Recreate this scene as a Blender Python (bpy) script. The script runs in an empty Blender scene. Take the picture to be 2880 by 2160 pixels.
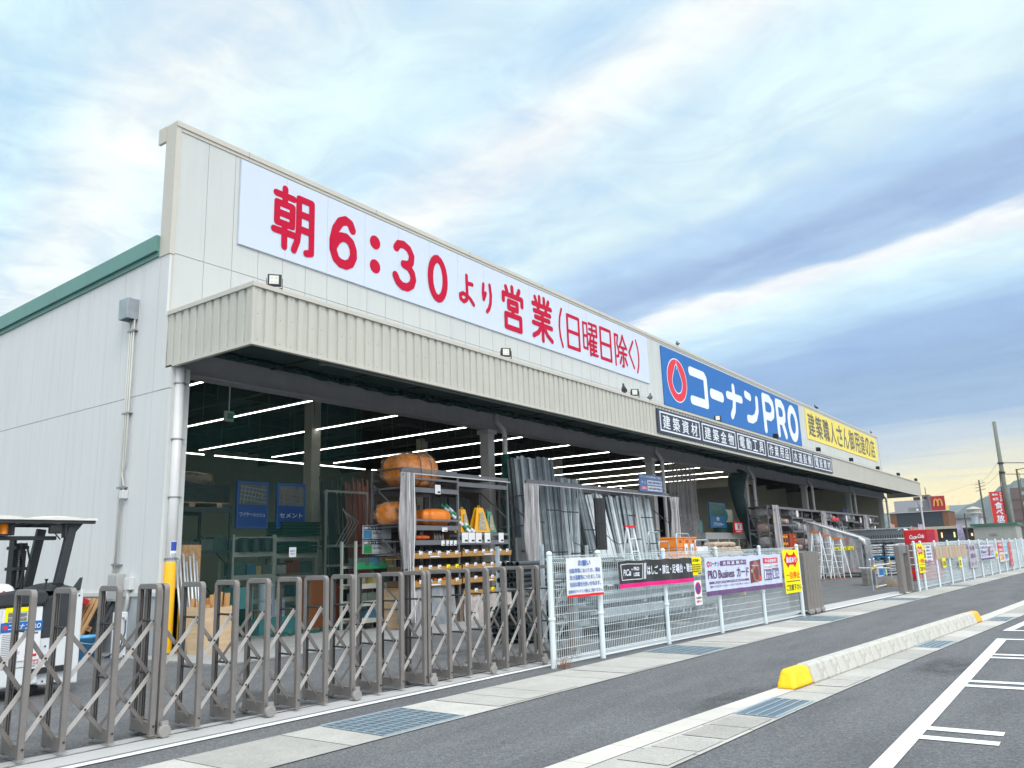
import bpy, math, random
from mathutils import Matrix, Vector
rad = math.radians
S = bpy.context.scene
COL = S.collection
random.seed(7)

# ---------------------------------------------------------------- camera
R = [[0.5838694643643731, -0.811122915837354, -0.0342937893264776],
     [-0.151880791313337, -0.15062892306922718, 0.9768537007991727],
     [0.7975140586929453, 0.5651464791879303, 0.21114161893997063]]
cd = bpy.data.cameras.new('camera')
cd.sensor_width = 36.0
cd.lens = 2250.3 / 2880.0 * 36.0
cd.clip_start = 0.1
cd.clip_end = 6000.0
cam = bpy.data.objects.new('camera', cd)
COL.objects.link(cam)
m = Matrix(((R[0][0], R[1][0], -R[2][0], 0.0), (R[0][1], R[1][1], -R[2][1], 0.0),
            (R[0][2], R[1][2], -R[2][2], 1.5), (0, 0, 0, 1)))
cam.matrix_world = m
S.camera = cam

# ---------------------------------------------------------------- sky, sun, exposure
SUN_EL, SUN_AZ = 48.0, 205.0          # azimuth from +Y towards +X
W = bpy.data.worlds.new('World')
S.world = W
W.use_nodes = True
nt = W.node_tree
N, LK = nt.nodes, nt.links
for n in list(N):
    N.remove(n)


def nd(tree, typ, **kw):
    n = tree.nodes.new(typ)
    for k, v in kw.items():
        if k == 'i':
            for a, b in v.items():
                n.inputs[a].default_value = b
        else:
            setattr(n, k, v)
    return n


def mth(op, a, b=None, c=None, clamp=False, tree=None):
    tree = tree or nt
    n = tree.nodes.new('ShaderNodeMath')
    n.operation = op
    n.use_clamp = clamp
    for i, v in enumerate((a, b, c)):
        if v is None:
            continue
        if isinstance(v, (int, float)):
            n.inputs[i].default_value = v
        else:
            tree.links.new(v, n.inputs[i])
    return n.outputs[0]


def ramp(tree, fac, stops, interp='LINEAR'):
    n = tree.nodes.new('ShaderNodeValToRGB')
    n.color_ramp.interpolation = interp
    e = n.color_ramp.elements
    while len(e) > 1:
        e.remove(e[-1])
    e[0].position = stops[0][0]
    e[0].color = tuple(stops[0][1]) + (1,)
    for p, c in stops[1:]:
        x = e.new(p)
        x.color = tuple(c) + (1,)
    tree.links.new(fac, n.inputs[0])
    return n.outputs[0]


def mix(tree, fac, a, b, blend='MIX'):
    n = tree.nodes.new('ShaderNodeMix')
    n.data_type = 'RGBA'
    n.blend_type = blend
    for sock, v in ((n.inputs[0], fac), (n.inputs[6], a), (n.inputs[7], b)):
        if isinstance(v, (int, float)):
            sock.default_value = v
        elif isinstance(v, (tuple, list)):
            sock.default_value = tuple(v) + (1,) if len(v) == 3 else v
        else:
            tree.links.new(v, sock)
    return n.outputs[2]


tc = nd(nt, 'ShaderNodeTexCoord')
sp = nd(nt, 'ShaderNodeSeparateXYZ')
LK.new(tc.outputs['Generated'], sp.inputs[0])
X, Y, Z = sp.outputs
zc = mth('MAXIMUM', Z, 0.02)
ux, uy = mth('DIVIDE', X, zc), mth('DIVIDE', Y, zc)
A = rad(15)
w = mth('SUBTRACT', mth('MULTIPLY', ux, math.cos(A)), mth('MULTIPLY', uy, math.sin(A)))
v = mth('ADD', mth('MULTIPLY', ux, math.sin(A)), mth('MULTIPLY', uy, math.cos(A)))
cb = nd(nt, 'ShaderNodeCombineXYZ')
LK.new(mth('MULTIPLY', w, 1.0), cb.inputs[0])
LK.new(mth('MULTIPLY', v, 0.42), cb.inputs[1])
n1 = nd(nt, 'ShaderNodeTexNoise', i={'Scale': 1.15, 'Detail': 6.0, 'Roughness': 0.52, 'Distortion': 0.35})
LK.new(cb.outputs[0], n1.inputs['Vector'])
n2 = nd(nt, 'ShaderNodeTexNoise', i={'Scale': 2.7, 'Detail': 7.0, 'Roughness': 0.55, 'Distortion': 0.5})
LK.new(cb.outputs[0], n2.inputs['Vector'])
d1 = mth('SUBTRACT', n1.outputs[0], 0.5)
d2 = mth('SUBTRACT', n2.outputs[0], 0.5)
wp = mth('MAXIMUM', w, 0.0)
ww = mth('MULTIPLY', wp, mth('ADD', 1.0, mth('ADD', mth('MULTIPLY', d1, 0.42), mth('MULTIPLY', d2, 0.16))))
t = mth('DIVIDE', ww, mth('ADD', ww, 3.0), clamp=True)
BLUE, PALE, WHITE = (0.60, 0.80, 1.0), (0.74, 0.93, 1.0), (0.93, 0.99, 1.0)
cloud = ramp(nt, t, [
    (0.00, (0.80, 0.97, 1.0)), (0.06, (0.66, 0.88, 1.0)), (0.12, (0.95, 1.0, 1.0)), (0.20, (0.76, 0.93, 1.0)),
    (0.25, (0.68, 0.87, 1.0)), (0.285, (0.98, 1.0, 1.0)), (0.325, (0.74, 0.91, 1.0)), (0.37, (0.80, 0.96, 1.0)),
    (0.405, (0.52, 0.71, 0.94)), (0.435, (0.37, 0.51, 0.76)), (0.460, (0.47, 0.63, 0.86)), (0.476, (1.0, 1.0, 1.0)),
    (0.503, (0.80, 0.96, 1.0)), (0.527, (0.58, 0.80, 0.98)), (0.56, (0.36, 0.52, 0.80)), (0.62, (0.31, 0.46, 0.70)),
    (0.68, (0.36, 0.51, 0.72)), (0.735, (0.60, 0.68, 0.76)), (0.79, (0.92, 0.86, 0.66)), (0.83, (1.2, 1.0, 0.5)), (0.88, (1.5, 1.12, 0.42)),
    (1.0, (1.7, 1.15, 0.42))], 'EASE')
# brighter wisps and darker rags inside the bands
cb2 = nd(nt, 'ShaderNodeCombineXYZ')
LK.new(ux, cb2.inputs[0])
LK.new(uy, cb2.inputs[1])
n3 = nd(nt, 'ShaderNodeTexNoise', i={'Scale': 3.4, 'Detail': 9.0, 'Roughness': 0.62, 'Distortion': 0.8})
LK.new(cb2.outputs[0], n3.inputs['Vector'])
d3 = mth('SUBTRACT', n3.outputs[0], 0.5)
fade = mth('SUBTRACT', 1.0, mth('MULTIPLY', t, 1.25), clamp=True)
soft = mth('MULTIPLY', mth('ADD', mth('MULTIPLY', d1, 1.1), mth('ADD', d2, mth('MULTIPLY', d3, 1.1))), fade)
cloud = mix(nt, 1.0, cloud, ramp(nt, mth('ADD', 0.5, soft, clamp=True), [(0.26, (0.72, 0.84, 0.97)), (0.46, (0.95, 0.98, 1.0)), (0.58, (1.07, 1.09, 1.06)), (0.74, (1.20, 1.20, 1.12))]), 'MULTIPLY')
# the sunset glow lies only in the west (towards +X); elsewhere the low sky is pale grey
az = mth('DIVIDE', X, mth('SQRT', mth('ADD', mth('MULTIPLY', X, X), mth('MULTIPLY', Y, Y))))
west = mth('MULTIPLY', mth('SUBTRACT', az, 0.80), 8.0, clamp=True)
low = mth('SUBTRACT', 1.0, mth('MULTIPLY', mth('ABSOLUTE', Z), 6.5), clamp=True)
side = mth('MULTIPLY', low, mth('SUBTRACT', 1.0, west))
cloud = mix(nt, side, cloud, (0.80, 0.90, 0.97))
# bright thin overcast overhead and behind the photographer
back = mth('ADD', mth('MULTIPLY', Y, -1.0), mth('MULTIPLY', X, -0.45))
bf = mth('MULTIPLY', mth('ADD', back, 0.10), 1.6, clamp=True)
zen = mth('MULTIPLY', mth('SUBTRACT', Z, 0.62), 3.2, clamp=True)
bright = mth('ADD', 1.0, mth('ADD', mth('MULTIPLY', bf, 0.75), mth('MULTIPLY', zen, 1.5)))
overcast = mix(nt, mth('MAXIMUM', bf, zen), cloud, (0.93, 0.97, 1.0))
sky = nd(nt, 'ShaderNodeTexSky', sky_type='NISHITA', sun_disc=False, sun_elevation=rad(SUN_EL), sun_rotation=rad(SUN_AZ),
         air_density=1.0, dust_density=2.0, ozone_density=1.0)
scl = nd(nt, 'ShaderNodeVectorMath', operation='SCALE')
LK.new(overcast, scl.inputs[0])
LK.new(mth('MULTIPLY', bright, 10.5), scl.inputs['Scale'])
tot = mix(nt, 0.90, sky.outputs[0], scl.outputs[0])
bg = nd(nt, 'ShaderNodeBackground', i={'Strength': 0.1})
LK.new(tot, bg.inputs[0])
wo = nd(nt, 'ShaderNodeOutputWorld')
LK.new(bg.outputs[0], wo.inputs[0])

sd = bpy.data.lights.new('sun', 'SUN')
sd.energy = 1.5
sd.angle = rad(20)
sd.color = (1.0, 0.97, 0.92)
sun = bpy.data.objects.new('sun', sd)
COL.objects.link(sun)
e_, a_ = rad(SUN_EL), rad(SUN_AZ)
sdir = Vector((math.sin(a_) * math.cos(e_), math.cos(a_) * math.cos(e_), math.sin(e_)))
sun.rotation_euler = sdir.to_track_quat('Z', 'Y').to_euler()

S.view_settings.view_transform = 'Standard'
S.view_settings.look = 'None'
S.view_settings.exposure = 0.0
S.view_settings.gamma = 1.0
S.view_settings.use_curve_mapping = False
S.cycles.max_bounces = 6
S.cycles.transparent_max_bounces = 14
S.cycles.use_denoising = True

# ---------------------------------------------------------------- materials
MATS = {}


def mat(name, col, rough=0.6, metal=0.0, var=0.10, scale=3.0, bump=0.0, bscale=40.0, emit=None, alpha=None,
        streak=0.0, spec=None, dirt=None, stretch=None):
    """procedural principled material: base colour broken up by noise at two scales, optional vertical streaks, bump"""
    if name in MATS:
        return MATS[name]
    M = bpy.data.materials.new(name)
    M.use_nodes = True
    T = M.node_tree
    b = T.nodes['Principled BSDF']
    co = nd(T, 'ShaderNodeTexCoord').outputs['Object']
    if stretch:
        mp = nd(T, 'ShaderNodeMapping')
        mp.inputs['Scale'].default_value = stretch
        T.links.new(co, mp.inputs[0])
        co = mp.outputs[0]
    a = nd(T, 'ShaderNodeTexNoise', i={'Scale': scale, 'Detail': 8.0, 'Roughness': 0.6})
    T.links.new(co, a.inputs['Vector'])
    lo = tuple(c * (1 - var) for c in col)
    hi = tuple(min(1.0, c * (1 + var)) for c in col)
    c = ramp(T, a.outputs[0], [(0.3, lo), (0.7, hi)])
    if streak:
        mp = nd(T, 'ShaderNodeMapping')
        mp.inputs['Scale'].default_value = (7.0, 7.0, 0.35)
        T.links.new(co, mp.inputs[0])
        s = nd(T, 'ShaderNodeTexNoise', i={'Scale': 1.0, 'Detail': 6.0, 'Roughness': 0.65})
        T.links.new(mp.outputs[0], s.inputs['Vector'])
        g = ramp(T, s.outputs[0], [(0.48, (1, 1, 1)), (0.78, tuple([1 - streak] * 3))])
        c = mix(T, 1.0, c, g, 'MULTIPLY')
    if dirt:
        s = nd(T, 'ShaderNodeTexNoise', i={'Scale': dirt[0], 'Detail': 9.0, 'Roughness': 0.7})
        T.links.new(co, s.inputs['Vector'])
        g = ramp(T, s.outputs[0], [(dirt[2], (0, 0, 0)), (min(1, dirt[2] + 0.16), (1, 1, 1))])
        c = mix(T, g, c, dirt[1])
    T.links.new(c, b.inputs['Base Color'])
    b.inputs['Roughness'].default_value = rough
    b.inputs['Metallic'].default_value = metal
    if spec is not None:
        b.inputs['Specular IOR Level'].default_value = spec
    if bump:
        n = nd(T, 'ShaderNodeTexNoise', i={'Scale': bscale, 'Detail': 6.0})
        T.links.new(co, n.inputs['Vector'])
        bp = nd(T, 'ShaderNodeBump', i={'Strength': bump, 'Distance': 0.02})
        T.links.new(n.outputs[0], bp.inputs['Height'])
        T.links.new(bp.outputs[0], b.inputs['Normal'])
    if emit:
        b.inputs['Emission Color'].default_value = tuple(emit[0]) + (1,)
        b.inputs['Emission Strength'].default_value = emit[1]
    if alpha is not None:
        b.inputs['Alpha'].default_value = alpha
    MATS[name] = M
    return M


def asphalt():
    M = mat('asphalt', (0.116, 0.121, 0.128), 0.9, var=0.08, scale=0.35, bump=0.55, bscale=95)
    T = M.node_tree
    b = T.nodes['Principled BSDF']
    src = b.inputs['Base Color'].links[0].from_socket
    co = nd(T, 'ShaderNodeTexCoord').outputs['Object']
    g = nd(T, 'ShaderNodeTexVoronoi', i={'Scale': 75.0})
    T.links.new(co, g.inputs['Vector'])
    c = mix(T, 1.0, src, ramp(T, g.outputs['Color'], [(0.0, (0.62, 0.62, 0.62)), (0.55, (1, 1, 1)), (1.0, (1.65, 1.65, 1.62))]), 'MULTIPLY')
    g2 = nd(T, 'ShaderNodeTexNoise', i={'Scale': 22.0, 'Detail': 8.0, 'Roughness': 0.75})
    T.links.new(co, g2.inputs['Vector'])
    c = mix(T, 1.0, c, ramp(T, g2.outputs[0], [(0.3, (0.78, 0.78, 0.79)), (0.7, (1.25, 1.25, 1.24))]), 'MULTIPLY')
    mp = nd(T, 'ShaderNodeMapping')
    mp.inputs['Scale'].default_value = (0.5, 2.4, 1)
    mp.inputs['Rotation'].default_value = (0, 0, rad(6))
    T.links.new(co, mp.inputs[0])
    g3 = nd(T, 'ShaderNodeTexNoise', i={'Scale': 0.9, 'Detail': 5.0, 'Roughness': 0.6})
    T.links.new(mp.outputs[0], g3.inputs['Vector'])
    c = mix(T, 1.0, c, ramp(T, g3.outputs[0], [(0.30, (0.80, 0.80, 0.82)), (0.52, (1, 1, 1)), (0.75, (1.16, 1.15, 1.13))]), 'MULTIPLY')
    g4 = nd(T, 'ShaderNodeTexNoise', i={'Scale': 0.55, 'Detail': 7.0, 'Roughness': 0.65, 'Distortion': 1.2})
    T.links.new(co, g4.inputs['Vector'])
    c = mix(T, 1.0, c, ramp(T, g4.outputs[0], [(0.28, (0.84, 0.84, 0.85)), (0.36, (0.96, 0.96, 0.96)), (0.6, (1, 1, 1)), (0.8, (1.10, 1.10, 1.09))]), 'MULTIPLY')
    T.links.new(c, b.inputs['Base Color'])
    return M


def blocks_mat(name, col, pitch, joints=True, amt=0.16):
    """cast concrete, each block of the row a slightly different tone"""
    M = mat(name, col, 0.85, var=0.10, scale=2.5, bump=0.3, bscale=60, dirt=(3.0, tuple(c * 0.72 for c in col), 0.60))
    T = M.node_tree
    b = T.nodes['Principled BSDF']
    src = b.inputs['Base Color'].links[0].from_socket
    co = nd(T, 'ShaderNodeTexCoord').outputs['Object']
    s = nd(T, 'ShaderNodeSeparateXYZ')
    T.links.new(co, s.inputs[0])
    f = mth('FLOOR', mth('DIVIDE', s.outputs[0], pitch, tree=T), tree=T)
    wn = nd(T, 'ShaderNodeTexWhiteNoise', noise_dimensions='1D')
    T.links.new(f, wn.inputs['W'])
    c = mix(T, 1.0, src, ramp(T, wn.outputs[0], [(0, (1 - amt,) * 3), (0.6, (1, 1, 1)), (1, (1 + amt * 1.3,) * 3)]), 'MULTIPLY')
    g = nd(T, 'ShaderNodeTexNoise', i={'Scale': 55.0, 'Detail': 5.0})
    T.links.new(co, g.inputs['Vector'])
    c = mix(T, 1.0, c, ramp(T, g.outputs[0], [(0.3, (0.86,) * 3), (0.7, (1.1,) * 3)]), 'MULTIPLY')
    T.links.new(c, b.inputs['Base Color'])
    return M


def film(name, col, op, rough=0.3, noise=0.0, nscale=5.0):
    """see-through net / vinyl: part transparent, part diffuse"""
    if name in MATS:
        return MATS[name]
    M = bpy.data.materials.new(name)
    M.use_nodes = True
    T = M.node_tree
    b = T.nodes['Principled BSDF']
    b.inputs['Roughness'].default_value = rough
    co = nd(T, 'ShaderNodeTexCoord').outputs['Object']
    a = nd(T, 'ShaderNodeTexNoise', i={'Scale': nscale, 'Detail': 6.0, 'Roughness': 0.6})
    T.links.new(co, a.inputs['Vector'])
    T.links.new(ramp(T, a.outputs[0], [(0.3, tuple(c * 0.85 for c in col)), (0.7, tuple(min(1, c * 1.15) for c in col))]), b.inputs['Base Color'])
    if noise:
        T.links.new(mth('ADD', op - noise / 2, mth('MULTIPLY', a.outputs[0], noise, tree=T), tree=T, clamp=True), b.inputs['Alpha'])
    else:
        b.inputs['Alpha'].default_value = op
    MATS[name] = M
    return M


PANEL = mat('panel_beige', (0.535, 0.56, 0.545), 0.5, var=0.03, scale=0.6, streak=0.09, bump=0.05, bscale=300)
PANELW = mat('panel_white', (0.625, 0.64, 0.645), 0.5, var=0.02, scale=0.5, streak=0.09, bump=0.05, bscale=300)
JOINT = mat('panel_joint', (0.44, 0.45, 0.45), 0.8)
CORR = mat('corrugated_cream', (0.49, 0.488, 0.435), 0.42, var=0.04, scale=1.5, streak=0.14)
TRIM = mat('trim_beige', (0.52, 0.50, 0.44), 0.4, var=0.03)
GREEN = mat('green_flashing', (0.115, 0.265, 0.235), 0.45, var=0.06, scale=1.2, streak=0.08)
STEELG = mat('beam_grey', (0.33, 0.33, 0.35), 0.6, var=0.06, streak=0.12)
COLG = mat('column_grey', (0.42, 0.43, 0.42), 0.55, var=0.05, streak=0.12)
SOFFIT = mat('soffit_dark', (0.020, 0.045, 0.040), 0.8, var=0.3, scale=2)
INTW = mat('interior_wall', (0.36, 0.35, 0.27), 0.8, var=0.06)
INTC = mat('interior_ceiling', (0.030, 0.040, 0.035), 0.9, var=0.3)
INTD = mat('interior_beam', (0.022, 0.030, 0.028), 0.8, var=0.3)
CONC = mat('concrete_floor', (0.30, 0.31, 0.31), 0.75, var=0.10, scale=1.2, bump=0.15, bscale=50, dirt=(0.9, (0.22, 0.23, 0.23), 0.56), streak=0.0)
ASPH = asphalt()
PVC = mat('pvc_white', (0.62, 0.63, 0.63), 0.35, var=0.04, streak=0.10)
YEL = mat('safety_yellow', (0.95, 0.50, 0.01), 0.45, var=0.05, dirt=(9.0, (0.55, 0.30, 0.02), 0.70))
GALV = mat('galvanised', (0.44, 0.50, 0.54), 0.42, 0.45, var=0.22, scale=5)
GALVW = mat('galvanised_bright', (0.76, 0.83, 0.89), 0.34, 0.12, var=0.18, scale=4, stretch=(6, 6, .5))
GALVD = mat('galvanised_dark', (0.24, 0.29, 0.32), 0.45, 0.4, var=0.2, scale=4, stretch=(6, 6, .5))
CLAMP = mat('clamp_steel', (0.30, 0.32, 0.34), 0.4, 0.8)
GATE = mat('gate_bronze', (0.205, 0.190, 0.180), 0.40, 0.25, var=0.10, scale=6, streak=0.16)
GATEL = mat('gate_bar', (0.50, 0.475, 0.455), 0.36, 0.35, var=0.05, scale=9)
BLACK = mat('black_plastic', (0.018, 0.020, 0.022), 0.5, var=0.2)
DKSTEEL = mat('dark_painted_steel', (0.040, 0.048, 0.055), 0.5, var=0.15)
RACK = mat('rack_grey', (0.16, 0.165, 0.185), 0.5, 0.2, var=0.08, streak=0.1)
RACKW = mat('rack_white', (0.42, 0.45, 0.40), 0.5, var=0.05)
FENCEW = mat('fence_white', (0.66, 0.75, 0.78), 0.4, var=0.05, streak=0.08)
WHITE_ = mat('sign_white', (0.57, 0.64, 0.75), 0.35, var=0.015, spec=0.12)
TRED = mat('letter_red', (0.50, 0.003, 0.036), 0.45, var=0.03, spec=0.12)
SBLUE = mat('sign_blue', (0.028, 0.15, 0.44), 0.4, var=0.03, streak=0.05, spec=0.12)
LWHITE = mat('letter_white', (0.74, 0.79, 0.87), 0.45, var=0.02, spec=0.12)
SRED = mat('logo_red', (0.70, 0.045, 0.07), 0.45, var=0.03, spec=0.12)
SYEL = mat('sign_yellow', (0.80, 0.66, 0.14), 0.45, var=0.03, streak=0.06, spec=0.12)
LGREY = mat('letter_dark', (0.13, 0.13, 0.12), 0.5, var=0.05, spec=0.12)
SDARK = mat('sign_dark', (0.050, 0.062, 0.090), 0.45, var=0.05, spec=0.12)
BYEL = mat('banner_yellow', (0.92, 0.80, 0.0), 0.45, var=0.03, spec=0.12)
BRED = mat('banner_red', (0.75, 0.02, 0.03), 0.45, var=0.03, spec=0.12)
BORG = mat('banner_orange', (0.85, 0.12, 0.01), 0.45, var=0.03, spec=0.12)
BBLK = mat('banner_black', (0.022, 0.024, 0.027), 0.38, var=0.2, bump=0.4, bscale=6)
BPINK = mat('banner_pink', (0.75, 0.02, 0.22), 0.4, var=0.04, spec=0.12)
BWHT = mat('banner_white', (0.72, 0.74, 0.74), 0.5, var=0.03, bump=0.2, bscale=6)
BBLU = mat('letter_blue', (0.03, 0.15, 0.50), 0.5, var=0.05)
BLAV = mat('banner_lavender', (0.56, 0.62, 0.80), 0.5, var=0.03, bump=0.2, bscale=5)
BPUR = mat('banner_purple', (0.13, 0.06, 0.18), 0.5, var=0.05)
BMAR = mat('card_maroon', (0.16, 0.035, 0.045), 0.4, var=0.12, scale=14)
BCARD = mat('card_light', (0.32, 0.13, 0.13), 0.4, var=0.1)
LINE = mat('line_white', (0.70, 0.73, 0.74), 0.7, var=0.10, scale=2.5, bump=0.4, bscale=70, dirt=(28.0, (0.30, 0.31, 0.32), 0.62))
LED = mat('led_tube', (0.9, 0.9, 0.9), 0.5, emit=((1.0, 0.98, 0.90), 10.0))
ORANGE = mat('orange_plastic', (0.80, 0.22, 0.015), 0.35, var=0.08)
ORANGEW = mat('orange_wrapped', (0.74, 0.24, 0.03), 0.25, var=0.35, scale=7, bump=1.0, bscale=7)
WOOD = mat('pine_timber', (0.50, 0.27, 0.10), 0.7, var=0.22, scale=3, stretch=(9, 9, 1))
PLY = mat('plywood', (0.52, 0.38, 0.24), 0.75, var=0.16, scale=3, stretch=(1, 1, 5))
OSB = mat('strand_board', (0.30, 0.19, 0.09), 0.8, var=0.35, scale=14)
TEAL = mat('pipe_teal', (0.010, 0.115, 0.085), 0.45, var=0.08)
VINYL = mat('grey_vinyl', (0.33, 0.325, 0.335), 0.3, var=0.40, scale=4, stretch=(7, 7, .4))
TRAY = mat('tray_tan', (0.46, 0.24, 0.07), 0.45, var=0.06)
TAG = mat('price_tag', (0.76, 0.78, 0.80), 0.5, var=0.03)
GRATE = mat('grate_galv', (0.13, 0.19, 0.24), 0.45, 0.4, var=0.12)
GRATEL = mat('grate_bar', (0.42, 0.50, 0.55), 0.4, 0.5, var=0.1)


# ---------------------------------------------------------------- geometry helpers
def link(o, parent=None):
    COL.objects.link(o)
    if parent:
        o.parent = parent
    return o


def meta(o, label=None, cat=None, group=None, kind=None):
    if label:
        o['label'] = label
    if cat:
        o['category'] = cat
    if group:
        o['group'] = group
    if kind:
        o['kind'] = kind
    return o


def thing(name, label, cat, loc=(0, 0, 0), rz=0.0, group=None):
    o = bpy.data.objects.new(name, None)
    o.empty_display_size = 0.2
    link(o)
    o.location = loc
    o.rotation_euler = (0, 0, rz)
    return meta(o, label, cat, group)


def kids(o):
    return [c for c in bpy.data.objects if c.parent == o]


def dup(o, loc=None, rz=None, label=None, group=None, scale=None, parent=None):
    c = o.copy()
    link(c, parent)
    for k in KID.get(o.name, []):
        dup(k, parent=c)
    if loc is not None:
        c.location = loc
    if rz is not None:
        c.rotation_euler = (0, 0, rz)
    if scale is not None:
        c.scale = scale
    if label:
        c['label'] = label
    if group:
        c['group'] = group
    return c


KID = {}
TXT = {}
TEXTOB = {}


def text_mesh(body, bold=0.0, res=3, shear=0.0):
    k = (body, bold, res, shear)
    if k in TXT:
        return TXT[k]
    if 'obj' not in TEXTOB:
        cu = bpy.data.curves.new('lettering_tool', 'FONT')
        TEXTOB['obj'] = bpy.data.objects.new('lettering_tool', cu)
        COL.objects.link(TEXTOB['obj'])
    o = TEXTOB['obj']
    c = o.data
    c.body = body
    c.offset = bold
    c.shear = shear
    c.resolution_u = res
    bpy.context.view_layer.update()
    me = o.to_mesh()
    vs = [tuple(p.co) for p in me.vertices]
    fs = [tuple(p.vertices) for p in me.polygons]
    o.to_mesh_clear()
    TXT[k] = (vs, fs)
    return TXT[k]


class MB:
    def __init__(self):
        self.v, self.f, self.sm = [], [], False

    def add(self, vs, fs):
        b = len(self.v)
        self.v += [tuple(p) for p in vs]
        self.f += [tuple(b + i for i in f) for f in fs]
        return self

    def box(self, x0, x1, y0, y1, z0, z1):
        vs = [(x, y, z) for z in (z0, z1) for y in (y0, y1) for x in (x0, x1)]
        return self.add(vs, [(0, 2, 3, 1), (4, 5, 7, 6), (0, 1, 5, 4), (2, 6, 7, 3), (0, 4, 6, 2), (1, 3, 7, 5)])

    def obox(self, M_, sx, sy, sz):
        t_ = MB().box(-sx / 2, sx / 2, -sy / 2, sy / 2, -sz / 2, sz / 2)
        return self.add([M_ @ Vector(p) for p in t_.v], t_.f)

    def bar(self, p, q, a, b, up=(0, 0, 1)):
        p, q = Vector(p), Vector(q)
        d = (q - p)
        L = d.length
        d.normalize()
        u = Vector(up)
        if abs(d.dot(u)) > 0.98:
            u = Vector((1, 0, 0))
        s = d.cross(u).normalized()
        u = s.cross(d).normalized()
        vs = []
        for c in (p, q):
            for i, j in ((-1, -1), (1, -1), (1, 1), (-1, 1)):
                vs.append(c + s * i * a / 2 + u * j * b / 2)
        return self.add(vs, [(0, 3, 2, 1), (4, 5, 6, 7), (0, 1, 5, 4), (1, 2, 6, 5), (2, 3, 7, 6), (3, 0, 4, 7)])

    def tube(self, pts, r, n=8, cap=True):
        pts = [Vector(p) for p in pts]
        rr = r if isinstance(r, (list, tuple)) else [r] * len(pts)
        b = len(self.v)
        ref = None
        for i, p in enumerate(pts):
            d = (pts[min(i + 1, len(pts) - 1)] - pts[max(i - 1, 0)])
            d = d.normalized() if d.length > 1e-9 else Vector((0, 0, 1))
            if ref is None:
                ref = Vector((0, 0, 1)) if abs(d.z) < 0.9 else Vector((1, 0, 0))
            s = d.cross(ref)
            s = s.normalized() if s.length > 1e-6 else Vector((1, 0, 0))
            u = s.cross(d).normalized()
            ref = u
            for k in range(n):
                a = 2 * math.pi * k / n
                self.v.append(tuple(p + s * math.cos(a) * rr[i] + u * math.sin(a) * rr[i]))
        for i in range(len(pts) - 1):
            for k in range(n):
                k2 = (k + 1) % n
                self.f.append((b + i * n + k, b + i * n + k2, b + (i + 1) * n + k2, b + (i + 1) * n + k))
        if cap:
            self.f.append(tuple(b + k for k in range(n))[::-1])
            self.f.append(tuple(b + (len(pts) - 1) * n + k for k in range(n)))
        return self

    def lathe(self, prof, c=(0, 0, 0), n=20, sx=1.0, sy=1.0, fn=None):
        b = len(self.v)
        for r, z in prof:
            for k in range(n):
                a = 2 * math.pi * k / n
                q = 1.0 if fn is None else fn(a, z)
                self.v.append((c[0] + math.cos(a) * r * sx * q, c[1] + math.sin(a) * r * sy * q, c[2] + z))
        for i in range(len(prof) - 1):
            for k in range(n):
                k2 = (k + 1) % n
                self.f.append((b + i * n + k, b + i * n + k2, b + (i + 1) * n + k2, b + (i + 1) * n + k))
        self.f.append(tuple(b + k for k in range(n))[::-1])
        self.f.append(tuple(b + (len(prof) - 1) * n + k for k in range(n)))
        return self

    def poly(self, pts):
        return self.add(pts, [tuple(range(len(pts)))])

    def prism(self, pts, d):
        """polygon pts (3D, planar) extruded by vector d"""
        n = len(pts)
        q = [tuple(Vector(p) + Vector(d)) for p in pts]
        return self.add(list(pts) + q, [tuple(range(n))[::-1], tuple(range(n, 2 * n))] +
                        [(i, (i + 1) % n, n + (i + 1) % n, n + i) for i in range(n)])

    def text(self, body, x0, x1, z0, z1, y, bold=0.0, res=3, shear=0.0, keep=False):
        cjk = any(ord(c_) > 0x3000 for c_ in body)
        heavy = bold * .55 if cjk else 0.0
        vs, fs = text_mesh(body, min(bold, .005) if cjk else bold, res, shear)
        if not vs:
            return self
        ax, bx = min(p[0] for p in vs), max(p[0] for p in vs)
        az_, bz = min(p[1] for p in vs), max(p[1] for p in vs)
        kx, kz = (x1 - x0) / (bx - ax), (z1 - z0) / (bz - az_)
        if keep:
            kx = min(kx, kz)
            x0 = (x0 + x1) / 2 - kx * (bx - ax) / 2
        offs = [(0, 0)] if not heavy else [(-heavy, -heavy * .6), (heavy, heavy * .6), (-heavy, heavy * .6), (heavy, -heavy * .6)]
        for j, (dx, dz) in enumerate(offs):
            self.add([(x0 + (p[0] - ax + dx) * kx, y - .0004 * j, z0 + (p[1] - az_ + dz) * kz) for p in vs], fs)
        return self

    def strokes(self, lines, x0, x1, z0, z1, y, wd, n=7, W_=10.0, H_=10.0):
        """round-ended brush strokes in a W_ x H_ cell, each laid a hair in front of the last"""
        kx, kz = (x1 - x0) / W_, (z1 - z0) / H_
        cnt = 0
        for ln in lines:
            P = [Vector((x0 + a * kx, z0 + b_ * kz)) for a, b_ in ln]
            for i in range(len(P) - 1):
                p, q = P[i], P[i + 1]
                d = q - p
                if d.length < 1e-6:
                    continue
                a = math.atan2(d.y, d.x)
                ring = [q + Vector((math.cos(a + t_), math.sin(a + t_))) * wd / 2 for t_ in
                        [-math.pi / 2 + math.pi * k / n for k in range(n + 1)]]
                ring += [p + Vector((math.cos(a + t_), math.sin(a + t_))) * wd / 2 for t_ in
                         [math.pi / 2 + math.pi * k / n for k in range(n + 1)]]
                yy = y - 0.0007 * cnt
                cnt += 1
                self.add([(r_.x, yy, r_.y) for r_ in ring], [tuple(range(len(ring)))])
        return self

    def warp(self, fn):
        self.v = [tuple(fn(*p)) for p in self.v]
        return self

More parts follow.
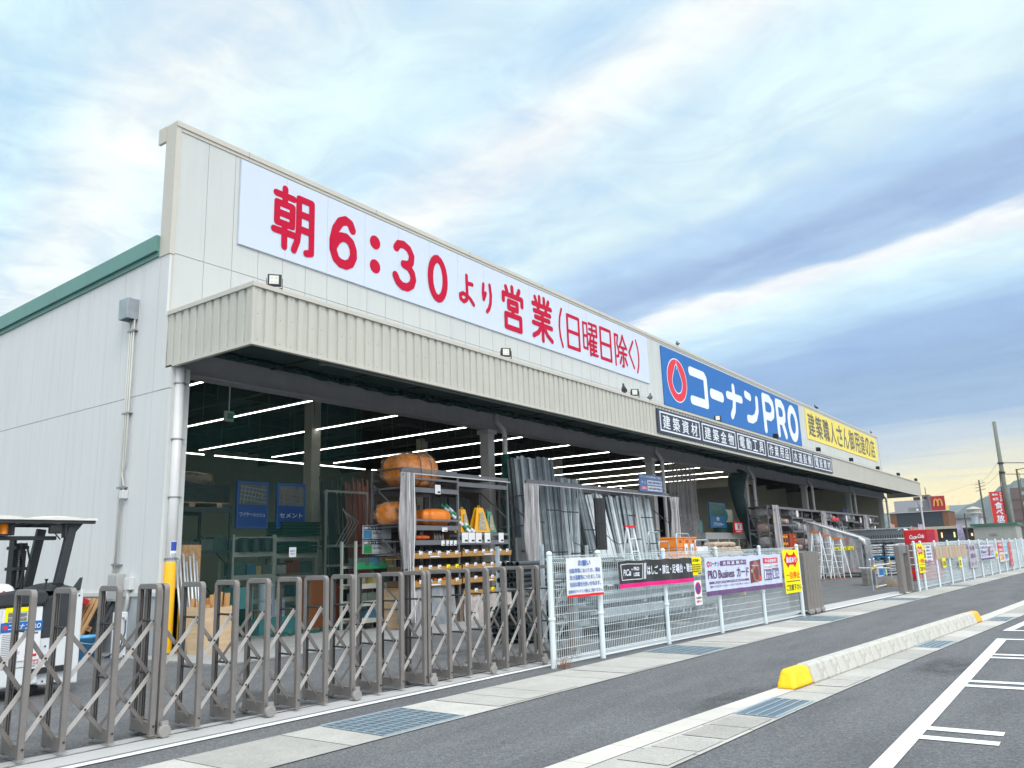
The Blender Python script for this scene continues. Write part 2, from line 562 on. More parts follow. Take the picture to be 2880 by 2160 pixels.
    def grid(self, fn, nu, nv):
        b = len(self.v)
        for j in range(nv + 1):
            for i in range(nu + 1):
                self.v.append(tuple(fn(i / nu, j / nv)))
        for j in range(nv):
            for i in range(nu):
                a = b + j * (nu + 1) + i
                self.f.append((a, a + 1, a + nu + 2, a + nu + 1))
        return self

    def build(self, name, m_, parent=None, smooth=False, bevel=0.0, seg=2):
        me = bpy.data.meshes.new(name)
        me.from_pydata(self.v, [], self.f)
        me.materials.append(m_)
        me.update()
        if smooth:
            me.polygons.foreach_set('use_smooth', [True] * len(me.polygons))
        o = bpy.data.objects.new(name, me)
        link(o, parent)
        if bevel:
            bm_ = o.modifiers.new('bevel', 'BEVEL')
            bm_.width = bevel
            bm_.segments = seg
            bm_.limit_method = 'ANGLE'
            bm_.angle_limit = rad(40)
        if parent:
            KID.setdefault(parent.name, []).append(o)
        return o


def struct(name, mb, m_):
    return meta(mb.build(name, m_), kind='structure')


def lerp_line(pts, x):
    for i in range(len(pts) - 1):
        if x <= pts[i + 1][0] or i == len(pts) - 2:
            a, b = pts[i], pts[i + 1]
            return a[1] + (b[1] - a[1]) * (x - a[0]) / (b[0] - a[0])


def strip(lo, hi, x0, x1, z, step=1.0, gap=0.0, lift=0.0):
    mb = MB()
    x = x0
    while x < x1 - 1e-6:
        e = min(x + step, x1)
        a, b = x + gap / 2, e - gap / 2
        mb.poly([(a, lerp_line(lo, a), z), (b, lerp_line(lo, b), z), (b, lerp_line(hi, b), z), (a, lerp_line(hi, a), z)])
        x = e
    return mb

# ================================================================ GROUND
struct('ground', MB().poly([(-900, -900, 0), (2500, -900, 0), (2500, 1500, 0), (-900, 1500, 0)]), ASPH)
GLO = [(0, 6.93), (4, 6.73), (7.1, 6.57), (9.74, 6.44), (18.8, 5.55), (28.4, 4.93)]
GHI = [(0, 7.75), (5.04, 7.37), (7.56, 6.99), (10.0, 6.85), (18.8, 6.25), (28.4, 5.55)]
FLO = [(0, 5.55), (5.68, 5.26), (9.42, 5.05), (17.23, 4.57), (26.68, 4.01), (36.44, 3.46), (75, 1.0)]
FHI = [(0, 6.45), (6.67, 6.16), (9.85, 6.0), (12.69, 5.88), (18.7, 5.40), (26.7, 4.92), (36.4, 4.30), (75, 1.9)]
NLO = [(0, 3.12), (5.61, 2.69), (8.43, 2.49), (11.91, 2.19), (19.43, 1.45), (24.2, 1.05), (80, -4.2)]
NMI = [(0, 3.70), (6.56, 3.10), (9.0, 2.87), (13.35, 2.44), (17.9, 2.0), (24.2, 1.45), (80, -3.8)]
NHI = [(0, 3.95), (7.0, 3.32), (9.05, 3.10), (19.32, 2.14), (24.19, 1.73), (80, -3.4)]
CHAN = blocks_mat('channel_concrete', (0.40, 0.395, 0.37), 1.0)
CURBC = mat('apron_concrete', (0.52, 0.50, 0.46), 0.8, var=0.08, scale=2, bump=0.2, bscale=50, dirt=(4, (0.36, 0.35, 0.32), 0.6))
STRIPC = mat('gate_strip_concrete', (0.42, 0.42, 0.42), 0.8, var=0.08, scale=1.5, bump=0.15, bscale=60, dirt=(3, (0.33, 0.33, 0.33), 0.58))
JDARK = mat('joint_dark', (0.10, 0.10, 0.10), 0.9)
struct('drain_channel', strip(FLO, FHI, 0, 75, 0.008, 1.0, 0.012), CHAN)
struct('drain_bed', strip(FLO, FHI, 0, 75, 0.004), JDARK)
struct('drain_channel', strip(NLO, NMI, 0, 80, 0.008, 1.0, 0.012), CHAN)
struct('drain_bed', strip(NLO, NHI, 0, 80, 0.004), JDARK)
struct('drain_apron', strip([(a, b + .008) for a, b in NMI], NHI, 0, 80, 0.009, 0.6, 0.004), CURBC)
struct('gate_track_strip', strip(GLO, GHI, 0, 28.4, 0.006, 1.5, 0.0), STRIPC)
struct('gate_line', strip([(a, b) for a, b in GLO], [(a, b + 0.09) for a, b in GLO], 0, 28.4, 0.010), LINE)
struct('gate_rail', strip([(a, b + 0.13) for a, b in GLO], [(a, b + 0.145) for a, b in GLO], 0, 10.2, 0.010), JDARK)
struct('gate_rail', strip([(a, b + 0.50) for a, b in GLO], [(a, b + 0.53) for a, b in GLO], 0, 10.2, 0.011),
       mat('rail_steel', (0.6, 0.6, 0.58), 0.3, 0.8))
struct('store_floor', MB().box(7.9, 76, 11.33, 34, -0.3, 0.022), CONC)
struct('path', MB().poly([(75, -3.2, .004), (200, -18, .004), (200, -14, .004), (75, 1.9, .004)]), CONC)

# parking bay markings: laid 5 mm above the asphalt, built as one painted net without overlaps
pm = MB()


def rect(x0, x1, y0, y1):
    pm.poly([(x0, y0, .006), (x1, y0, .006), (x1, y1, .006), (x0, y1, .006)])


rect(1.5, 14.9, 1.37, 1.51)
for a, b, y0 in ((7.26, 7.40, .83), (7.62, 7.77, .83), (9.98, 10.13, -3.6), (10.31, 10.46, -3.6), (12.45, 12.6, -3.6),
                 (12.78, 12.93, -3.6), (14.76, 14.9, -3.6), (4.7, 4.85, .83), (5.05, 5.2, .83)):
    rect(a, b, y0, 1.37)
rect(16.19, 60, 1.40, 1.54)
for a in (16.19, 18.9, 19.25, 21.5, 21.85, 24.1, 24.45, 26.7, 27.05, 29.3, 29.65, 32, 32.35):
    rect(a, a + .14, -3.6, 1.40)
pm.v = [(x, y - (x - 16.19) * 0.10, z) if x > 16 else (x, y, z) for x, y, z in pm.v]
struct('parking_markings', pm, LINE)
STM = film('stain_film', (.022, .023, .026), .4, .75)
T = STM.node_tree
gg = nd(T, 'ShaderNodeTexCoord').outputs['Generated']
sx_ = nd(T, 'ShaderNodeSeparateXYZ')
T.links.new(gg, sx_.inputs[0])
qx = mth('POWER', mth('ABSOLUTE', mth('MULTIPLY', mth('SUBTRACT', sx_.outputs[0], .5, tree=T), 2.0, tree=T), tree=T), 2.0, tree=T)
qy = mth('POWER', mth('ABSOLUTE', mth('MULTIPLY', mth('SUBTRACT', sx_.outputs[1], .5, tree=T), 2.0, tree=T), tree=T), 2.0, tree=T)
cov = mth('SUBTRACT', 1.0, mth('ADD', qx, qy, tree=T), clamp=True, tree=T)
wob = nd(T, 'ShaderNodeTexNoise', i={'Scale': 3.2, 'Detail': 8.0, 'Roughness': .65})
T.links.new(nd(T, 'ShaderNodeTexCoord').outputs['Object'], wob.inputs['Vector'])
cov = mth('MULTIPLY', mth('MULTIPLY', cov, 1.1, tree=T), mth('MULTIPLY', mth('SUBTRACT', wob.outputs[0], .28, tree=T), 2.6, clamp=True, tree=T), clamp=True, tree=T)
T.links.new(mth('MULTIPLY', cov, .42, tree=T), T.nodes['Principled BSDF'].inputs['Alpha'])
for (x0, x1, y0, y1, sk_) in ((10.5, 12.5, 1.50, 2.15, -.09), (7.2, 9.35, 3.12, 3.62, -.09), (5.6, 6.9, 7.9, 9.0, -.1), (9.2, 12.5, 8.2, 9.6, -.1)):
    xc = x0
    struct('ground_stain', MB().poly([(x0, y0, .0030), (x1, y0 + sk_ * (x1 - x0), .0030), (x1, y1 + sk_ * (x1 - x0), .0030), (x0, y1, .0030)]), STM)

# kerb blocks between road and parking lot
jx = [9.05, 9.59, 10.01, 10.42, 11.01, 11.62, 12.21, 12.80, 13.40, 14.01, 14.60, 15.18, 15.72, 16.30, 16.90, 17.45, 17.95]
KC = mat('kerb_concrete', (0.50, 0.495, 0.45), 0.85, var=0.10, scale=6, bump=0.6, bscale=25, streak=0.42, dirt=(6, (0.20, 0.195, 0.18), 0.57))


def kerb(i, mt, label, group=None, end=0):
    x0, x1 = jx[i] + .007, jx[i + 1] - .007
    L = math.hypot(x1 - x0, (x1 - x0) * .098)
    mb = MB()
    e = 0.10
    a0, a1 = (e if end < 0 else 0), (e if end > 0 else 0)
    vs = [(0, 0, 0), (L, 0, 0), (L, .235, 0), (0, .235, 0), (a0, .055, .2), (L - a1, .055, .2), (L - a1, .20, .2), (a0, .20, .2)]
    mb.add(vs, [(0, 3, 2, 1), (4, 5, 6, 7), (0, 1, 5, 4), (1, 2, 6, 5), (2, 3, 7, 6), (3, 0, 4, 7)])
    o = mb.build('kerb_block', mt, None, bevel=.022 if not end else .045, seg=3)
    o.location = (x0, lerp_line(NMI, x0) - .012, 0.006)
    o.rotation_euler = (random.uniform(-.006, .006), 0, -0.0985 + random.uniform(-.006, .006))
    meta(o, label, 'kerb block', group)


YELL = mat('kerb_yellow', (0.98, 0.55, 0.0), 0.5, var=0.06, scale=5, bump=0.35, bscale=22, dirt=(6.5, (0.45, 0.30, 0.04), 0.66))
kerb(0, YELL, 'bright yellow painted end block of the kerb row, nearest the camera', end=-1)
for i in range(1, 15):
    kerb(i, KC, 'stained pale concrete kerb block in the row between its two yellow end blocks', 'concrete kerb blocks')
kerb(15, mat('kerb_orange', (0.80, 0.40, 0.03), 0.6, var=0.1, dirt=(6, (0.4, 0.25, 0.1), 0.6)), 'faded orange-yellow end block at the far end of the kerb row', end=1)


def grate(x0, x1, lo, hi, label, nb, cross, z=.014):
    t = thing('drain_grate', label, 'drain grate', (x0, lerp_line(lo, x0), 0), math.atan2(lerp_line(lo, x1) - lerp_line(lo, x0), x1 - x0))
    W2 = lerp_line(hi, x0) - lerp_line(lo, x0)
    L = x1 - x0
    MB().poly([(0, .03, z - .003), (L, .03, z - .003), (L, W2 - .03, z - .003), (0, W2 - .03, z - .003)]).build('slots', GRATE, t)
    mb = MB()
    mb.box(0, L, 0.02, .045, z - .006, z + .006)
    mb.box(0, L, W2 - .045, W2 - .02, z - .006, z + .006)
    for i in range(nb):
        y = .045 + (W2 - .09) * (i + 1) / (nb + 1)
        mb.box(0, L, y - .006, y + .006, z - .001, z + .005)
    for i in range(cross + 1):
        x = (L - .01) * i / cross
        mb.box(x, x + .010, .045, W2 - .045, z - .001, z + .003)
    mb.build('bars', GRATEL, t)


grate(5.38, 6.40, FLO, FHI, 'wide galvanised grid grate in the drain before the folding gate', 5, 12)
grate(11.52, 12.45, FLO, FHI, 'galvanised grid grate in the far drain below the middle of the near white fence', 5, 8)
grate(17.40, 18.50, FLO, FHI, 'galvanised grid grate in the far drain below the far end of the near white fence', 5, 8)
grate(24.1, 25.0, FLO, FHI, 'galvanised grate in the far drain before the second yard entrance', 5, 6)
grate(31.5, 32.5, FLO, FHI, 'galvanised grate in the far drain under the far white fence', 5, 6)
grate(7.55, 8.48, NLO, NMI, 'slotted steel grate in the near drain left of the yellow kerb end', 3, 1)
grate(13.35, 14.25, NLO, NMI, 'slotted steel grate in the near drain beside the middle of the kerb row', 3, 1)
grate(18.1, 18.9, NLO, NMI, 'slotted steel grate in the near drain just beyond the orange kerb end', 3, 1)
CHK = mat('cover_chequer', (0.50, 0.49, 0.46), 0.7, var=0.08, bump=1.0, bscale=120, scale=3)
CHK2 = mat('cover_chequer_worn', (0.40, 0.39, 0.36), 0.8, var=0.1, bump=1.0, bscale=90, scale=3)
for x0, x1, lo, hi, mt, lab in ((6.95, 8.55, FLO, FHI, CHK, 'two pale chequered lids in the far drain between grid grate and fence'),
                             (9.5, 10.45, FLO, FHI, CHK, 'pale chequered lid in the far drain beside the first fence post'),
                             (13.2, 14.1, FLO, FHI, CHK, 'pale lid in the far drain beneath the fence, beyond the middle grate'),
                             (5.6, 6.52, NLO, NMI, CHK, 'bright chequered lid at the bottom edge of the near drain'),
                             (6.56, 7.5, NLO, NMI, CHK2, 'worn chequered lid next to the near slotted grate'),
                             (9.45, 10.3, NLO, NMI, CHK, 'pale lid in the near drain beside the yellow kerb end')):
    mb = MB()
    x = x0
    while x < x1 - .3:
        e = min(x + .48, x1)
        mb.poly([(x, lerp_line(lo, x) + .04, .013), (e - .012, lerp_line(lo, e) + .04, .013), (e - .012, lerp_line(hi, e) - .05, .013), (x, lerp_line(hi, x) - .05, .013)])
        x = e
    meta(mb.build('drain_cover', mt), lab, 'drain cover')

# ================================================================ STORE BUILDING
BX0, BX1, FY, BY = 8.25, 73.3, 14.0, 33.0
B = thing('store_building', 'long cream metal-clad hardware store with tall parapet, corrugated canopy and open front bays', 'building', (0, 0, 0))
PT = 10.42
# parapet and front wall panels
mb = MB()
jn = MB()
x = BX0 + .10
while x < BX1 - .1:
    e = min(x + .655, BX1 - .06)
    mb.box(x, e - .012, FY, FY + .05, 7.62, PT - .085)
    mb.box(x, e - .012, FY, FY + .05, 5.85, 7.605)
    x = e
mb.build('front_wall', PANEL, B)
jn.box(BX0 + .05, BX1 - .02, FY + .012, FY + .30, 5.72, PT - .10)
jn.build('wall_core', JOINT, B)
tr = MB()
tr.box(BX0 - .02, BX1 + .04, FY - .045, FY + .36, PT - .085, PT + .025)
tr.box(BX0 - .02, BX0 + .09, FY - .025, FY + .34, 7.58, PT - .085)
tr.box(BX1 - .06, BX1 + .05, FY - .035, FY + .34, 6.0, PT - .12)
tr.box(BX0 - .04, BX0 + .02, FY + .34, FY + .60, 10.10, PT + .02)
tr.box(BX0 + .1, BX1 - .06, FY - .02, FY, PT - .16, PT - .085)
tr.box(BX0 + .052, BX0 + .095, FY - .008, FY + .01, 5.8, 7.58)
tr.build('parapet_trim', TRIM, B)
for i in range(17):
    xs = BX0 + 1.7 + i * 3.9
    MB().box(xs, xs + .02, FY - .050, FY + .2, PT - .09, PT + .030).build('coping_joint', mat('trim_dark', (.36, .34, .30), .5), B)
# side wall (left), groove pitch 0.63
mb = MB()
y = FY + .32
i = 0


def rz_(y_):
    return 7.62 - (y_ - FY) * .041


while y < BY:
    e = min(y + .632, BY)
    mb.prism([(BX0, y, 4.84), (BX0, e - .007, 4.84), (BX0, e - .007, rz_(e)), (BX0, y, rz_(y))], (.05, 0, 0))
    mb.box(BX0, BX0 + .05, y, e - .007, 1.10, 4.825)
    y = e
mb.box(BX0 - .0, BX0 + .05, FY - .25, FY + .31, 1.10, 4.825)
mb.box(BX0 - .0, BX0 + .05, FY - .25, FY + .31, 4.84, 5.24)
mb.box(BX0 - .0, BX0 + .05, FY - .005, FY + .31, 5.24, 7.58)
mb.build('side_wall', PANELW, B)
MB().box(BX0 + .012, BX0 + .25, FY + .07, BY, 0.02, 7.35 - .041 * 19 + .3).build('side_wall_core', JOINT, B)
pl = MB()
pl.box(BX0 - .01, BX0 + .02, FY - .25, BY, 0.02, 1.03)
pl.build('plinth', mat('plinth_grey', (.34, .37, .40), .7, var=.05, streak=.1), B)
sk = MB()
sk.box(BX0 - .04, BX0 + .02, FY - .27, BY, 1.03, 1.10)
sk.box(BX0 + .05, BX0 + .42, FY - .25, FY - .20, 0.02, 5.25)
sk.build('corner_return', PANEL, B)
gf = MB()
gf.prism([(BX0 - .10, FY + .34, 7.70), (BX0 - .10, BY + 4, 7.70 - .041 * (BY + 4 - FY)), (BX0 - .10, BY + 4, 8.05 - .041 * (BY + 4 - FY)), (BX0 - .10, FY + .34, 8.03)], (.12, 0, 0))
gf.prism([(BX0 - .04, FY + .34, 7.60), (BX0 - .04, BY + 4, 7.60 - .041 * (BY + 4 - FY)), (BX0 - .04, BY + 4, 7.695 - .041 * (BY + 4 - FY)), (BX0 - .04, FY + .34, 7.695)], (.06, 0, 0))
gf.build('roof_flashing', GREEN, B)
MB().prism([(BX0 + .02, FY + .36, 7.9), (BX1, FY + .36, 7.9), (BX1, BY + 4, 7.1), (BX0 + .02, BY + 4, 7.1)], (0, 0, .08)).build('roof', mat('roof_metal', (.3, .32, .33), .6), B)
# far end wall of the side and interior shells
MB().box(BX0 + .3, BX1, BY, BY + .1, 0.02, 7.0).build('back_wall', INTW, B)
for q_ in ((BX0 + .26, BX0 + .29, FY + .3, BY, 0.02, 7.0), (BX1 - .12, BX1, FY + .32, BY, 0.02, 7.2), (44.0, 44.1, 15.0, BY, 4.98, 6.9), (51.5, 72.9, 22.0, 22.1, 0.02, 6.9)):
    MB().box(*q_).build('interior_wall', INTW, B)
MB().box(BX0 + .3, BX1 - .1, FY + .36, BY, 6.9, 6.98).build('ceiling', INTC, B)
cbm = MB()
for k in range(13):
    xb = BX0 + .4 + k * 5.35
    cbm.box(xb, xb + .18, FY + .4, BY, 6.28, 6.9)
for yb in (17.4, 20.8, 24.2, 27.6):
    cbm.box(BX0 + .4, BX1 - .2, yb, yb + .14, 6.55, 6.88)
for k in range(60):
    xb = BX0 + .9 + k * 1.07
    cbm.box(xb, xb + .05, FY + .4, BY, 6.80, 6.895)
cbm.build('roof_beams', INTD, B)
for k in range(24):
    xb = BX0 + 1.37 + k * 1.465
    for yb in (16.4, 19.2, 22.6):
        MB().box(xb, xb + .012, yb, yb + .012, 5.36, 6.85).build('hanger_rod', mat('rod_grey', (.09, .10, .09), .6), B)
MB().box(BX0 + .4, 44, 16.43, 16.445, 5.9, 5.915).build('stay_wire', MATS['rod_grey'], B)
# front beam, columns
bm = MB()
bm.box(BX0 + .42, BX1 - .1, FY + .02, FY + .20, 5.22, 5.70)
bm.box(BX0 + .42, BX1 - .1, FY - .07, FY + .30, 5.19, 5.22)
bm.build('front_beam', STEELG, B)
CX = [8.75, 18.45, 29.2, 39.9, 50.3, 61.2, 71.9]
for cx in CX[1:]:
    c = MB()
    c.box(cx, cx + .30, FY + .0, FY + .012, .02, 5.19)
    c.box(cx, cx + .30, FY + .29, FY + .302, .02, 5.19)
    c.box(cx, cx + .012, FY + .012, FY + .29, .02, 5.19)
    c.box(cx + .288, cx + .30, FY + .012, FY + .29, .02, 5.19)
    c.build('column', COLG, B)
    MB().box(cx - .06, cx + .36, FY - .06, FY + .36, 5.05, 5.17).build('column_cap', COLG, B)
for cx, cy in ((15.3, 18.0), (24.5, 22.0), (35, 22.0), (56, 19.0)):
    MB().box(cx, cx + .33, cy, cy + .33, .02, 6.4).build('column', mat('inner_column', (.42, .42, .35), .6, streak=.1), B)
# canopy: corrugated fascia with a left return, trims, soffit
CYF, CZ0, CZ1, CXL, CXR = 11.37, 5.25, 6.37, 8.30, 74.2
co_ = MB()
x = CXL + .03
pitch = .243
while x < CXR - .02:
    for a, b, y0, y1 in ((0, .150, 0, 0), (.150, .163, 0, .032), (.163, .230, .032, .032), (.230, .243, .032, 0)):
        xa, xb = min(x + a, CXR), min(x + b, CXR)
        if xb > xa:
            co_.poly([(xa, CYF + y0, CZ0 + .05), (xb, CYF + y1, CZ0 + .05), (xb, CYF + y1, CZ1 - .05), (xa, CYF + y0, CZ1 - .05)])
    x += pitch
co_.build('fascia', CORR, B)
for X_, sgn in ((CXL, 1), (CXR, -1)):
    cl = MB()
    y = CYF + .03
    while y < FY - .02:
        for a, b, y0, y1 in ((0, .150, 0, 0), (.150, .163, 0, .032), (.163, .230, .032, .032), (.230, .243, .032, 0)):
            ya, yb = min(y + a, FY), min(y + b, FY)
            if yb > ya:
                q = [(X_ + sgn * y0, ya, CZ0 + .05), (X_ + sgn * y1, yb, CZ0 + .05), (X_ + sgn * y1, yb, CZ1 - .05), (X_ + sgn * y0, ya, CZ1 - .05)]
                cl.poly(q[::-1] if sgn > 0 else q)
        y += pitch
    cl.build('fascia_return', CORR, B)
ct = MB()
ct.box(CXL - .03, CXR + .03, CYF - .035, CYF + .10, CZ1 - .06, CZ1 + .02)
ct.box(CXL - .03, CXL + .08, CYF + .10, FY, CZ1 - .06, CZ1 + .02)
ct.box(CXL - .03, CXR + .03, CYF - .03, CYF + .06, CZ0, CZ0 + .055)
ct.box(CXL - .03, CXL + .05, CYF + .06, FY - .26, CZ0, CZ0 + .055)
ct.box(CXL - .012, CXL + .03, CYF - .012, CYF + .03, CZ0 + .055, CZ1 - .06)
ct.box(CXR - .03, CXR + .012, CYF - .012, CYF + .03, CZ0 + .055, CZ1 - .06)
ct.box(CXR - .05, CXR + .03, CYF + .06, FY, CZ0, CZ0 + .055)
ct.build('canopy_trim', TRIM, B)
MB().box(CXL + .03, CXR - .03, CYF + .08, FY - .01, CZ1 - .12, CZ1 - .07).build('canopy_roof', mat('canopy_top', (.4, .4, .38), .6), B)
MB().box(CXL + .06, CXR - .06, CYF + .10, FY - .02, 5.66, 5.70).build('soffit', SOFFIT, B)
jo = MB()
x = CXL + .6
while x < CXR:
    jo.box(x, x + .08, CYF + .23, FY - .03, 5.63, 5.66)
    x += 1.8
jo.box(CXL + .07, CXR - .07, CYF + .13, CYF + .22, 5.28, 5.655)
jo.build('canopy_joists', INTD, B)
# screws on the corrugated sheet
sc = MB()
x = CXL + .10
k = 0
while x < 45:
    for z in ((5.35, 5.82, 6.24) if k % 2 == 0 else (5.35, 5.80)):
        sc.box(x, x + .014, CYF - .006, CYF, z, z + .014)
    x += pitch * (1 if k % 2 else 2)
    k += 1
y = CYF + .2
while y < FY - .1:
    for z in (5.35, 5.80, 6.22):
        sc.box(CXL - .006, CXL, y, y + .014, z, z + .014)
    y += pitch * 2
sc.build('screws', mat('screw', (.2, .2, .19), .5), B)
# downpipes along the front
PX = [8.45, 19.0, 29.75, 40.45, 50.95, 61.7, 72.6]
for i, px in enumerate(PX):
    top = 5.26 if i == 0 else 5.05
    yl = 13.72 if i == 0 else 13.80
    pipe = MB()
    pts = [(px, yl, .03), (px, yl, top)]
    if i:
        pts += [(px - .02, yl + .02, 5.18), (px - .16, yl + .16, 5.42), (px - .17, yl + .17, 5.7)]
    pipe.tube(pts, .092 if i == 0 else .075, 14)
    p_ = pipe.build('downpipe', PVC, B, smooth=True)
    for z in (1.66, 2.77, 3.85, 4.92):
        cl_ = MB()
        cl_.lathe([(.094, 0), (.102, .005), (.102, .03), (.094, .035)], (px, yl, z), 14)
        cl_.box(px - .11, px - .09, yl - .02, yl + .22, z + .005, z + .03)
        cl_.box(px + .095, px + .14, yl - .035, yl - .01, z, z + .035)
        cl_.build('pipe_clamp', CLAMP, p_)
    if i == 0:
        MB().lathe([(.096, 0), (.102, .02), (.102, 1.56), (.096, 1.58)], (px, yl, .04), 18).build('yellow_guard', YEL, p_, smooth=True)
        MB().box(px + .13, px + .24, yl + .03, yl + .13, .02, 1.15).build('yellow_guard', YEL, p_)
    if i == 1:
        MB().lathe([(.10, 0), (.12, .02), (.12, 4.40), (.10, 4.42)], (px, yl, .03), 18).build('teal_guard', TEAL, p_, smooth=True)
st = thing('security_sticker', 'small blue and yellow security company sticker on the white corner downpipe', 'sticker', (0, 0, 0))


def wrap(mbx, px, py, r):
    return mbx.warp(lambda x, y, z: (px + r * math.sin(x / r), py - r * math.cos(x / r) + y, z))


wrap(MB().grid(lambda u, v: (-.07 + .13 * u, 0, 1.72 + .27 * v), 8, 1), 8.45, 13.72, .1035).build('sticker_face', mat('sticker_white', (.8, .82, .85), .4), st)
wrap(MB().grid(lambda u, v: (-.062 + .115 * u, 0, 1.82 + .16 * v), 8, 1), 8.45, 13.72, .1050).build('blue_field', mat('sticker_blue', (.02, .07, .40), .4), st)
wrap(MB().poly([(-.062, 0, 1.80), (.053, 0, 1.80), (.053, 0, 1.93)]), 8.45, 13.72, .1065).build('yellow_field', mat('sticker_yel', (.9, .7, .02), .4), st)
wrap(MB().text('ALSOK', -.062, .055, 1.733, 1.775, 0, .02, shear=.25), 8.45, 13.72, .1065).build('lettering', mat('sticker_ink', (.02, .07, .35), .5), st)

# ================================================================ FACADE SIGNS
G = {
    'asa': [[(.4, 8.8), (5.0, 8.8)], [(2.7, 10), (2.7, 7.4)], [(.7, 7.3), (4.7, 7.3), (4.7, 4.0), (.7, 4.0), (.7, 7.3)], [(.7, 5.65), (4.7, 5.65)],
            [(0, 2.6), (5.2, 2.6)], [(2.7, 4.0), (2.7, 0.2)], [(6.4, 4.0), (6.4, 9.3), (9.9, 9.3), (9.9, .6), (8.5, .3)],
            [(6.4, 4.0), (6.1, 2.0), (5.2, .2)], [(6.4, 6.7), (9.9, 6.7)], [(6.4, 4.1), (9.9, 4.1)]],
    '6': [[(9.4, 8.4), (8.4, 9.6), (6.2, 10), (3.6, 9.2), (1.4, 7.2), (.2, 4.4), (.3, 2.4), (1.6, .7), (3.6, 0), (6.4, 0), (8.6, .8), (9.9, 2.4),
           (9.8, 4.0), (8.6, 5.4), (6.4, 6.1), (4.0, 5.9), (1.8, 4.8), (.3, 3.2)]],
    '3': [[(.6, 8.6), (2.0, 9.7), (4.8, 10), (7.6, 9.4), (9.2, 8.0), (8.8, 6.4), (7.2, 5.5), (4.6, 5.3), (7.4, 5.0), (9.4, 3.9), (10, 2.5),
           (9.0, 1.0), (6.6, .1), (3.8, 0), (1.4, .7), (0, 2.0)]],
    '0': [[(5 + 5 * math.sin(a * math.pi / 10), 5 + 5 * math.cos(a * math.pi / 10)) for a in range(21)]],
    'yo': [[(5.4, 7.3), (9.0, 7.5)], [(5.2, 10), (5.4, 3), (4.9, 1.1), (3, .2), (1, .9), (.8, 2.3), (2.6, 3.1), (5.4, 2.7), (7.6, 1.8), (9.6, .3)]],
    'ri': [[(1.6, 9.4), (.9, 6.2), (1.5, 4.0), (2.6, 5.2), (3.6, 6.4)], [(8.2, 9.9), (9.2, 6.5), (8.6, 3.4), (6.9, 1.2), (4.8, 0)]],
    'ei': [[(1.6, 9.6), (2.3, 8.4)], [(4.8, 10), (4.9, 8.5)], [(8.5, 9.8), (7.5, 8.4)], [(.2, 6.3), (.2, 7.9), (9.8, 7.9), (9.8, 6.3)],
           [(2.8, 6.4), (7.2, 6.4), (7.2, 4.8), (2.8, 4.8), (2.8, 6.4)], [(5, 4.6), (4.7, 3.4)],
           [(1.2, 3.2), (8.8, 3.2), (8.8, .2), (1.2, .2), (1.2, 3.2)]],
    'gyo': [[(3.8, 10), (3.8, 8.2)], [(6.2, 10), (6.2, 8.2)], [(1.5, 9.6), (2.2, 8.5)], [(8.5, 9.6), (7.8, 8.5)], [(.3, 8.0), (9.7, 8.0)],
            [(2.8, 7.6), (3.3, 6.6)], [(7.2, 7.6), (6.7, 6.6)], [(.9, 6.4), (9.1, 6.4)], [(1.4, 5.0), (8.6, 5.0)], [(.2, 3.5), (9.8, 3.5)],
            [(5, 6.4), (5, 0)], [(4.4, 3.2), (2.6, 1.5), (.2, .5)], [(5.6, 3.2), (7.4, 1.5), (9.8, .5)]],
    'hi': [[(.2, 9.9), (9.8, 9.9), (9.8, .1), (.2, .1), (.2, 9.9)], [(.2, 5), (9.8, 5)]],
    'yobi': [[(.1, 9.2), (2.9, 9.2), (2.9, 1.6), (.1, 1.6), (.1, 9.2)], [(.1, 5.4), (2.9, 5.4)], [(4.2, 9.6), (6.6, 9.6), (6.6, 6.3), (4.0, 6.3)],
             [(4.4, 7.9), (6.4, 7.9)], [(7.5, 9.6), (9.9, 9.6), (9.9, 6.3), (7.3, 6.3)], [(7.6, 7.9), (9.7, 7.9)], [(5.3, 5.6), (3.9, 3.2)],
             [(4.8, 4.4), (4.8, 0)], [(4.8, 4.4), (9.6, 4.4)], [(4.8, 3.1), (9.2, 3.1)], [(4.8, 1.8), (9.2, 1.8)], [(4.8, .4), (10, .4)],
             [(7.5, 5.6), (7.2, 4.4), (7.2, .4)]],
    'jo': [[(.4, 0), (.4, 9.5), (3.0, 9.5), (2.0, 6.8), (3.2, 4.6), (2.8, 3.0), (1.6, 2.8)], [(6.9, 10), (5.6, 7.8), (3.8, 6.0)],
           [(6.9, 10), (8.3, 7.8), (10, 6.2)], [(5.2, 6.1), (8.6, 6.1)], [(4.2, 4.3), (9.7, 4.3)], [(6.9, 6.1), (6.9, .3), (5.8, .2)],
           [(5.4, 3.0), (4.0, 1.0)], [(8.3, 3.0), (9.8, 1.1)]],
    'ku': [[(9, 10), (1, 5.2), (9, 0)]],
    'op': [[(9, 10), (3, 7.6), (1, 5), (3, 2.4), (9, 0)]],
    'cl': [[(1, 10), (7, 7.6), (9, 5), (7, 2.4), (1, 0)]],
}
s = thing('banner_sign', 'long white facade sign with large red opening-hours lettering, left of the blue sign', 'sign', (0, 0, 0))
mb = MB()
for i in range(16):
    mb.box(9.77 + i * 1.23125, 9.77 + (i + 1) * 1.23125 - .006, FY - .045, FY - .03, 8.25, 10.21)
mb.build('sign_panel', WHITE_, s)
mb = MB()
mb.box(9.76, 29.49, FY - .03, FY - .004, 8.24, 10.22)
mb.build('sign_backing', mat('sign_back', (.5, .55, .62), .5), s)
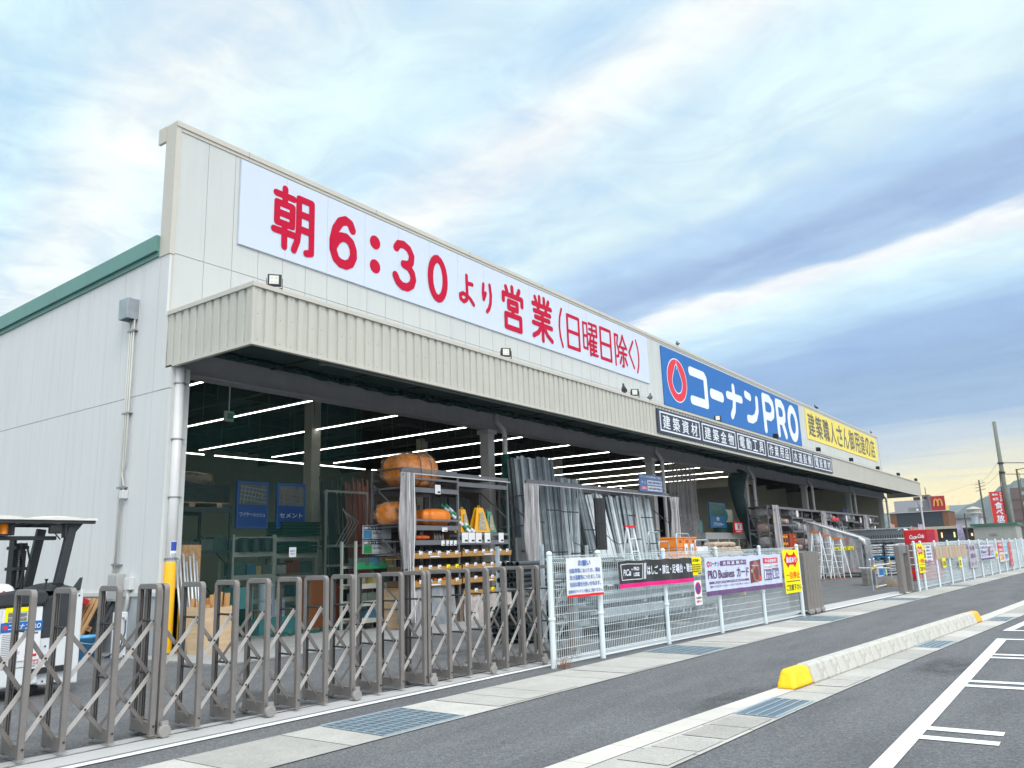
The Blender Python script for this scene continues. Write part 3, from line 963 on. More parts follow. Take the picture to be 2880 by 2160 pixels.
for key, x0, x1, z0, z1, wd in (('asa', 10.58, 11.83, 8.43, 10.03, .168), ('6', 12.27, 13.19, 8.51, 9.91, .235), ('3', 14.44, 15.36, 8.50, 9.91, .225),
                                ('0', 15.83, 16.69, 8.51, 9.91, .225), ('yo', 17.13, 17.96, 8.74, 9.72, .13), ('ri', 18.23, 18.83, 8.71, 9.72, .13),
                                ('ei', 19.27, 20.50, 8.41, 9.97, .175), ('gyo', 20.91, 22.23, 8.40, 10.04, .165), ('op', 22.55, 22.88, 8.46, 9.92, .11),
                                ('hi', 23.08, 24.02, 8.52, 9.82, .13), ('yobi', 24.18, 25.27, 8.52, 9.86, .105), ('hi', 25.42, 26.36, 8.54, 9.86, .13),
                                ('jo', 26.53, 27.62, 8.50, 9.88, .115), ('ku', 27.66, 28.26, 8.62, 9.82, .12), ('cl', 28.34, 28.68, 8.49, 9.92, .11)):
    MB().strokes(G[key], x0 + wd / 2, x1 - wd / 2, z0 + wd / 2, z1 - wd / 2, FY - .050, wd).build('letter', TRED, s)
MB().lathe([(.185, 0), (.185, .004)], (0, 0, 0), 20).warp(lambda x, y, z: (13.815 + x, FY - .05 - z, 9.53 + y)).build('letter', TRED, s)
MB().lathe([(.185, 0), (.185, .004)], (0, 0, 0), 20).warp(lambda x, y, z: (13.815 + x, FY - .05 - z, 8.88 + y)).build('letter', TRED, s)

s = thing('shop_sign', 'big blue facade sign with a red ring logo and white rounded letters', 'sign', (0, 0, 0))
mb = MB()
for i in range(8):
    mb.box(30.78 + i * 2.461, 30.78 + (i + 1) * 2.461 - .005, FY - .045, FY - .004, 7.56, 10.14)
mb.build('sign_panel', SBLUE, s)


def ring(x0, x1, z0, z1, y, grow, mt, parent):
    cx, cz, rx, rz2 = (x0 + x1) / 2, (z0 + z1) / 2, (x1 - x0) / 2, (z1 - z0) / 2
    n = 48
    o, i_ = [], []
    for k in range(n + 1):
        a = math.pi / 2 + 2 * math.pi * k / n
        o.append((cx + (rx + grow) * math.cos(a), y, cz + (rz2 + grow) * math.sin(a)))
        c_, s_ = math.cos(a), math.sin(a)
        ri = .48 + .10 * max(0, s_) ** 6
        xx = cx + (rx * ri - grow) * c_ * (1 - .30 * max(0, s_))
        zz = cz - rz2 * .04 + (rz2 * (.52 + (.24 * max(0, s_) ** 5)) - grow) * s_
        i_.append((xx, y, zz))
    mbr = MB()
    for k in range(n):
        if k in (0, n - 1) and grow < 0:
            # leave the slit at the top open
            mv = .03 if k == 0 else -.03
        mbr.add([o[k], o[k + 1], i_[k + 1], i_[k]], [(0, 1, 2, 3)])
    return mbr.build('logo_ring', mt, parent)


ring(31.20, 33.28, 7.83, 9.81, FY - .048, .0, LWHITE, s)
ring(31.20, 33.28, 7.83, 9.81, FY - .052, -.045, SRED, s)
MB().poly([(32.215, FY - .056, 9.30), (32.265, FY - .056, 9.30), (32.25, FY - .056, 9.80), (32.23, FY - .056, 9.80)]).build('logo_slit', LWHITE, s)
LG = {
    'ko': ([[(0, 10), (9.0, 10), (10, 9.0), (10, 0), (0, 0)]], .42), 'bar': ([[(0, 5.5), (10, 4.5)]], .50),
    'na': ([[(0, 6.6), (10, 6.6)], [(4.6, 10), (4.6, 5.2), (3.9, 2.2), (2.2, 0)]], .40),
    'n': ([[(0, 10), (3.6, 9.4)], [(10, 9.6), (9.7, 5), (7.6, 1.6), (4.4, 0.1), (.6, 0)]], .42),
    'P': ([[(0, 0), (0, 10), (6.5, 10), (9.4, 8.8), (10, 7.2), (9.4, 5.4), (6.5, 4.3), (0, 4.3)]], .47),
    'R': ([[(0, 0), (0, 10), (6.5, 10), (9.4, 8.8), (10, 7.2), (9.4, 5.4), (6.5, 4.3), (0, 4.3)], [(6.0, 4.3), (10, 0)]], .47),
    'O': ([[(5 + 5 * math.sin(a * math.pi / 12), 5 + 5 * math.cos(a * math.pi / 12)) for a in range(25)]], .50)}
for key, x0, x1, z0, z1 in (('ko', 33.56, 35.68, 7.96, 9.73), ('bar', 35.96, 37.72, 8.46, 9.15), ('na', 38.08, 40.40, 7.85, 9.77), ('n', 40.75, 42.85, 7.97, 9.67),
                            ('P', 43.54, 45.55, 7.68, 9.97), ('R', 45.86, 47.60, 7.68, 9.97), ('O', 47.92, 49.98, 7.68, 9.94)):
    ln, wd = LG[key]
    MB().strokes(ln, x0 + wd / 2, x1 - wd / 2, z0 + wd / 2, z1 - wd / 2, FY - .05, wd).build('letter', LWHITE, s)

s = thing('slogan_sign', 'yellow facade sign with dark characters at the far end of the parapet', 'sign', (0, 0, 0))
MB().box(51.9, 72.3, FY - .04, FY - .004, 8.2, 10.15).build('sign_panel', SYEL, s)
tx = '建築職人さん御用達の店'
cw = (71.6 - 52.2) / len(tx)
for i, ch in enumerate(tx):
    MB().text(ch, 52.2 + i * cw + .13, 52.2 + (i + 1) * cw - .13, 8.42, 9.94, FY - .046, .022).build('letter', LGREY, s)

s = thing('category_board', 'dark board with six white-framed product names fixed low on the canopy fascia', 'sign', (0, 0, 0))
MB().box(24.28, 46.25, CYF - .06, CYF - .02, 5.38, 6.20).build('sign_panel', SDARK, s)
for (x0, x1), wds in zip(((24.45, 27.82), (28.04, 31.48), (31.7, 35.1), (35.4, 38.67), (39.02, 42.4), (42.72, 46.08)),
                         ('建築資材', '建築金物', '電動工具', '作業用品', '水道設備', '電設資材')):
    f = MB()
    y0, y1 = CYF - .068, CYF - .062
    f.box(x0, x1, y0, y1, 6.08, 6.13)
    f.box(x0, x1, y0, y1, 5.46, 5.51)
    f.box(x0, x0 + .06, y0, y1, 5.51, 6.08)
    f.box(x1 - .06, x1, y0, y1, 5.51, 6.08)
    fo = f.build('name_frame', LWHITE, s)
    cw = (x1 - x0 - .25) / 4
    q = MB()
    for i, ch in enumerate(wds):
        q.text(ch, x0 + .12 + i * cw + .12, x0 + .12 + (i + 1) * cw - .10, 5.56, 6.03, CYF - .064, .018)
    q.build('lettering', LWHITE, fo)

# floodlights standing on the canopy edge
FLX = [8.78, 15.9, 22.95, 30.0, 37.05, 44.15, 51.3, 58.6, 65.6, 72.85]
FLAB = ['first black floodlight on the canopy, beside its near corner', 'second black floodlight on the canopy, below the red number lettering',
        'third canopy floodlight, standing between the two pigeons', 'canopy floodlight below the red ring logo of the blue sign',
        'canopy floodlight below the white letters of the blue sign', 'canopy floodlight below the left part of the yellow sign',
        'canopy floodlight below the right part of the yellow sign', 'canopy floodlight at the far corner of the parapet',
        'next to last floodlight, alone on the far canopy beyond the parapet', 'last floodlight at the far tip of the canopy']


def flood():
    t = thing('floodlight', FLAB[0], 'floodlight', (0, 0, 0), rad(0), 'floodlights along the canopy')
    c = MB()
    c.box(-.17, .17, -.05, .07, .06, .36)
    c.build('housing', BLACK, t, bevel=.012)
    f = MB()
    for i in range(7):
        f.box(-.15 + i * .047, -.14 + i * .047, .07, .12, .09, .33)
    f.build('cooling_fins', BLACK, t)
    MB().box(-.125, .10, -.058, -.052, .10, .32).build('lens', mat('lens_pale', (.70, .73, .68), .25, var=.05), t)
    for x in (-.065, .045):
        for z in (.155, .265):
            q = MB()
            l_ = MB().lathe([(.032, 0), (.02, .006)], (0, 0, 0), 10).warp(lambda a, b, c, x=x, z=z: (x + a, -.058 - c, z + b))
            q.add(l_.v, l_.f)
            q.build('led_cluster', mat('led_off', (.62, .60, .45), .3), t)
    b_ = MB()
    b_.box(-.20, -.185, -.02, .03, 0, .26)
    b_.box(.185, .20, -.02, .03, 0, .26)
    b_.box(-.20, .20, -.03, .04, -.01, .005)
    b_.build('bracket', BLACK, t)
    return t


f0 = flood()
for i, x in enumerate(FLX):
    o = f0 if i == 0 else dup(f0, label=FLAB[i])
    o.location = (x, CYF + .05, CZ1 + .03)
    o.scale = (.72,) * 3
    o.rotation_euler = (0, 0, rad(-38 if i < 2 else (-50 if i < 4 else 150)))

# pigeons
PIG = mat('pigeon_grey', (.075, .08, .10), .7, var=.4, scale=20)


def pigeon(loc, rz, label, sc=1.0):
    t = thing('pigeon', label, 'bird', loc, rz)
    t.scale = (sc,) * 3
    b = MB()
    b.tube([(-.24, 0, .045), (-.17, 0, .065), (-.10, 0, .10), (-.02, 0, .14), (.05, 0, .175), (.085, 0, .22), (.10, 0, .255), (.115, 0, .285), (.135, 0, .290), (.15, 0, .283)],
           [.012, .030, .055, .072, .068, .042, .030, .032, .024, .008], 10)
    b.build('body', PIG, t, smooth=True)
    for s_ in (-1, 1):
        MB().tube([(-.20, s_ * .04, .07), (-.10, s_ * .062, .12), (.02, s_ * .055, .16)], [.006, .035, .02], 8).build('wing', mat('wing_dark', (.05, .052, .06), .7), t, smooth=True)
        MB().tube([(0, s_ * .02, .085), (.01, s_ * .02, 0), (.04, s_ * .02, 0)], .006, 5).build('leg', mat('bird_leg', (.3, .08, .06), .7), t)
    MB().tube([(.148, 0, .284), (.172, 0, .277)], [.008, .002], 6).build('beak', BLACK, t)


pigeon((22.15, CYF + .02, CZ1 + .02), rad(200), 'pigeon on the canopy edge, left of the third floodlight', 1.0)
pigeon((24.0, CYF + .02, CZ1 + .02), rad(20), 'pigeon on the canopy edge, right of the third floodlight', 1.0)
pigeon((32.7, FY, PT + .03), rad(30), 'pigeon on the parapet top above the blue sign', 1.0)
pigeon((54.8, FY, PT + .03), rad(160), 'pigeon on the parapet top above the left end of the yellow sign', 1.0)
pigeon((71.1, FY, PT + .03), rad(20), 'small dark pigeon near the far end of the parapet', 1.0)

# ================================================================ SIDE WALL FITTINGS
s = thing('roof_vent_hood', 'square galvanised hood high on the left side wall', 'vent hood', (BX0, 15.16, 6.42))
MB().box(-.24, 0, -.16, .17, 0, .42).build('hood', mat('hood_galv', (.36, .40, .43), .4, .5, var=.18, scale=3), s, bevel=.008)
MB().box(-.21, -.02, -.13, .14, -.004, .002).build('opening', BLACK, s)
s = thing('wall_conduits', 'three thin conduits clamped down the left side wall from the hood', 'conduit', (BX0, 15.1, 0))
for j, dy in enumerate((-.075, .0, .065)):
    zl = (1.32, 3.12, 1.4)[j]
    pts = [(-.06, dy, 6.42), (-.06, dy, 4.0)]
    if j == 1:
        pts += [(-.06, dy, 3.3), (-.06, dy - .08, 3.12), (-.06, dy - .08, 2.98)]
    elif j == 0:
        pts += [(-.06, dy, 3.55), (-.06, dy + .10, 3.3), (-.06, dy + .10, 1.32)]
    else:
        pts += [(-.06, dy, 1.75), (-.06, dy + .05, 1.5), (-.06, dy + .05, 1.25)]
    MB().tube(pts, .018, 8).build('conduit', mat('conduit_grey', (.50, .50, .47), .45, var=.05), s, smooth=True)
for z in (6.18, 4.5, 3.05, 1.6):
    c = MB()
    c.box(-.07, -.0, -.13, .13, z, z + .02)
    c.box(-.08, -.07, -.14, .14, z - .01, z + .03)
    c.build('clamp', CLAMP, s)
MB().box(-.12, -.0, -.16, -.04, 2.84, 3.0).build('junction_box', PVC, s, bevel=.01)
s = thing('electric_box', 'grey upright electric box on the left wall above the plinth', 'electric box', (BX0, 15.0, 0.95))
MB().box(-.16, -.0, -.15, .17, 0, .50).build('case', COLG, s, bevel=.012)
MB().box(-.175, -.162, -.12, .14, .04, .46).build('door', mat('box_door', (.38, .39, .39), .5), s)
s = thing('socket_box', 'small cream socket box with a flexible pipe near the wall corner', 'socket box', (BX0, 14.62, 1.15))
MB().box(-.10, 0, -.10, .09, 0, .22).build('case', PVC, s, bevel=.01)
MB().tube([(-.05, 0, 0), (-.06, 0, -.25), (-.05, .10, -.5), (-.06, .14, -1.12)], .035, 8).build('flexible_pipe', COLG, s, smooth=True)
s = thing('water_stand', 'white standing tap post with a dark hose at the wall foot', 'tap post', (7.9, 14.3, 0))
MB().box(-.09, .09, -.09, .09, 0, .78).build('post', mat('post_white', (.65, .68, .70), .4), s, bevel=.01)
MB().tube([(0, -.08, .68), (0, -.18, .70), (0, -.19, .62)], .018, 8).build('tap', GALV, s, smooth=True)
MB().tube([(0, -.19, .62), (-.05, -.28, .45), (-.12, -.25, .15), (-.28, -.10, .04), (-.15, .1, .03), (.1, .0, .03), (-.05, -.3, .05)], .013, 7).build('hose', mat('hose_blue', (.03, .06, .12), .5), s, smooth=True)
s = thing('bucket', 'light blue plastic bucket on the ground beside the leaning pallets', 'bucket', (7.55, 14.75, 0))
MB().lathe([(.15, 0), (.19, .36), (.205, .36), (.205, .40), (.185, .40), (.182, .36), (.145, .02)], (0, 0, 0), 20).build('pail', mat('bucket_blue', (.08, .33, .60), .35), s, smooth=True)
MB().tube([(-.2, 0, .37), (-.16, -.15, .30), (0, -.22, .26), (.16, -.15, .30), (.2, 0, .37)], .006, 6).build('handle', GALV, s)


def pallet(loc, rz, tilt, mt, label):
    t = thing('pallet', label, 'pallet', loc)
    t.rotation_euler = (0, rad(tilt), rz)
    for k in range(7):
        MB().box(-.03, -.008, k * .16, k * .16 + .10, 0, 1.10).build('deck_board', mt, t)
    for k in range(3):
        MB().box(-.008, .09, 0, 1.06, k * .5, k * .5 + .09).build('bearer', mt, t)


PALR = mat('pallet_red', (.42, .01, .02), .5, var=.15)
PALB = mat('pallet_black', (.035, .04, .045), .6, var=.2)
PALW = mat('pallet_wood', (.40, .23, .10), .75, var=.25)
pallet((7.35, 15.35, .02), 0, 24, PALR, 'red plastic pallet leaning on the left wall')
pallet((7.52, 15.15, .02), rad(3), 27, PALW, 'brown wooden pallet with inked characters leaning in front of the red one')
pallet((7.70, 14.95, .02), rad(5), 30, PALB, 'black plastic pallet leaning outermost in the stack by the bucket')
iv = thing('pallet_marking', 'inked characters on the edge of the leaning brown wooden pallet', 'lettering', (7.52, 15.15, .02))
iv.rotation_euler = (0, rad(27), rad(3))
q = MB()
for i, ch in enumerate('テラアパリ'):
    q.text(ch, .0, .075, .90 - i * .19, 1.03 - i * .19, -.006, .01)
q.build('ink', BLACK, iv)

# forklift -----------------------------------------------------------------
FKW = mat('forklift_white', (.66, .70, .72), .4, var=.04, dirt=(2.5, (.42, .43, .42), .66))
FKD = mat('forklift_charcoal', (.028, .034, .040), .5, var=.15)
t = thing('forklift', 'white and charcoal stand-up forklift with orange beacon, parked by the left wall', 'forklift', (0, 0, 0))
body = MB()
body.prism([(5.05, 11.0, .14), (5.56, 11.0, .10), (5.56, 11.0, 1.27), (5.49, 11.0, 1.30), (5.05, 11.0, .68)], (0, 1.15, 0))
body.build('counterweight', FKW, t, bevel=.02)
MB().box(3.55, 5.05, 10.96, 12.1, .16, 1.10).build('battery_case', FKW, t, bevel=.025)
MB().box(3.60, 5.0, 10.955, 10.962, .38, .385).build('panel_gap', BLACK, t)
MB().prism([(5.06, 10.99, .70), (5.40, 10.99, .70), (5.43, 10.99, 1.27), (5.04, 10.99, 1.20)], (0, .9, 0)).build('side_recess', FKD, t, bevel=.015)
h = MB()
h.prism([(3.5, 10.93, 1.11), (5.06, 10.93, 1.11), (5.10, 10.93, 1.22), (5.05, 10.93, 1.29), (4.80, 10.93, 1.31), (4.0, 10.93, 1.24), (3.5, 10.93, 1.2)], (0, 1.25, 0))
h.build('top_cover', FKD, t, bevel=.03, seg=3)
h = MB()
h.grid(lambda u, v: (5.0 + .5 * u, 10.96 + 1.0 * v, 1.28 + .10 * math.sin(u * 2.6) * math.sin(math.pi * v)), 10, 8)
h.build('seat_back', FKD, t, smooth=True)
MB().prism([(5.42, 10.98, 1.28), (5.50, 10.98, 1.27), (5.52, 10.98, 1.43)], (0, .08, 0)).build('fin', FKD, t)
MB().tube([(5.06, 11.0, 1.30), (5.07, 11.0, 1.40), (5.07, 11.0, 1.43)], [.012, .012, .026], 8).build('lever', BLACK, t)
MB().tube([(5.10, 11.02, 1.345), (5.13, 11.02, 1.375), (5.24, 11.02, 1.38), (5.30, 11.02, 1.35)], .010, 6).build('grab_handle', BLACK, t)
for x in (3.95, 5.25):
    MB().lathe([(.16, 0), (.17, .02), (.17, .16), (.16, .18)], (0, 0, 0), 20).warp(lambda a, b, c, x=x: (x - .25 + a, 11.15 + c, .17 + b)).build('wheel', BLACK, t)
MB().box(4.93, 5.38, 10.94, 11.0, .28, .35).build('step', BLACK, t)
MB().bar((5.26, 11.1, 1.34), (5.36, 11.05, 2.10), .085, .11).build('guard_post', FKD, t, bevel=.012)
MB().prism([(5.27, 11.03, 1.95), (5.35, 11.03, 1.95), (5.50, 11.03, 2.14), (5.26, 11.03, 2.14)], (0, .10, 0)).build('guard_bracket', FKD, t)
MB().bar((5.26, 11.95, 1.3), (5.36, 11.9, 2.10), .085, .11).build('guard_post', FKD, t, bevel=.012)
g = MB()
g.box(3.5, 5.62, 10.95, 11.03, 2.13, 2.17)
g.box(3.5, 5.62, 11.95, 12.03, 2.13, 2.17)
for k in range(8):
    g.box(3.6 + k * .27, 3.64 + k * .27, 11.03, 11.95, 2.14, 2.16)
g.build('overhead_guard', FKD, t)
g = MB().grid(lambda u, v: (3.45 + 2.19 * u, 10.93 + 1.15 * v, 2.20 + .035 * math.sin(math.pi * v) + .012 * math.sin(u * 17) + .02 * u * (1 - u)), 24, 6)
g.grid(lambda u, v: (3.45 + 2.19 * u, 10.93 - .004 * math.sin(u * 40), 2.172 + (.03 + .012 * math.sin(u * 17) + .02 * u * (1 - u)) * v), 24, 2)
g.box(3.46, 5.63, 10.94, 12.06, 2.172, 2.20)
g.build('canvas_roof', mat('canvas_white', (.74, .73, .68), .7, var=.06, bump=.3, bscale=8), t)
for x in (4.06, 4.95):
    p_ = MB()
    p_.box(x - .07, x - .04, 11.55, 11.70, .3, 1.95)
    p_.box(x - .01, x + .06, 11.52, 11.72, .3, 1.90)
    p_.tube([(x - .02, 11.5, .4), (x - .02, 11.5, 1.85)], .018, 8)
    p_.tube([(x + .03, 11.48, .4), (x + .03, 11.48, 1.8)], .028, 8)
    for z in (1.55, 1.82):
        p_.box(x - .08, x + .08, 11.46, 11.74, z, z + .04)
    p_.build('mast_rail', BLACK, t)
MB().box(3.5, 5.22, 11.15, 11.25, 1.925, 1.975).build('load_bar', FKD, t)
MB().lathe([(.055, 0), (.055, .02), (.048, .03), (.048, .13), (.036, .155)], (4.55, 11.1, 1.98), 18).build('beacon', mat('beacon_amber', (.85, .25, .01), .2, var=.05), t, smooth=True)
MB().lathe([(.058, 0), (.058, .025)], (4.55, 11.1, 1.975), 18).build('beacon_base', BLACK, t)
MB().box(4.62, 4.66, 11.05, 11.15, 1.98, 2.13).build('beacon_bracket', BLACK, t)
MB().box(5.05, 5.21, 10.98, 11.04, 2.0, 2.12).build('mirror', BLACK, t, bevel=.015)
MB().tube([(5.14, 11.02, 2.0), (5.22, 11.05, 1.93)], .008, 6).build('mirror_arm', BLACK, t)
# posters on the battery case
p_ = MB().box(4.57, 5.03, 10.948, 10.954, .46, 1.08).build('notice', mat('paper', (.74, .76, .78), .5, var=.02), t)
MB().box(4.56, 5.04, 10.940, 10.946, .81, .925).build('blue_label', SBLUE, t)
q = MB()
q.text('コーナンPRO', 4.64, 5.02, .835, .90, 10.936, .02, shear=.2)
q.build('label_lettering', LWHITE, t)
MB().lathe([(.027, 0), (.027, .002)], (0, 0, 0), 16).warp(lambda x, y, z: (4.607 + x, 10.937 - z, .867 + y)).build('label_ring', SRED, t)
q = MB().box(4.60, 4.86, 10.940, 10.946, 1.045, 1.10)
q.box(4.60, 4.63, 10.940, 10.946, .93, 1.045)
q.build('yellow_notice', BYEL, t)
q = MB()
for (a, b, c, d) in ((4.635, 4.74, .99, 1.035), (4.76, 4.85, .985, 1.03), (4.635, 4.73, .935, .98), (4.75, 4.85, .935, .975)):
    q.box(a, b, 10.942, 10.946, c, d)
q.build('notice_pictures', mat('photo_grey', (.17, .19, .18), .5, var=.6, scale=25), t)
q = MB()
for k in range(15):
    z = .775 - k * .021
    q.box(4.585, 4.585 + random.uniform(.14, .24), 10.945, 10.947, z, z + .006)
q.box(4.845, 5.0, 10.945, 10.947, .77, .79)
q.text('点検', 4.88, 4.95, .70, .73, 10.944, .01)
q.build('notice_text', mat('ink_grey', (.10, .11, .14), .6), t)
q = MB().box(4.86, 5.0, 10.944, 10.947, .50, .53)
q.text('チエス', 4.93, 5.03, .40, .455, 10.944, .03, shear=.2)
q.build('red_marks', BRED, t)
for (xa, za, xb, zb) in ((4.98, 1.9, 5.0, 1.33), (4.90, 1.88, 4.93, 1.33)):
    MB().tube([(xa, 11.44, za), ((xa + xb) / 2 + .06, 11.42, (za + zb) / 2), (xb, 11.44, zb)], .012, 6).build('hydraulic_hose', BLACK, t)
q = MB()
for k in range(26):
    q.box(4.915, 4.935, 11.47, 11.485, 1.34 + k * .022, 1.352 + k * .022)
q.build('mast_chain', CLAMP, t)
MB().box(3.6, 4.5, 10.952, 10.956, .20, .30).build('scuffed_stripe', mat('scuff', (.30, .30, .29), .7, var=.4, scale=12), t)
for (x_, z_) in ((5.12, .18), (5.45, .18), (5.12, .60), (5.50, 1.20), (3.7, 1.05), (4.98, 1.05)):
    MB().lathe([(.012, 0), (.012, .004)], (0, 0, 0), 8).warp(lambda a, b, c, x_=x_, z_=z_: (x_ + a, 10.955 - c if x_ < 5.05 else 10.996 - c, z_ + b)).build('bolt', BLACK, t)
hm = thing('helmet', 'white safety helmet lying on the forklift cover', 'helmet', (4.62, 11.15, 1.235))
hb = MB().lathe([(.135, 0), (.132, .03), (.122, .075), (.10, .115), (.065, .145), (.02, .158)], (0, 0, 0), 24, 1.12, .95)
hb.build('shell', mat('helmet_white', (.75, .78, .80), .25), hm, smooth=True)
MB().lathe([(.14, -.006), (.172, -.012), (.172, -.004), (.138, .012)], (.015, 0, 0), 24, 1.15, .95).build('brim', MATS['helmet_white'], hm, smooth=True)
MB().lathe([(.022, 0), (.022, .003)], (0, 0, 0), 14).warp(lambda x, y, z: (-.03 + x, -.128 - z + y * .3, .05 + y)).build('badge', SRED, hm)

# ================================================================ FOLDING GATE
GH, GW = 1.37, 0.42
ga, gb = Vector((3.31, 7.29)), Vector((9.9, 6.62))
gdir = (gb - ga).normalized()
gate = thing('folding_gate', 'long bronze accordion gate of loop frames and crossed bars across the yard entrance', 'gate',
             (ga.x, ga.y, 0), math.atan2(gdir.y, gdir.x))
gxs = [2.35, 2.66, 2.97, 3.28, 3.59, 3.98, 4.34, 4.41, 4.77, 5.13, 5.49, 5.86, 6.21, 6.57, 6.95, 7.29, 7.655, 7.725, 8.08, 8.43, 8.79, 9.14, 9.5, 9.85, 10.2, 10.56, 10.62]
wheels = {7, 10, 13, 17, 20, 23, 26}
FW = .050


def gframe(x, off=0.0):
    """upright loop across the gate line: outer contour minus inner, with rounded top corners"""
    mbf = MB()
    yo, yi = 0.0, FW
    r = .06

    def loop(a0, a1, z0, z1, rr):
        pts = [(a0, z0), (a1, z0)]
        for k in range(5):
            t_ = math.pi / 2 * k / 4
            pts.append((a1 - rr + rr * math.cos(t_), z1 - rr + rr * math.sin(t_)))
        for k in range(5):
            t_ = math.pi / 2 + math.pi / 2 * k / 4
            pts.append((a0 + rr + rr * math.cos(t_), z1 - rr + rr * math.sin(t_)))
        return pts
    o = loop(0, GW, .035, GH, r)
    i_ = loop(FW, GW - FW, .035, GH - FW, .012)
    n = len(o)
    for X_ in (x - .024, x + .024):
        for p, z in o:
            mbf.v.append((X_, p, z))
        for p, z in i_:
            mbf.v.append((X_, p, z))
    b = 0
    m2 = 2 * n
    for k in range(1, n):
        k2 = (k + 1) % n
        mbf.f.append((k, k2, n + k2, n + k))
        mbf.f.append((m2 + k, m2 + n + k, m2 + n + k2, m2 + k2))
        mbf.f.append((k, m2 + k, m2 + k2, k2))
        mbf.f.append((n + k, n + k2, m2 + n + k2, m2 + n + k))
    mbf.f.append((0, n, m2 + n, m2 + 0))
    mbf.f.append((1, m2 + 1, m2 + n + 1, n + 1))
    return mbf


for k, gx in enumerate(gxs):
    x = (gx - ga.x) / gdir.x
    fr = gframe(x).build('loop_frame', GATE, gate, bevel=.004, seg=1)
    MB().box(x - .020, x + .020, FW + .001, GW - FW - .001, .05, .145).build('bottom_rail', GATE, gate)
    g_ = MB()
    g_.box(x - .012, x - .006, GW - FW - .010, GW - FW - .003, .16, GH - FW - .01)
    g_.box(x + .006, x + .012, GW - FW - .010, GW - FW - .003, .16, GH - FW - .01)
    g_.build('guide_slot', BLACK, fr)
    q = MB().lathe([(.010, 0), (.010, .004)], (0, 0, 0), 8).warp(lambda a, b, c, x=x: (x + .005 + a, -.003 - c, .115 + b))
    q.build('bolt', BLACK, fr)
    if k in wheels:
        for yw in (-.035, GW + .03):
            c = MB()
            c.lathe([(.05, 0), (.058, .008), (.058, .04), (.05, .048)], (0, 0, 0), 18).warp(lambda a, b, c_, x=x, yw=yw: (x + .02 + a, yw - .024 + c_, .064 + b))
            c.box(x - .012, x + .05, yw - .018, yw + .018, .06, .15)
            c.build('caster', mat('caster_grey', (.26, .25, .24), .5), gate, smooth=False)
        MB().tube([(x + .02, 0, .064), (x + .02, GW, .064)], .008, 6).build('axle', GATE, gate)
PZ = (1.03, .565, .105)
for k in range(len(gxs) - 1):
    x0, x1 = (gxs[k] - ga.x) / gdir.x, (gxs[k + 1] - ga.x) / gdir.x
    if x1 - x0 < .12:
        continue
    xm = (x0 + x1) / 2
    for (za, zb) in ((PZ[1], PZ[0]), (PZ[2], PZ[1])):
        MB().bar((x0, .10, za), (x1, .10, zb), .012, .034).build('scissor_bar', GATEL, gate)
        MB().bar((x0, .155, zb), (x1, .155, za), .012, .034).build('scissor_bar', GATE, gate)
        MB().tube([(xm, .085, (za + zb) / 2), (xm, .21, (za + zb) / 2)], .009, 8).build('pivot_rod', BLACK, gate)
    for (za, zb) in ((PZ[1], PZ[0]), (PZ[2], PZ[1])):
        if k % 4 == 1:
            MB().bar((x0, .32, za), (x1, .32, zb), .010, .026).build('scissor_bar', GATE, gate)
    for z in PZ:
        MB().tube([(x1, .09, z), (x1, GW - FW, z)], .0105, 8).build('pivot_rod', BLACK, gate)

# stacked far leaf of the second entrance gate
t = thing('folded_gate', 'folded bronze gate leaf standing at the far end of the near white fence', 'gate', (18.92, 5.50, 0), -.06)
for k in range(5):
    x = .02 + k * .205
    pts = []
    for a in range(5):
        t_ = math.pi / 2 * a / 4
        pts.append((x + .195 - .03 + .03 * math.cos(t_), 1.36 + .03 * math.sin(t_)))
    for a in range(5):
        t_ = math.pi / 2 + math.pi / 2 * a / 4
        pts.append((x + .03 + .03 * math.cos(t_), 1.36 + .03 * math.sin(t_)))
    prof = [(x, .10), (x + .195, .10)] + pts
    MB().prism([(a, 0, b) for a, b in prof], (0, .42, 0)).build('leaf_frame', GATE, t)
    for j in range(1 if k % 2 else 2):
        c = MB().lathe([(.05, 0), (.058, .008), (.058, .045), (.05, .052)], (0, 0, 0), 16).warp(lambda a, b, c_, x=x, j=j: (x + .06 + j * .09 + a, -.03 + c_, .064 + b))
        c.build('caster', MATS['caster_grey'], t)
t = thing('gate_receiver', 'bronze gate receiver frame at the near end of the far white fence', 'gate post', (27.15, 5.02, 0), -.07)
for x in (0, .98):
    MB().box(x, x + .17, -.04, .12, 0, 1.44).build('post', GATE, t, bevel=.02)
MB().box(.17, .98, 0, .10, 1.18, 1.44).build('head_box', GATE, t, bevel=.02)
MB().box(.30, .80, -.01, 0, 1.25, 1.34).build('head_plate', mat('plate_blue', (.12, .17, .24), .4), t)
MB().box(.40, .60, .02, .06, .04, 1.18).build('slide_rail', GATE, t)

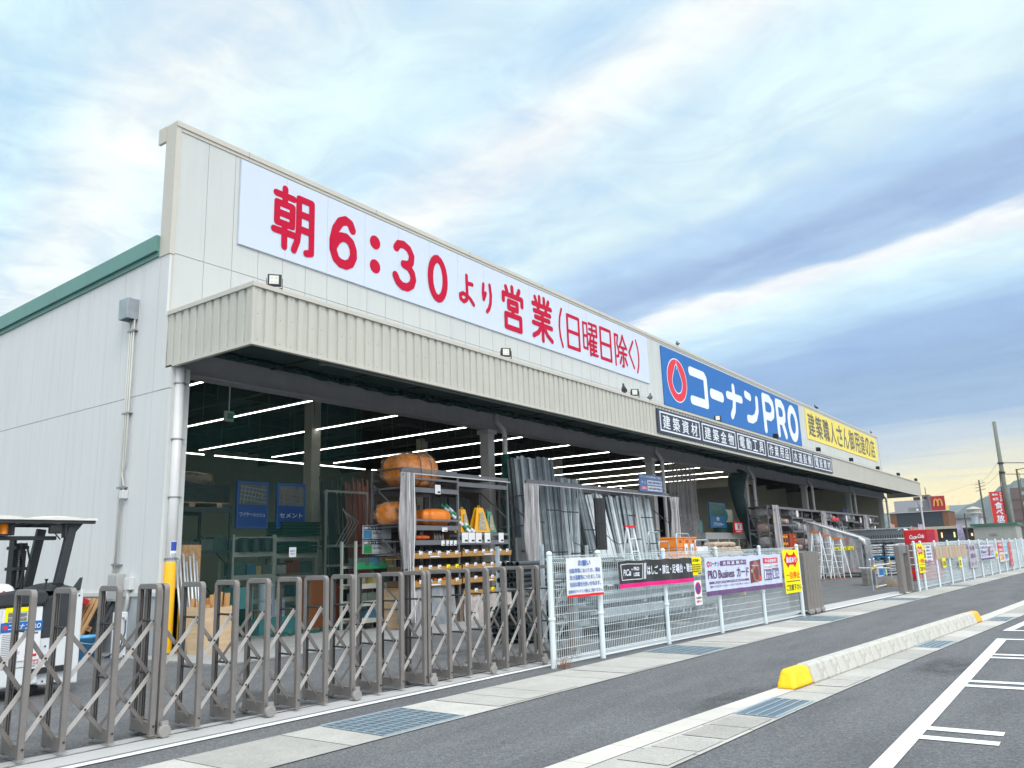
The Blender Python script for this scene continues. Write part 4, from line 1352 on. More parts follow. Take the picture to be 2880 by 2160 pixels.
# ================================================================ MESH FENCES
def fence(name_label, a, b, posts, H=1.50, pitch=.05, thick=.0046):
    d = Vector((b[0] - a[0], b[1] - a[1]))
    t = thing('mesh_fence', name_label, 'fence', (a[0], a[1], 0), math.atan2(d.y, d.x))
    for i, x in enumerate(posts):
        r = .040 if i in (0, 1, len(posts) - 1) else .034
        p = MB().tube([(x, 0, 0), (x, 0, H + .01)], r, 12)
        p = p.build('post', FENCEW, t, smooth=False)
        MB().lathe([(r + .004, 0), (r + .006, .012), (r, .035), (r * .5, .052), (.004, .056)], (x, 0, H + .005), 12).build('post_cap', FENCEW, p, smooth=True)
        MB().lathe([(r + .004, 0), (r + .012, .01), (r + .012, .03), (r + .004, .04)], (x, 0, .62), 12).build('clamp', FENCEW, p)
    for i in range(len(posts) - 1):
        x0, x1 = posts[i] + .03, posts[i + 1] - .03
        m_ = MB()
        yy = .045
        x = x0 + .01
        while x < x1:
            m_.box(x - thick / 2, x + thick / 2, yy - thick / 2, yy + thick / 2, .09, H - .10)
            m_.bar((x, yy, H - .10), (x, yy + .055, H - .045), thick, thick, (1, 0, 0))
            m_.bar((x, yy + .055, H - .045), (x, yy - .01, H - .012), thick, thick, (1, 0, 0))
            m_.bar((x, yy, .09), (x, yy + .055, .055), thick, thick, (1, 0, 0))
            x += pitch
        for k in range(12):
            z = .11 + k * (H - .23) / 11
            m_.box(x0, x1, yy - thick / 2 - .004, yy + thick / 2 - .004, z - .003, z + .003)
        for (dy, z) in ((0, H - .10), (.055, H - .045), (-.01, H - .012), (0, .09), (.055, .055), (-.01, .03)):
            m_.box(x0, x1, yy + dy - .004, yy + dy + .004, z - .004, z + .004)
        m_.build('mesh_panel', FENCEW, t)
    return t


FA, FB = (9.60, 6.27), (18.72, 5.56)
fl = math.hypot(FB[0] - FA[0], FB[1] - FA[1])
fence('white wire mesh fence hung with banners, nearest the folding gate', FA, FB, [0, 1.20, 3.16, 5.13, 7.10, fl])
F2A, F2B = (28.55, 4.80), (75.0, 1.85)
fl2 = math.hypot(F2B[0] - F2A[0], F2B[1] - F2A[1])
fence('long white wire mesh fence with posters beyond the second yard entrance', F2A, F2B, [0, .85] + [2.85 + 2.0 * k for k in range(22)] + [fl2], pitch=.06, thick=.006)


def fpt(px, a, b, back=.0):
    """ground point on the fence line at world x"""
    k = (px - a[0]) / (b[0] - a[0])
    return (px, a[1] + (b[1] - a[1]) * k - back, 0)


def fang(a, b):
    return math.atan2(b[1] - a[1], b[0] - a[0])


def cloth(w_, z0, z1, seed, amp=.012, sag=.012):
    rr = random.Random(seed)
    ph = [rr.uniform(0, 6) for _ in range(4)]

    def fn(x, y, z):
        u = x / w_
        v = (z - z0) / (z1 - z0)
        dy = amp * (math.sin(9 * u * max(1, w_) + ph[0] + 2 * v) + .6 * math.sin(21 * u * max(1, w_) + ph[1] - 3 * v)) * (.4 + .6 * (1 - v))
        dz = -sag * (.5 + .5 * math.cos(2 * math.pi * u * max(2, round(w_ / .55)))) * (.3 if v < .5 else 1) * abs(v - .5) * 2 if sag else 0
        return (x, y + dy - .03, z + dz)
    return fn


def banner(label, a, b, x0, x1, z0, z1, mt, seed=1, flat=False, name='banner', cat='banner', back=.055):
    L = (x1 - x0) / math.cos(fang(a, b))
    t = thing(name, label, cat, fpt(x0, a, b, back), fang(a, b))
    fn = (lambda x, y, z: (x, y, z)) if flat else cloth(L, z0, z1, seed, .011 if L > 1.5 else .006)
    n = max(4, int(L / .04))
    MB().grid(lambda u, v: (L * u, 0, z0 + (z1 - z0) * v), n, 12).warp(fn).build('cloth' if not flat else 'board', mt, t, smooth=not flat)
    if not flat:
        g_ = MB()
        for k in range(max(2, int(L / .5)) + 1):
            kk = k / max(2, int(L / .5))
            g_.tube([(.02 + (L - .04) * kk, .0, z1 - .015), (.02 + (L - .04) * kk, .045, z1 + .03)], .0035, 5)
        g_.build('ties', BLACK, t)
    return t, L, fn


def put(t, fn, mbx, mt, name='lettering', off=-.008):
    return mbx.warp(lambda x, y, z: fn(x, y + off, z)).build(name, mt, t)


def gbox(mb_, x0, x1, z0, z1, y=0):
    n = max(1, int((x1 - x0) / .05))
    m2 = max(1, int((z1 - z0) / .06))
    return mb_.grid(lambda u, v: (x0 + (x1 - x0) * u, y, z0 + (z1 - z0) * v), n, m2)


# white request banner
t, L, fn = banner('white cloth notice with blue writing and red hem beside the first fence posts', FA, FB, 9.87, 10.76, .91, 1.46, BWHT, 3)
put(t, fn, gbox(MB(), 0, L, .91, .945), BRED, 'red_hem', -.004)
q = MB().text('お願い', L * .32, L * .66, 1.345, 1.43, 0, .02)
for ln, z in (('当駐車場においての、事故', 1.245), ('及び盗難等につきましては', 1.150), ('当店は責任を負いかねます。', 1.055)):
    q.text(ln, .06, L - .06, z, z + .066, 0, .012)
put(t, fn, q, BBLU)
put(t, fn, MB().text('駐車中のアイドリング停止にご協力ください。', .03, L - .03, .965, 1.015, 0, .02), BBLU)
# black ladder banner
t, L, fn = banner('black banner with white ladder advertising and a pink lower band', FA, FB, 11.20, 13.60, .97, 1.385, BBLK, 5)
put(t, fn, gbox(MB(), 0, L, .97, 1.035), BPINK, 'pink_band', -.004)
q = MB()
for (x0, x1, z0, z1) in ((.06, .72, 1.325, 1.335), (.06, .66, 1.085, 1.095), (.06, .075, 1.095, 1.325)):
    gbox(q, x0, x1, z0, z1)
for dx in (0, .05, .10):
    w_ = .03 if dx else .012
    q.add([(.655 + dx, 0, 1.085), (.655 + dx + w_, 0, 1.085), (.705 + dx + w_, 0, 1.335), (.705 + dx, 0, 1.335)], [(0, 1, 2, 3)])
q.text('PiCa', .12, .36, 1.15, 1.25, 0, .02, shear=.25)
q.text('+', .375, .41, 1.225, 1.265, 0, .02)
q.text('PRO', .44, .60, 1.225, 1.285, 0, .035)
q.text('USE', .44, .60, 1.135, 1.195, 0, .035)
put(t, fn, q, LWHITE, 'logo')
put(t, fn, MB().text('はしご・脚立・足場台・踏台', .85, 2.38, 1.14, 1.29, 0, .035), LWHITE)
# little yellow notice
t, L, fn = banner('small yellow notice in black print between the black and lavender banners', FA, FB, 13.615, 13.985, 1.075, 1.385, BYEL, 7, True, 'notice', 'sign')
q = MB().text('お客様へ', .05, L - .05, 1.305, 1.355, 0, .03)
for k in range(4):
    q.text('駐車場内の事故盗難は責任を', .03, L - .03, 1.245 - k * .038, 1.265 - k * .038, 0, .02)
put(t, fn, q, BLACK)
put(t, fn, MB().box(L - .15, L - .02, -.001, 0, 1.085, 1.115), BBLU, 'blue_tab', -.002)
put(t, fn, MB().text('万引きは通報', .03, .18, 1.125, 1.15, 0, .02), BRED)
# no parking
t, L, fn = banner('white sign with a red and blue no-parking disc below the small yellow notice', FA, FB, 13.645, 13.91, .56, .98, mat('board_white', (.76, .78, .80), .4, var=.02), 9, True, 'no_parking_sign', 'sign', .062)
put(t, fn, MB().lathe([(.108, 0), (.108, .002)], (0, 0, 0), 32).warp(lambda x, y, z: (.133 + x, -z, .845 + y)), BRED, 'red_ring', -.002)
put(t, fn, MB().lathe([(.085, 0), (.085, .002)], (0, 0, 0), 32).warp(lambda x, y, z: (.133 + x, -z, .845 + y)), mat('disc_blue', (.02, .06, .32), .4), 'blue_disc', -.005)
put(t, fn, MB().bar((.065, 0, .91), (.200, 0, .78), .018, .003, (0, 1, 0)), BRED, 'red_slash', -.009)
put(t, fn, MB().text('不法駐車は', .03, .235, .665, .70, 0, .03), BLACK)
put(t, fn, MB().text('犯罪です', .045, .22, .60, .64, 0, .035), BRED, 'red_lettering')
# lavender business card banner
def card_banner(label, a, b, x0, x1, z0, z1, seed):
    t, L, fn = banner(label, a, b, x0, x1, z0, z1, BLAV, seed)
    H_ = z1 - z0

    def Zf(k):
        return z0 + H_ * k
    put(t, fn, gbox(MB(), 0, L, z0, Zf(.12)), BPUR, 'purple_hem', -.004)
    k = L / 3.5
    q = MB().text('コーナン', .20 * k, .58 * k, Zf(.755), Zf(.88), 0, .035)
    q.text('PRO Business カード', .08 * k, 1.86 * k, Zf(.42), Zf(.68), 0, .018)
    gb_ = MB()
    gbox(gb_, .62 * k, 1.78 * k, Zf(.755), Zf(.89))
    gbox(gb_, .10 * k, 1.84 * k, Zf(.30), Zf(.355))
    put(t, fn, gb_, BPUR, 'purple_bars', -.006)
    put(t, fn, MB().text('会 員 募 集 中 !', .70 * k, 1.70 * k, Zf(.775), Zf(.87), 0, .02).text('個人事業主様・法人代表者様向け', .3 * k, 1.6 * k, Zf(.31), Zf(.345), 0, .0), LWHITE, 'white_lettering', -.012)
    q.text('皆様のビジネスをサポートするコーナングループでおトクなクレジットカード', .12 * k, 1.84 * k, Zf(.20), Zf(.255), 0, .01)
    put(t, fn, q, mat('letter_plum', (.10, .03, .11), .5))
    rg = MB()
    for a_ in range(20):
        t0, t1 = 2 * math.pi * a_ / 20, 2 * math.pi * (a_ + 1) / 20
        cx, cz = .13 * k, Zf(.82)
        R1, R2 = (.055 * k, .055), (.028 * k, .030)
        rg.add([(cx + R1[0] * math.cos(t0), 0, cz + R1[1] * math.sin(t0)), (cx + R1[0] * math.cos(t1), 0, cz + R1[1] * math.sin(t1)),
                (cx + R2[0] * math.cos(t1), 0, cz + R2[1] * math.sin(t1)), (cx + R2[0] * math.cos(t0), 0, cz + R2[1] * math.sin(t0))], [(0, 1, 2, 3)])
    put(t, fn, rg, SRED, 'ring_logo')
    c0, c1 = 1.90 * k, 2.44 * k
    put(t, fn, MB().grid(lambda u, v: (c0 + (c1 - c0) * u + .03 * v, 0, Zf(.20) + (.62 * H_) * v + .04 * u), 10, 8), BMAR, 'card_picture', -.005)
    put(t, fn, MB().lathe([(.17 * k, 0), (.17 * k, .001)], (0, 0, 0), 24).warp(lambda x, y, z: (2.18 * k + x, -z, Zf(.53) + y * 1.25)), BCARD, 'card_emblem', -.009)
    put(t, fn, gbox(MB(), 2.08 * k, 2.28 * k, Zf(.45), Zf(.60)), BMAR, 'card_helmet', -.012)
    put(t, fn, gbox(MB(), 1.96 * k, 2.03 * k, Zf(.50), Zf(.60)), mat('chip_gold', (.6, .5, .2), .4), 'card_chip', -.010)
    put(t, fn, MB().lathe([(.045 * k, 0), (.045 * k, .001)], (0, 0, 0), 16).warp(lambda x, y, z: (2.36 * k + x, -z, Zf(.33) + y)), BORG, 'card_dot', -.013)
    put(t, fn, MB().text('PRO Business Card', 1.98 * k, 2.30 * k, Zf(.68), Zf(.72), 0, .02), LWHITE, 'card_lettering', -.013)
    put(t, fn, gbox(MB(), 2.58 * k, 3.34 * k, Zf(.735), Zf(.89)), SRED, 'red_bar', -.005)
    put(t, fn, MB().text('年会費無料!', 2.66 * k, 3.26 * k, Zf(.76), Zf(.86), 0, .03), LWHITE, 'red_bar_lettering', -.010)
    bb = MB()
    gbox(bb, 2.60 * k, 2.96 * k, Zf(.24), Zf(.56))
    gbox(bb, 3.0 * k, 3.36 * k, Zf(.26), Zf(.58))
    put(t, fn, bb, mat('box_plum', (.16, .13, .30), .5), 'offer_boxes', -.005)
    bb = MB()
    gbox(bb, 2.61 * k, 2.95 * k, Zf(.57), Zf(.69))
    gbox(bb, 3.01 * k, 3.35 * k, Zf(.59), Zf(.70))
    put(t, fn, bb, BWHT, 'offer_caps', -.004)
    put(t, fn, MB().text('1', 2.62 * k, 2.68 * k, Zf(.28), Zf(.52), 0, .03).text('ポイント', 2.70 * k, 2.94 * k, Zf(.28), Zf(.40), 0, .03).text('最大3%', 3.02 * k, 3.34 * k, Zf(.30), Zf(.52), 0, .02).text('1,000円ごとに', 2.70 * k, 2.94 * k, Zf(.44), Zf(.50), 0, .01), LWHITE, 'offer_lettering', -.010)
    put(t, fn, MB().text('カードショッピング', 2.63 * k, 2.93 * k, Zf(.60), Zf(.66), 0, .02).text('カードご入会特典', 3.03 * k, 3.33 * k, Zf(.62), Zf(.67), 0, .02), mat('letter_plum', (.10, .03, .11), .5), 'cap_lettering', -.008)


card_banner('lavender business card banner on the near white fence, left of the yellow warning sign', FA, FB, 14.05, 17.53, .69, 1.375, 11)


def warn(label, a, b, x0, x1, z0, z1):
    t, L, fn = banner(label, a, b, x0, x1, z0, z1, BYEL, 13, True, 'warning_sign', 'sign', .06)
    H_ = z1 - z0
    cz = z0 + .77 * H_
    pts = [(.06, 0), (.26, .165), (.26, .10), (.66, .10), (.66, .165), (.86, 0), (.66, -.165), (.66, -.10), (.26, -.10), (.26, -.165)]
    kx, kz = L / .92, H_ / .91
    q = MB()
    c = (.46 * kx, 0, cz)
    P_ = [(a_ * kx, 0, cz + b_ * kz * 1.05) for a_, b_ in pts]
    for k in range(len(P_)):
        q.add([c, P_[k], P_[(k + 1) % len(P_)]], [(0, 1, 2)])
    put(t, fn, q, BRED, 'double_arrow', -.003)
    put(t, fn, MB().text('農道あり', .17 * kx, .75 * kx, cz - .062 * kz, cz + .062 * kz, 0, .04), LWHITE, 'arrow_lettering', -.007)
    put(t, fn, MB().text('一旦停止', .10 * kx, .88 * kx, z0 + .33 * H_, z0 + .49 * H_, 0, .045), BORG, 'red_lettering', -.004)
    put(t, fn, MB().box(.10 * kx, .86 * kx, -.001, 0, z0 + .262 * H_, z0 + .280 * H_), BLACK, 'rule', -.004)
    put(t, fn, MB().text('ご注意下さい', .06 * kx, .90 * kx, z0 + .06 * H_, z0 + .20 * H_, 0, .03), BLACK, 'lettering', -.004)


warn('yellow sign with red double arrow at the far end of the near fence', FA, FB, 17.72, 18.62, .53, 1.44)
warn('yellow sign with red double arrow at the near end of the far fence', F2A, F2B, 28.62, 29.42, .56, 1.46)
for (lab, x0, x1, z0, z1, mt, tx, tm) in (
        ('white notice with blue lines and red hem on the far fence beside its yellow sign', 29.75, 30.62, .86, 1.40, BWHT, ('お願い', '当駐車場において', 'の事故及び盗難', 'は責任を負い', 'かねます。'), BBLU),
        ('white and red sale poster on the far fence', 43.5, 44.8, .95, 1.38, BRED, ('大感謝', 'SALE'), LWHITE),
        ('light blue poster on the far fence right of the red sale poster', 44.85, 46.1, .95, 1.38, mat('poster_blue', (.22, .48, .62), .5), ('配達', '承ります'), LWHITE),
        ('cream product poster on the far fence below the red sale poster', 43.6, 44.9, .50, .93, mat('poster_cream', (.70, .60, .48), .5, var=.3, scale=9), ('工具',), BORG),
        ('pale product poster on the far fence below the light blue poster', 44.95, 46.1, .52, .93, mat('poster_pale', (.55, .62, .62), .5, var=.3, scale=9), ('塗料',), BBLU),
        ('tall red vertical poster on the far fence', 46.4, 47.2, .22, 1.39, mat('poster_red', (.55, .05, .05), .5), ('O', 'P', 'E', 'N'), LWHITE),
        ('purple and white poster pair on the far fence before the lavender banner', 36.8, 38.2, .45, 1.38, mat('poster_mauve', (.42, .40, .48), .5, var=.2, scale=6), ('会員', '募集中', 'カード'), BPUR)):
    t, L, fn = banner(lab, F2A, F2B, x0, x1, z0, z1, mt, 5, True, 'poster', 'poster', .05)
    q = MB()
    n = len(tx)
    hh = (z1 - z0) / n
    for i, w_ in enumerate(tx):
        q.text(w_, L * .14, L * .86, z1 - hh * (i + .82), z1 - hh * (i + .22), 0, .03, keep=len(w_) < 2)
    put(t, fn, q, tm, 'lettering', -.004)
    if mt is BWHT:
        put(t, fn, MB().box(0, L, -.001, 0, z0, z0 + .03), BRED, 'red_hem', -.003)
for i, (x0, x1, z0, z1) in enumerate(((32.0, 32.5, .62, .95), (34.7, 35.1, .55, .92), (29.45, 29.7, .95, 1.38), (42.6, 43.1, .7, 1.0))):
    t, L, fn = banner(('small yellow tag below the picture row on the far fence', 'small yellow arrow tag lower on the far fence', 'narrow yellow notice between yellow sign and white notice on the far fence',
                       'yellow round tag right of the lavender banner on the far fence')[i], F2A, F2B, x0, x1, z0, z1, BYEL, 5, True, 'notice', 'sign', .05)
    put(t, fn, MB().text('注意', L * .1, L * .9, z0 + .06, z1 - .1, 0, .02), BLACK, 'lettering', -.004)
card_banner('billowing lavender business card banner on the far white fence', F2A, F2B, 39.0, 42.1, .70, 1.32, 21)
# row of goods posters seen through the far fence
for i in range(10):
    x0 = 31.2 + i * .52
    t, L, fn = banner('narrow multicoloured goods poster in the row at the top of the far fence', F2A, F2B, x0, x0 + .46, .93, 1.36,
                      mat('poster_mix%d' % (i % 3), ((.50, .36, .22), (.42, .40, .25), (.48, .30, .26))[i % 3], .5, var=.55, scale=14), 5, True, 'poster', 'poster', .05)
    t['group'] = 'goods posters along the far fence'
# dry weeds at the fence foot
wd_ = MB()
for k in range(60):
    a = random.uniform(0, 6.28)
    x, y = 9.62 + random.uniform(-.06, .18), 6.16 + random.uniform(-.08, .06)
    wd_.bar((x, y, 0), (x + .07 * math.cos(a), y + .07 * math.sin(a), random.uniform(.04, .15)), .003, .002)
meta(wd_.build('dry_weeds', mat('dry_weed', (.25, .13, .08), .9, var=.3)), kind='stuff')

# ================================================================ INSIDE THE STORE
# ceiling lights
LB = mat('light_body', (.5, .5, .48), .5)
lt = thing('ceiling_light', 'long bright tube light running away under the store ceiling', 'ceiling light', (9.62, 14.35, 5.30), 0, 'tube lights in parallel rows under the ceiling')
MB().box(-.03, .03, 0, 9.45, .03, .06).build('housing', LB, lt)
MB().box(-.016, .016, .01, 9.44, .010, .03).build('tube', LED, lt)
for k in range(1, 12):
    dup(lt, (9.62 + 2.93 * k, 14.35, 5.30))
lt2 = thing('ceiling_light', 'tube light in the cross row parallel to the shop front, deep under the ceiling', 'ceiling light', (9.0, 24.6, 5.30), 0, 'tube lights in the cross row deep in the store')
MB().box(0, 7.2, -.03, .03, .03, .06).build('housing', LB, lt2)
MB().box(.01, 7.19, -.024, .024, 0, .03).build('tube', LED, lt2)
for k in range(1, 3):
    dup(lt2, (9.0 + 7.6 * k, 24.6, 5.30))
t = thing('exit_sign', 'small hanging exit light box on a rod behind the first bay opening', 'exit sign', (10.17, 14.62, 4.52))
MB().box(-.10, .10, -.04, .04, 0, .22).build('case', mat('exit_case', (.35, .38, .34), .5), t)
MB().box(-.07, .07, -.046, -.041, .05, .17).build('face', mat('exit_green', (.02, .25, .10), .5), t)
MB().box(-.008, .008, -.008, .008, .22, 1.55).build('rod', PVC, t)

NET = film('net_green', (.010, .080, .066), .24, .9, .14, .8)
NETD = film('net_dark', (.006, .040, .036), .86, .9, .2, 3)
t = thing('safety_net', 'dark green net hanging across the first bay from beam to floor', 'net', (0, 14.42, 0))
MB().grid(lambda u, v: (8.95 + 4.75 * u, .05 * math.sin(u * 34) * (1 - .3 * v) + .10 * math.sin(u * 9 + v * 2), .03 + 5.2 * v), 110, 12).build('net_cloth', NET, t, smooth=True)
nb = MB()
for k in range(22):
    x = 10.9 + k * .13
    nb.grid(lambda u, v, x=x: (x + .16 * u, -.10 + .16 * math.sin(u * 3 + x * 9) - .05 * v, .03 + .09 * v * math.sin(u * math.pi + .3)), 4, 3)
nb.build('net_hem', film('net_hem', (.01, .13, .10), .75), t)
t = thing('safety_net', 'rolled dark green net sagging under the canopy along the front beam', 'net', (0, 13.45, 0))
pts = []
for i in range(330):
    x = CXL + .2 + i * .198
    ph = ((x - 8.5) % 10.7) / 10.7
    pts.append((x, 0, 5.56 + .05 * math.cos(ph * 2 * math.pi) + .012 * math.sin(x * 3.1)))
MB().tube(pts, [.055 + .018 * math.sin(i * 1.7) for i in range(330)], 8).build('net_roll', NETD, t, smooth=True)
MB().grid(lambda u, v: (CXL + .3 + 65 * u, .02 + .02 * math.sin(u * 300), pts[min(329, int(u * 328))][2] + (5.655 - pts[min(329, int(u * 328))][2]) * v), 328, 2).build('net_cloth', NETD, t)
t = thing('awning_tube', 'long grey roller tube fixed under the canopy edge', 'roller tube', (0, 0, 0))
MB().tube([(10.6, 12.1, 5.45), (40.0, 12.1, 5.45)], .045, 8).build('tube', mat('roller_grey', (.14, .20, .19), .5), t)
MB().box(10.5, 10.6, 12.02, 12.18, 5.40, 5.72).build('end_bracket', MATS['roller_grey'], t)


def curtain(label, x, y, z0, z1, w_, tie, mt=VINYL, top=1.0, lean=0.0, seed=0, d=.11):
    t = thing('vinyl_curtain', label, 'curtain', (x, y, 0))
    rr = random.Random(seed)
    k1, k2 = rr.randint(5, 7), rr.randint(9, 13)
    prof = []
    n = 16
    for i in range(n + 1):
        z = z0 + (z1 - z0) * i / n
        r = (w_ / 2) * (.62 + .38 * min(1, abs(z - tie) / .8))
        r *= (1 + .12 * math.sin(z * 3 + seed))
        if i > n - 3:
            r *= top
        prof.append((r, z))
    mb_ = MB().lathe(prof, (0, 0, 0), 44, 1.0, d / (w_ / 2), lambda a, z: 1 + .16 * math.cos(k1 * a + z) + .09 * math.cos(k2 * a - z * 1.5))
    mb_.warp(lambda a, b, c: (a + lean * (z1 - c), b, c))
    mb_.build('vinyl', mt, t, smooth=True)
    for k in range(4):  # slim upright strips added down the curtain front, every other one white
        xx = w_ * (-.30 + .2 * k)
        MB().tube([(xx * (.62 + .38 * min(1, abs(z_ - tie) / .8)) + lean * (z1 - z_), -d * 1.02, z_) for z_ in [z0 + (z1 - z0) * q_ / 8 for q_ in range(9)]], .011, 5).build('curtain_strip', TAG if k % 2 else VINYL, t)
    MB().lathe([(w_ * .33, tie), (w_ * .35, tie + .02)], (0, 0, 0), 16, 1.0, d / (w_ / 2)).warp(lambda a, b, c: (a + lean * (z1 - c), b * 1.2, c + a * .25)).build('tie_cord', BLACK, t)
    return t


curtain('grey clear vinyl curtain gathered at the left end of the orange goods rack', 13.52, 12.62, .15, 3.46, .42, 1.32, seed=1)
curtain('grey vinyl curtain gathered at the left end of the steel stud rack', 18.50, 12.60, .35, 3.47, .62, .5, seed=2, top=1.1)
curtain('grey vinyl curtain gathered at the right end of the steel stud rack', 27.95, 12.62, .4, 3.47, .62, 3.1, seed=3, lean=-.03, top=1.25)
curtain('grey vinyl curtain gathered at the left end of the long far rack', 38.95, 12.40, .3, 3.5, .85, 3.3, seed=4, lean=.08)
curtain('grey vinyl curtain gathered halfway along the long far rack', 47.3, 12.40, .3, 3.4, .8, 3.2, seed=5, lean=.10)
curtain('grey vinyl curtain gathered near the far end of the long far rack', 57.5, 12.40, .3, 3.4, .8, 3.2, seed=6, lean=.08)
t = thing('vinyl_curtain', 'wide grey see-through curtain closing the bay beside the third column', 'curtain', (0, 14.3, 0))
MB().grid(lambda u, v: (31.35 + 2.75 * u, .07 * math.sin(u * 38) + .03 * math.sin(u * 90), .05 + 5.2 * v), 120, 6).build('vinyl', film('vinyl_sheet', (.20, .19, .19), .62, .4, .15, 2), t, smooth=True)
MB().grid(lambda u, v: (31.36 + 2.73 * u, .07 * math.sin(u * 38) + .03 * math.sin(u * 90) - .02, .05 + 3.0 * v), 120, 4).build('lower_sheet', film('vinyl_lower', (.30, .28, .29), .5, .4, .15, 2), t, smooth=True)
t = thing('safety_net', 'dark green net bundled and tied leaning against the fourth column', 'net', (0, 14.15, 0))
MB().tube([(39.2, 0, 5.15), (38.9, 0, 4.6), (38.95, 0, 4.0), (39.3, -.05, 3.2), (39.5, -.1, 2.8), (39.9, -.2, 2.1), (40.3, -.2, 1.3), (40.4, -.2, .3)], [.48, .40, .30, .30, .26, .28, .24, .26], 14).build('net_bundle', film('net_bundle', (.02, .055, .06), .93, .9, .1, 3), t, smooth=True)

# ---- shelving
def rack(label, x0, y0, xs, depth, H, beams, mt=RACK, group=None, name='storage_rack', shelves=True, braces=True, pw=.05):
    t = thing(name, label, 'rack', (x0, y0, 0.022), 0, group)
    for x in xs:
        for y in (0, depth):
            MB().box(x - pw / 2, x + pw / 2, y - pw / 2, y + pw / 2, 0, H).build('post', mt, t)
    for i in range(len(xs) - 1):
        for (z, b) in beams[i % len(beams)]:
            for y in (0, depth):
                MB().box(xs[i] + pw / 2, xs[i + 1] - pw / 2, y - .022, y + .022, z - .11 * b, z).build('beam', mt, t)
            if shelves and b >= 1:
                MB().box(xs[i] + pw / 2, xs[i + 1] - pw / 2, .023, depth - .023, z - .03, z - .004).build('shelf', mt, t)
    if braces:
        for x in (xs[0], xs[-1]):
            for z in (.5, 1.5, 2.5):
                if z + .8 < H:
                    MB().bar((x, .03, z), (x, depth - .03, z + .75), .02, .03).build('brace', mt, t)
        for z in (.4, 1.6, 2.3, H - .45):
            MB().box(xs[0] - .01, xs[0] + .01, .03, depth - .03, z, z + .04).build('brace', mt, t)
    return t


R1Y = 12.78
r1 = rack('tall grey steel rack of small parts trays and orange goods, outside the second bay', 13.52, R1Y, [0, 2.0, 4.1], .95, 3.56,
          [[(3.60, 1), (3.38, .45), (3.15, 1), (2.42, .45), (2.27, 1), (1.93, 1)], [(3.56, 1), (3.36, 1), (2.10, .5), (1.93, 1)]])
MB().box(-.06, 4.2, -.05, -.03, 3.45, 3.475).build('edge_strip', mat('strip_bright', (.6, .62, .62), .4), r1)
tx0 = 13.52
tags = MB()
TR = ((.03, 1.97, 1.64), (.03, 1.97, 1.32), (2.03, 4.07, 1.66), (2.03, 4.07, 1.34), (2.03, 4.07, 1.02), (2.03, 4.07, .72), (.03, 1.97, 1.0))
for (a, b, z) in TR:
    tr_ = MB().prism([(a, -.10, z - .12), (b, -.10, z - .12), (b, -.11, z), (a, -.11, z)], (0, .012, 0))
    tr_.add(*(lambda m_: (m_.v, m_.f))(MB().box(a, b, -.09, .55, z - .13, z - .115)))
    tr_ = tr_.build('parts_tray', TRAY, r1)
    d_ = MB()
    n = 8
    for k in range(n + 1):
        xx = a + (b - a) * k / n
        d_.box(xx - .003, xx + .003, -.08, .5, z - .10, z + .03)
    d_.build('divider', mat('divider_dark', (.10, .06, .03), .6), tr_)
    MB().box((a + b) / 2 - .18, (a + b) / 2 + .18, -.113, -.111, z - .105, z - .075).build('tray_label', TAG, tr_)
    for k in range(6):
        xx = a + .08 + (b - a) * k / 6
        yel = (z, k) in ((1.32, 4), (1.32, 5), (.72, 3), (1.02, 5))
        MB().box(xx, xx + .12, -.121, -.118, z - .05, z + .035).build('price_tag', BYEL if yel else TAG, r1)
        MB().box(xx + .05, xx + .11, -.124, -.122, z - .035, z - .018).build('price_print', BLACK, r1)
    cl_ = MB()
    for k in range(70):
        xx, yy = random.uniform(a + .05, b - .1), random.uniform(-.05, .35)
        an = random.uniform(0, 3.1)
        l_ = random.uniform(.05, .13)
        cl_.tube([(xx, yy, z - .02 + random.uniform(0, .04)), (xx + l_ * math.cos(an), yy + l_ * .5 * math.sin(an), z + random.uniform(-.02, .06))], random.uniform(.008, .018), 5)
    cl_ = cl_.warp(lambda x, y, zz: (x + 13.52, y + R1Y, zz + .022))
    meta(cl_.build('loose_fittings', (GALV, mat('fitting_dark', (.05, .05, .05), .5), ORANGE)[(0, 1, 0, 1, 1, 0, 2)[TR.index((a, b, z))]]), kind='stuff')
for (x, z, w_, h) in ((1.12, 3.02, .20, .22), (1.35, 2.13, .20, .10), (1.32, 1.80, .12, .12), (1.50, 1.80, .10, .12), (1.64, 1.80, .10, .12), (1.79, 1.80, .10, .12),
                      (2.10, 1.86, .25, .25), (2.37, 1.86, .25, .25), (2.65, 1.86, .25, .25), (3.02, 1.86, .24, .25), (3.62, 1.86, .22, .25)):
    p_ = MB().box(x, x + w_, -.035, -.03, z, z + h).build('price_tag', TAG, r1)
    MB().box(x + w_ * .45, x + w_ * .9, -.039, -.036, z + h * .12, z + h * .30).build('price_print', BLACK, p_)
r1z = .022


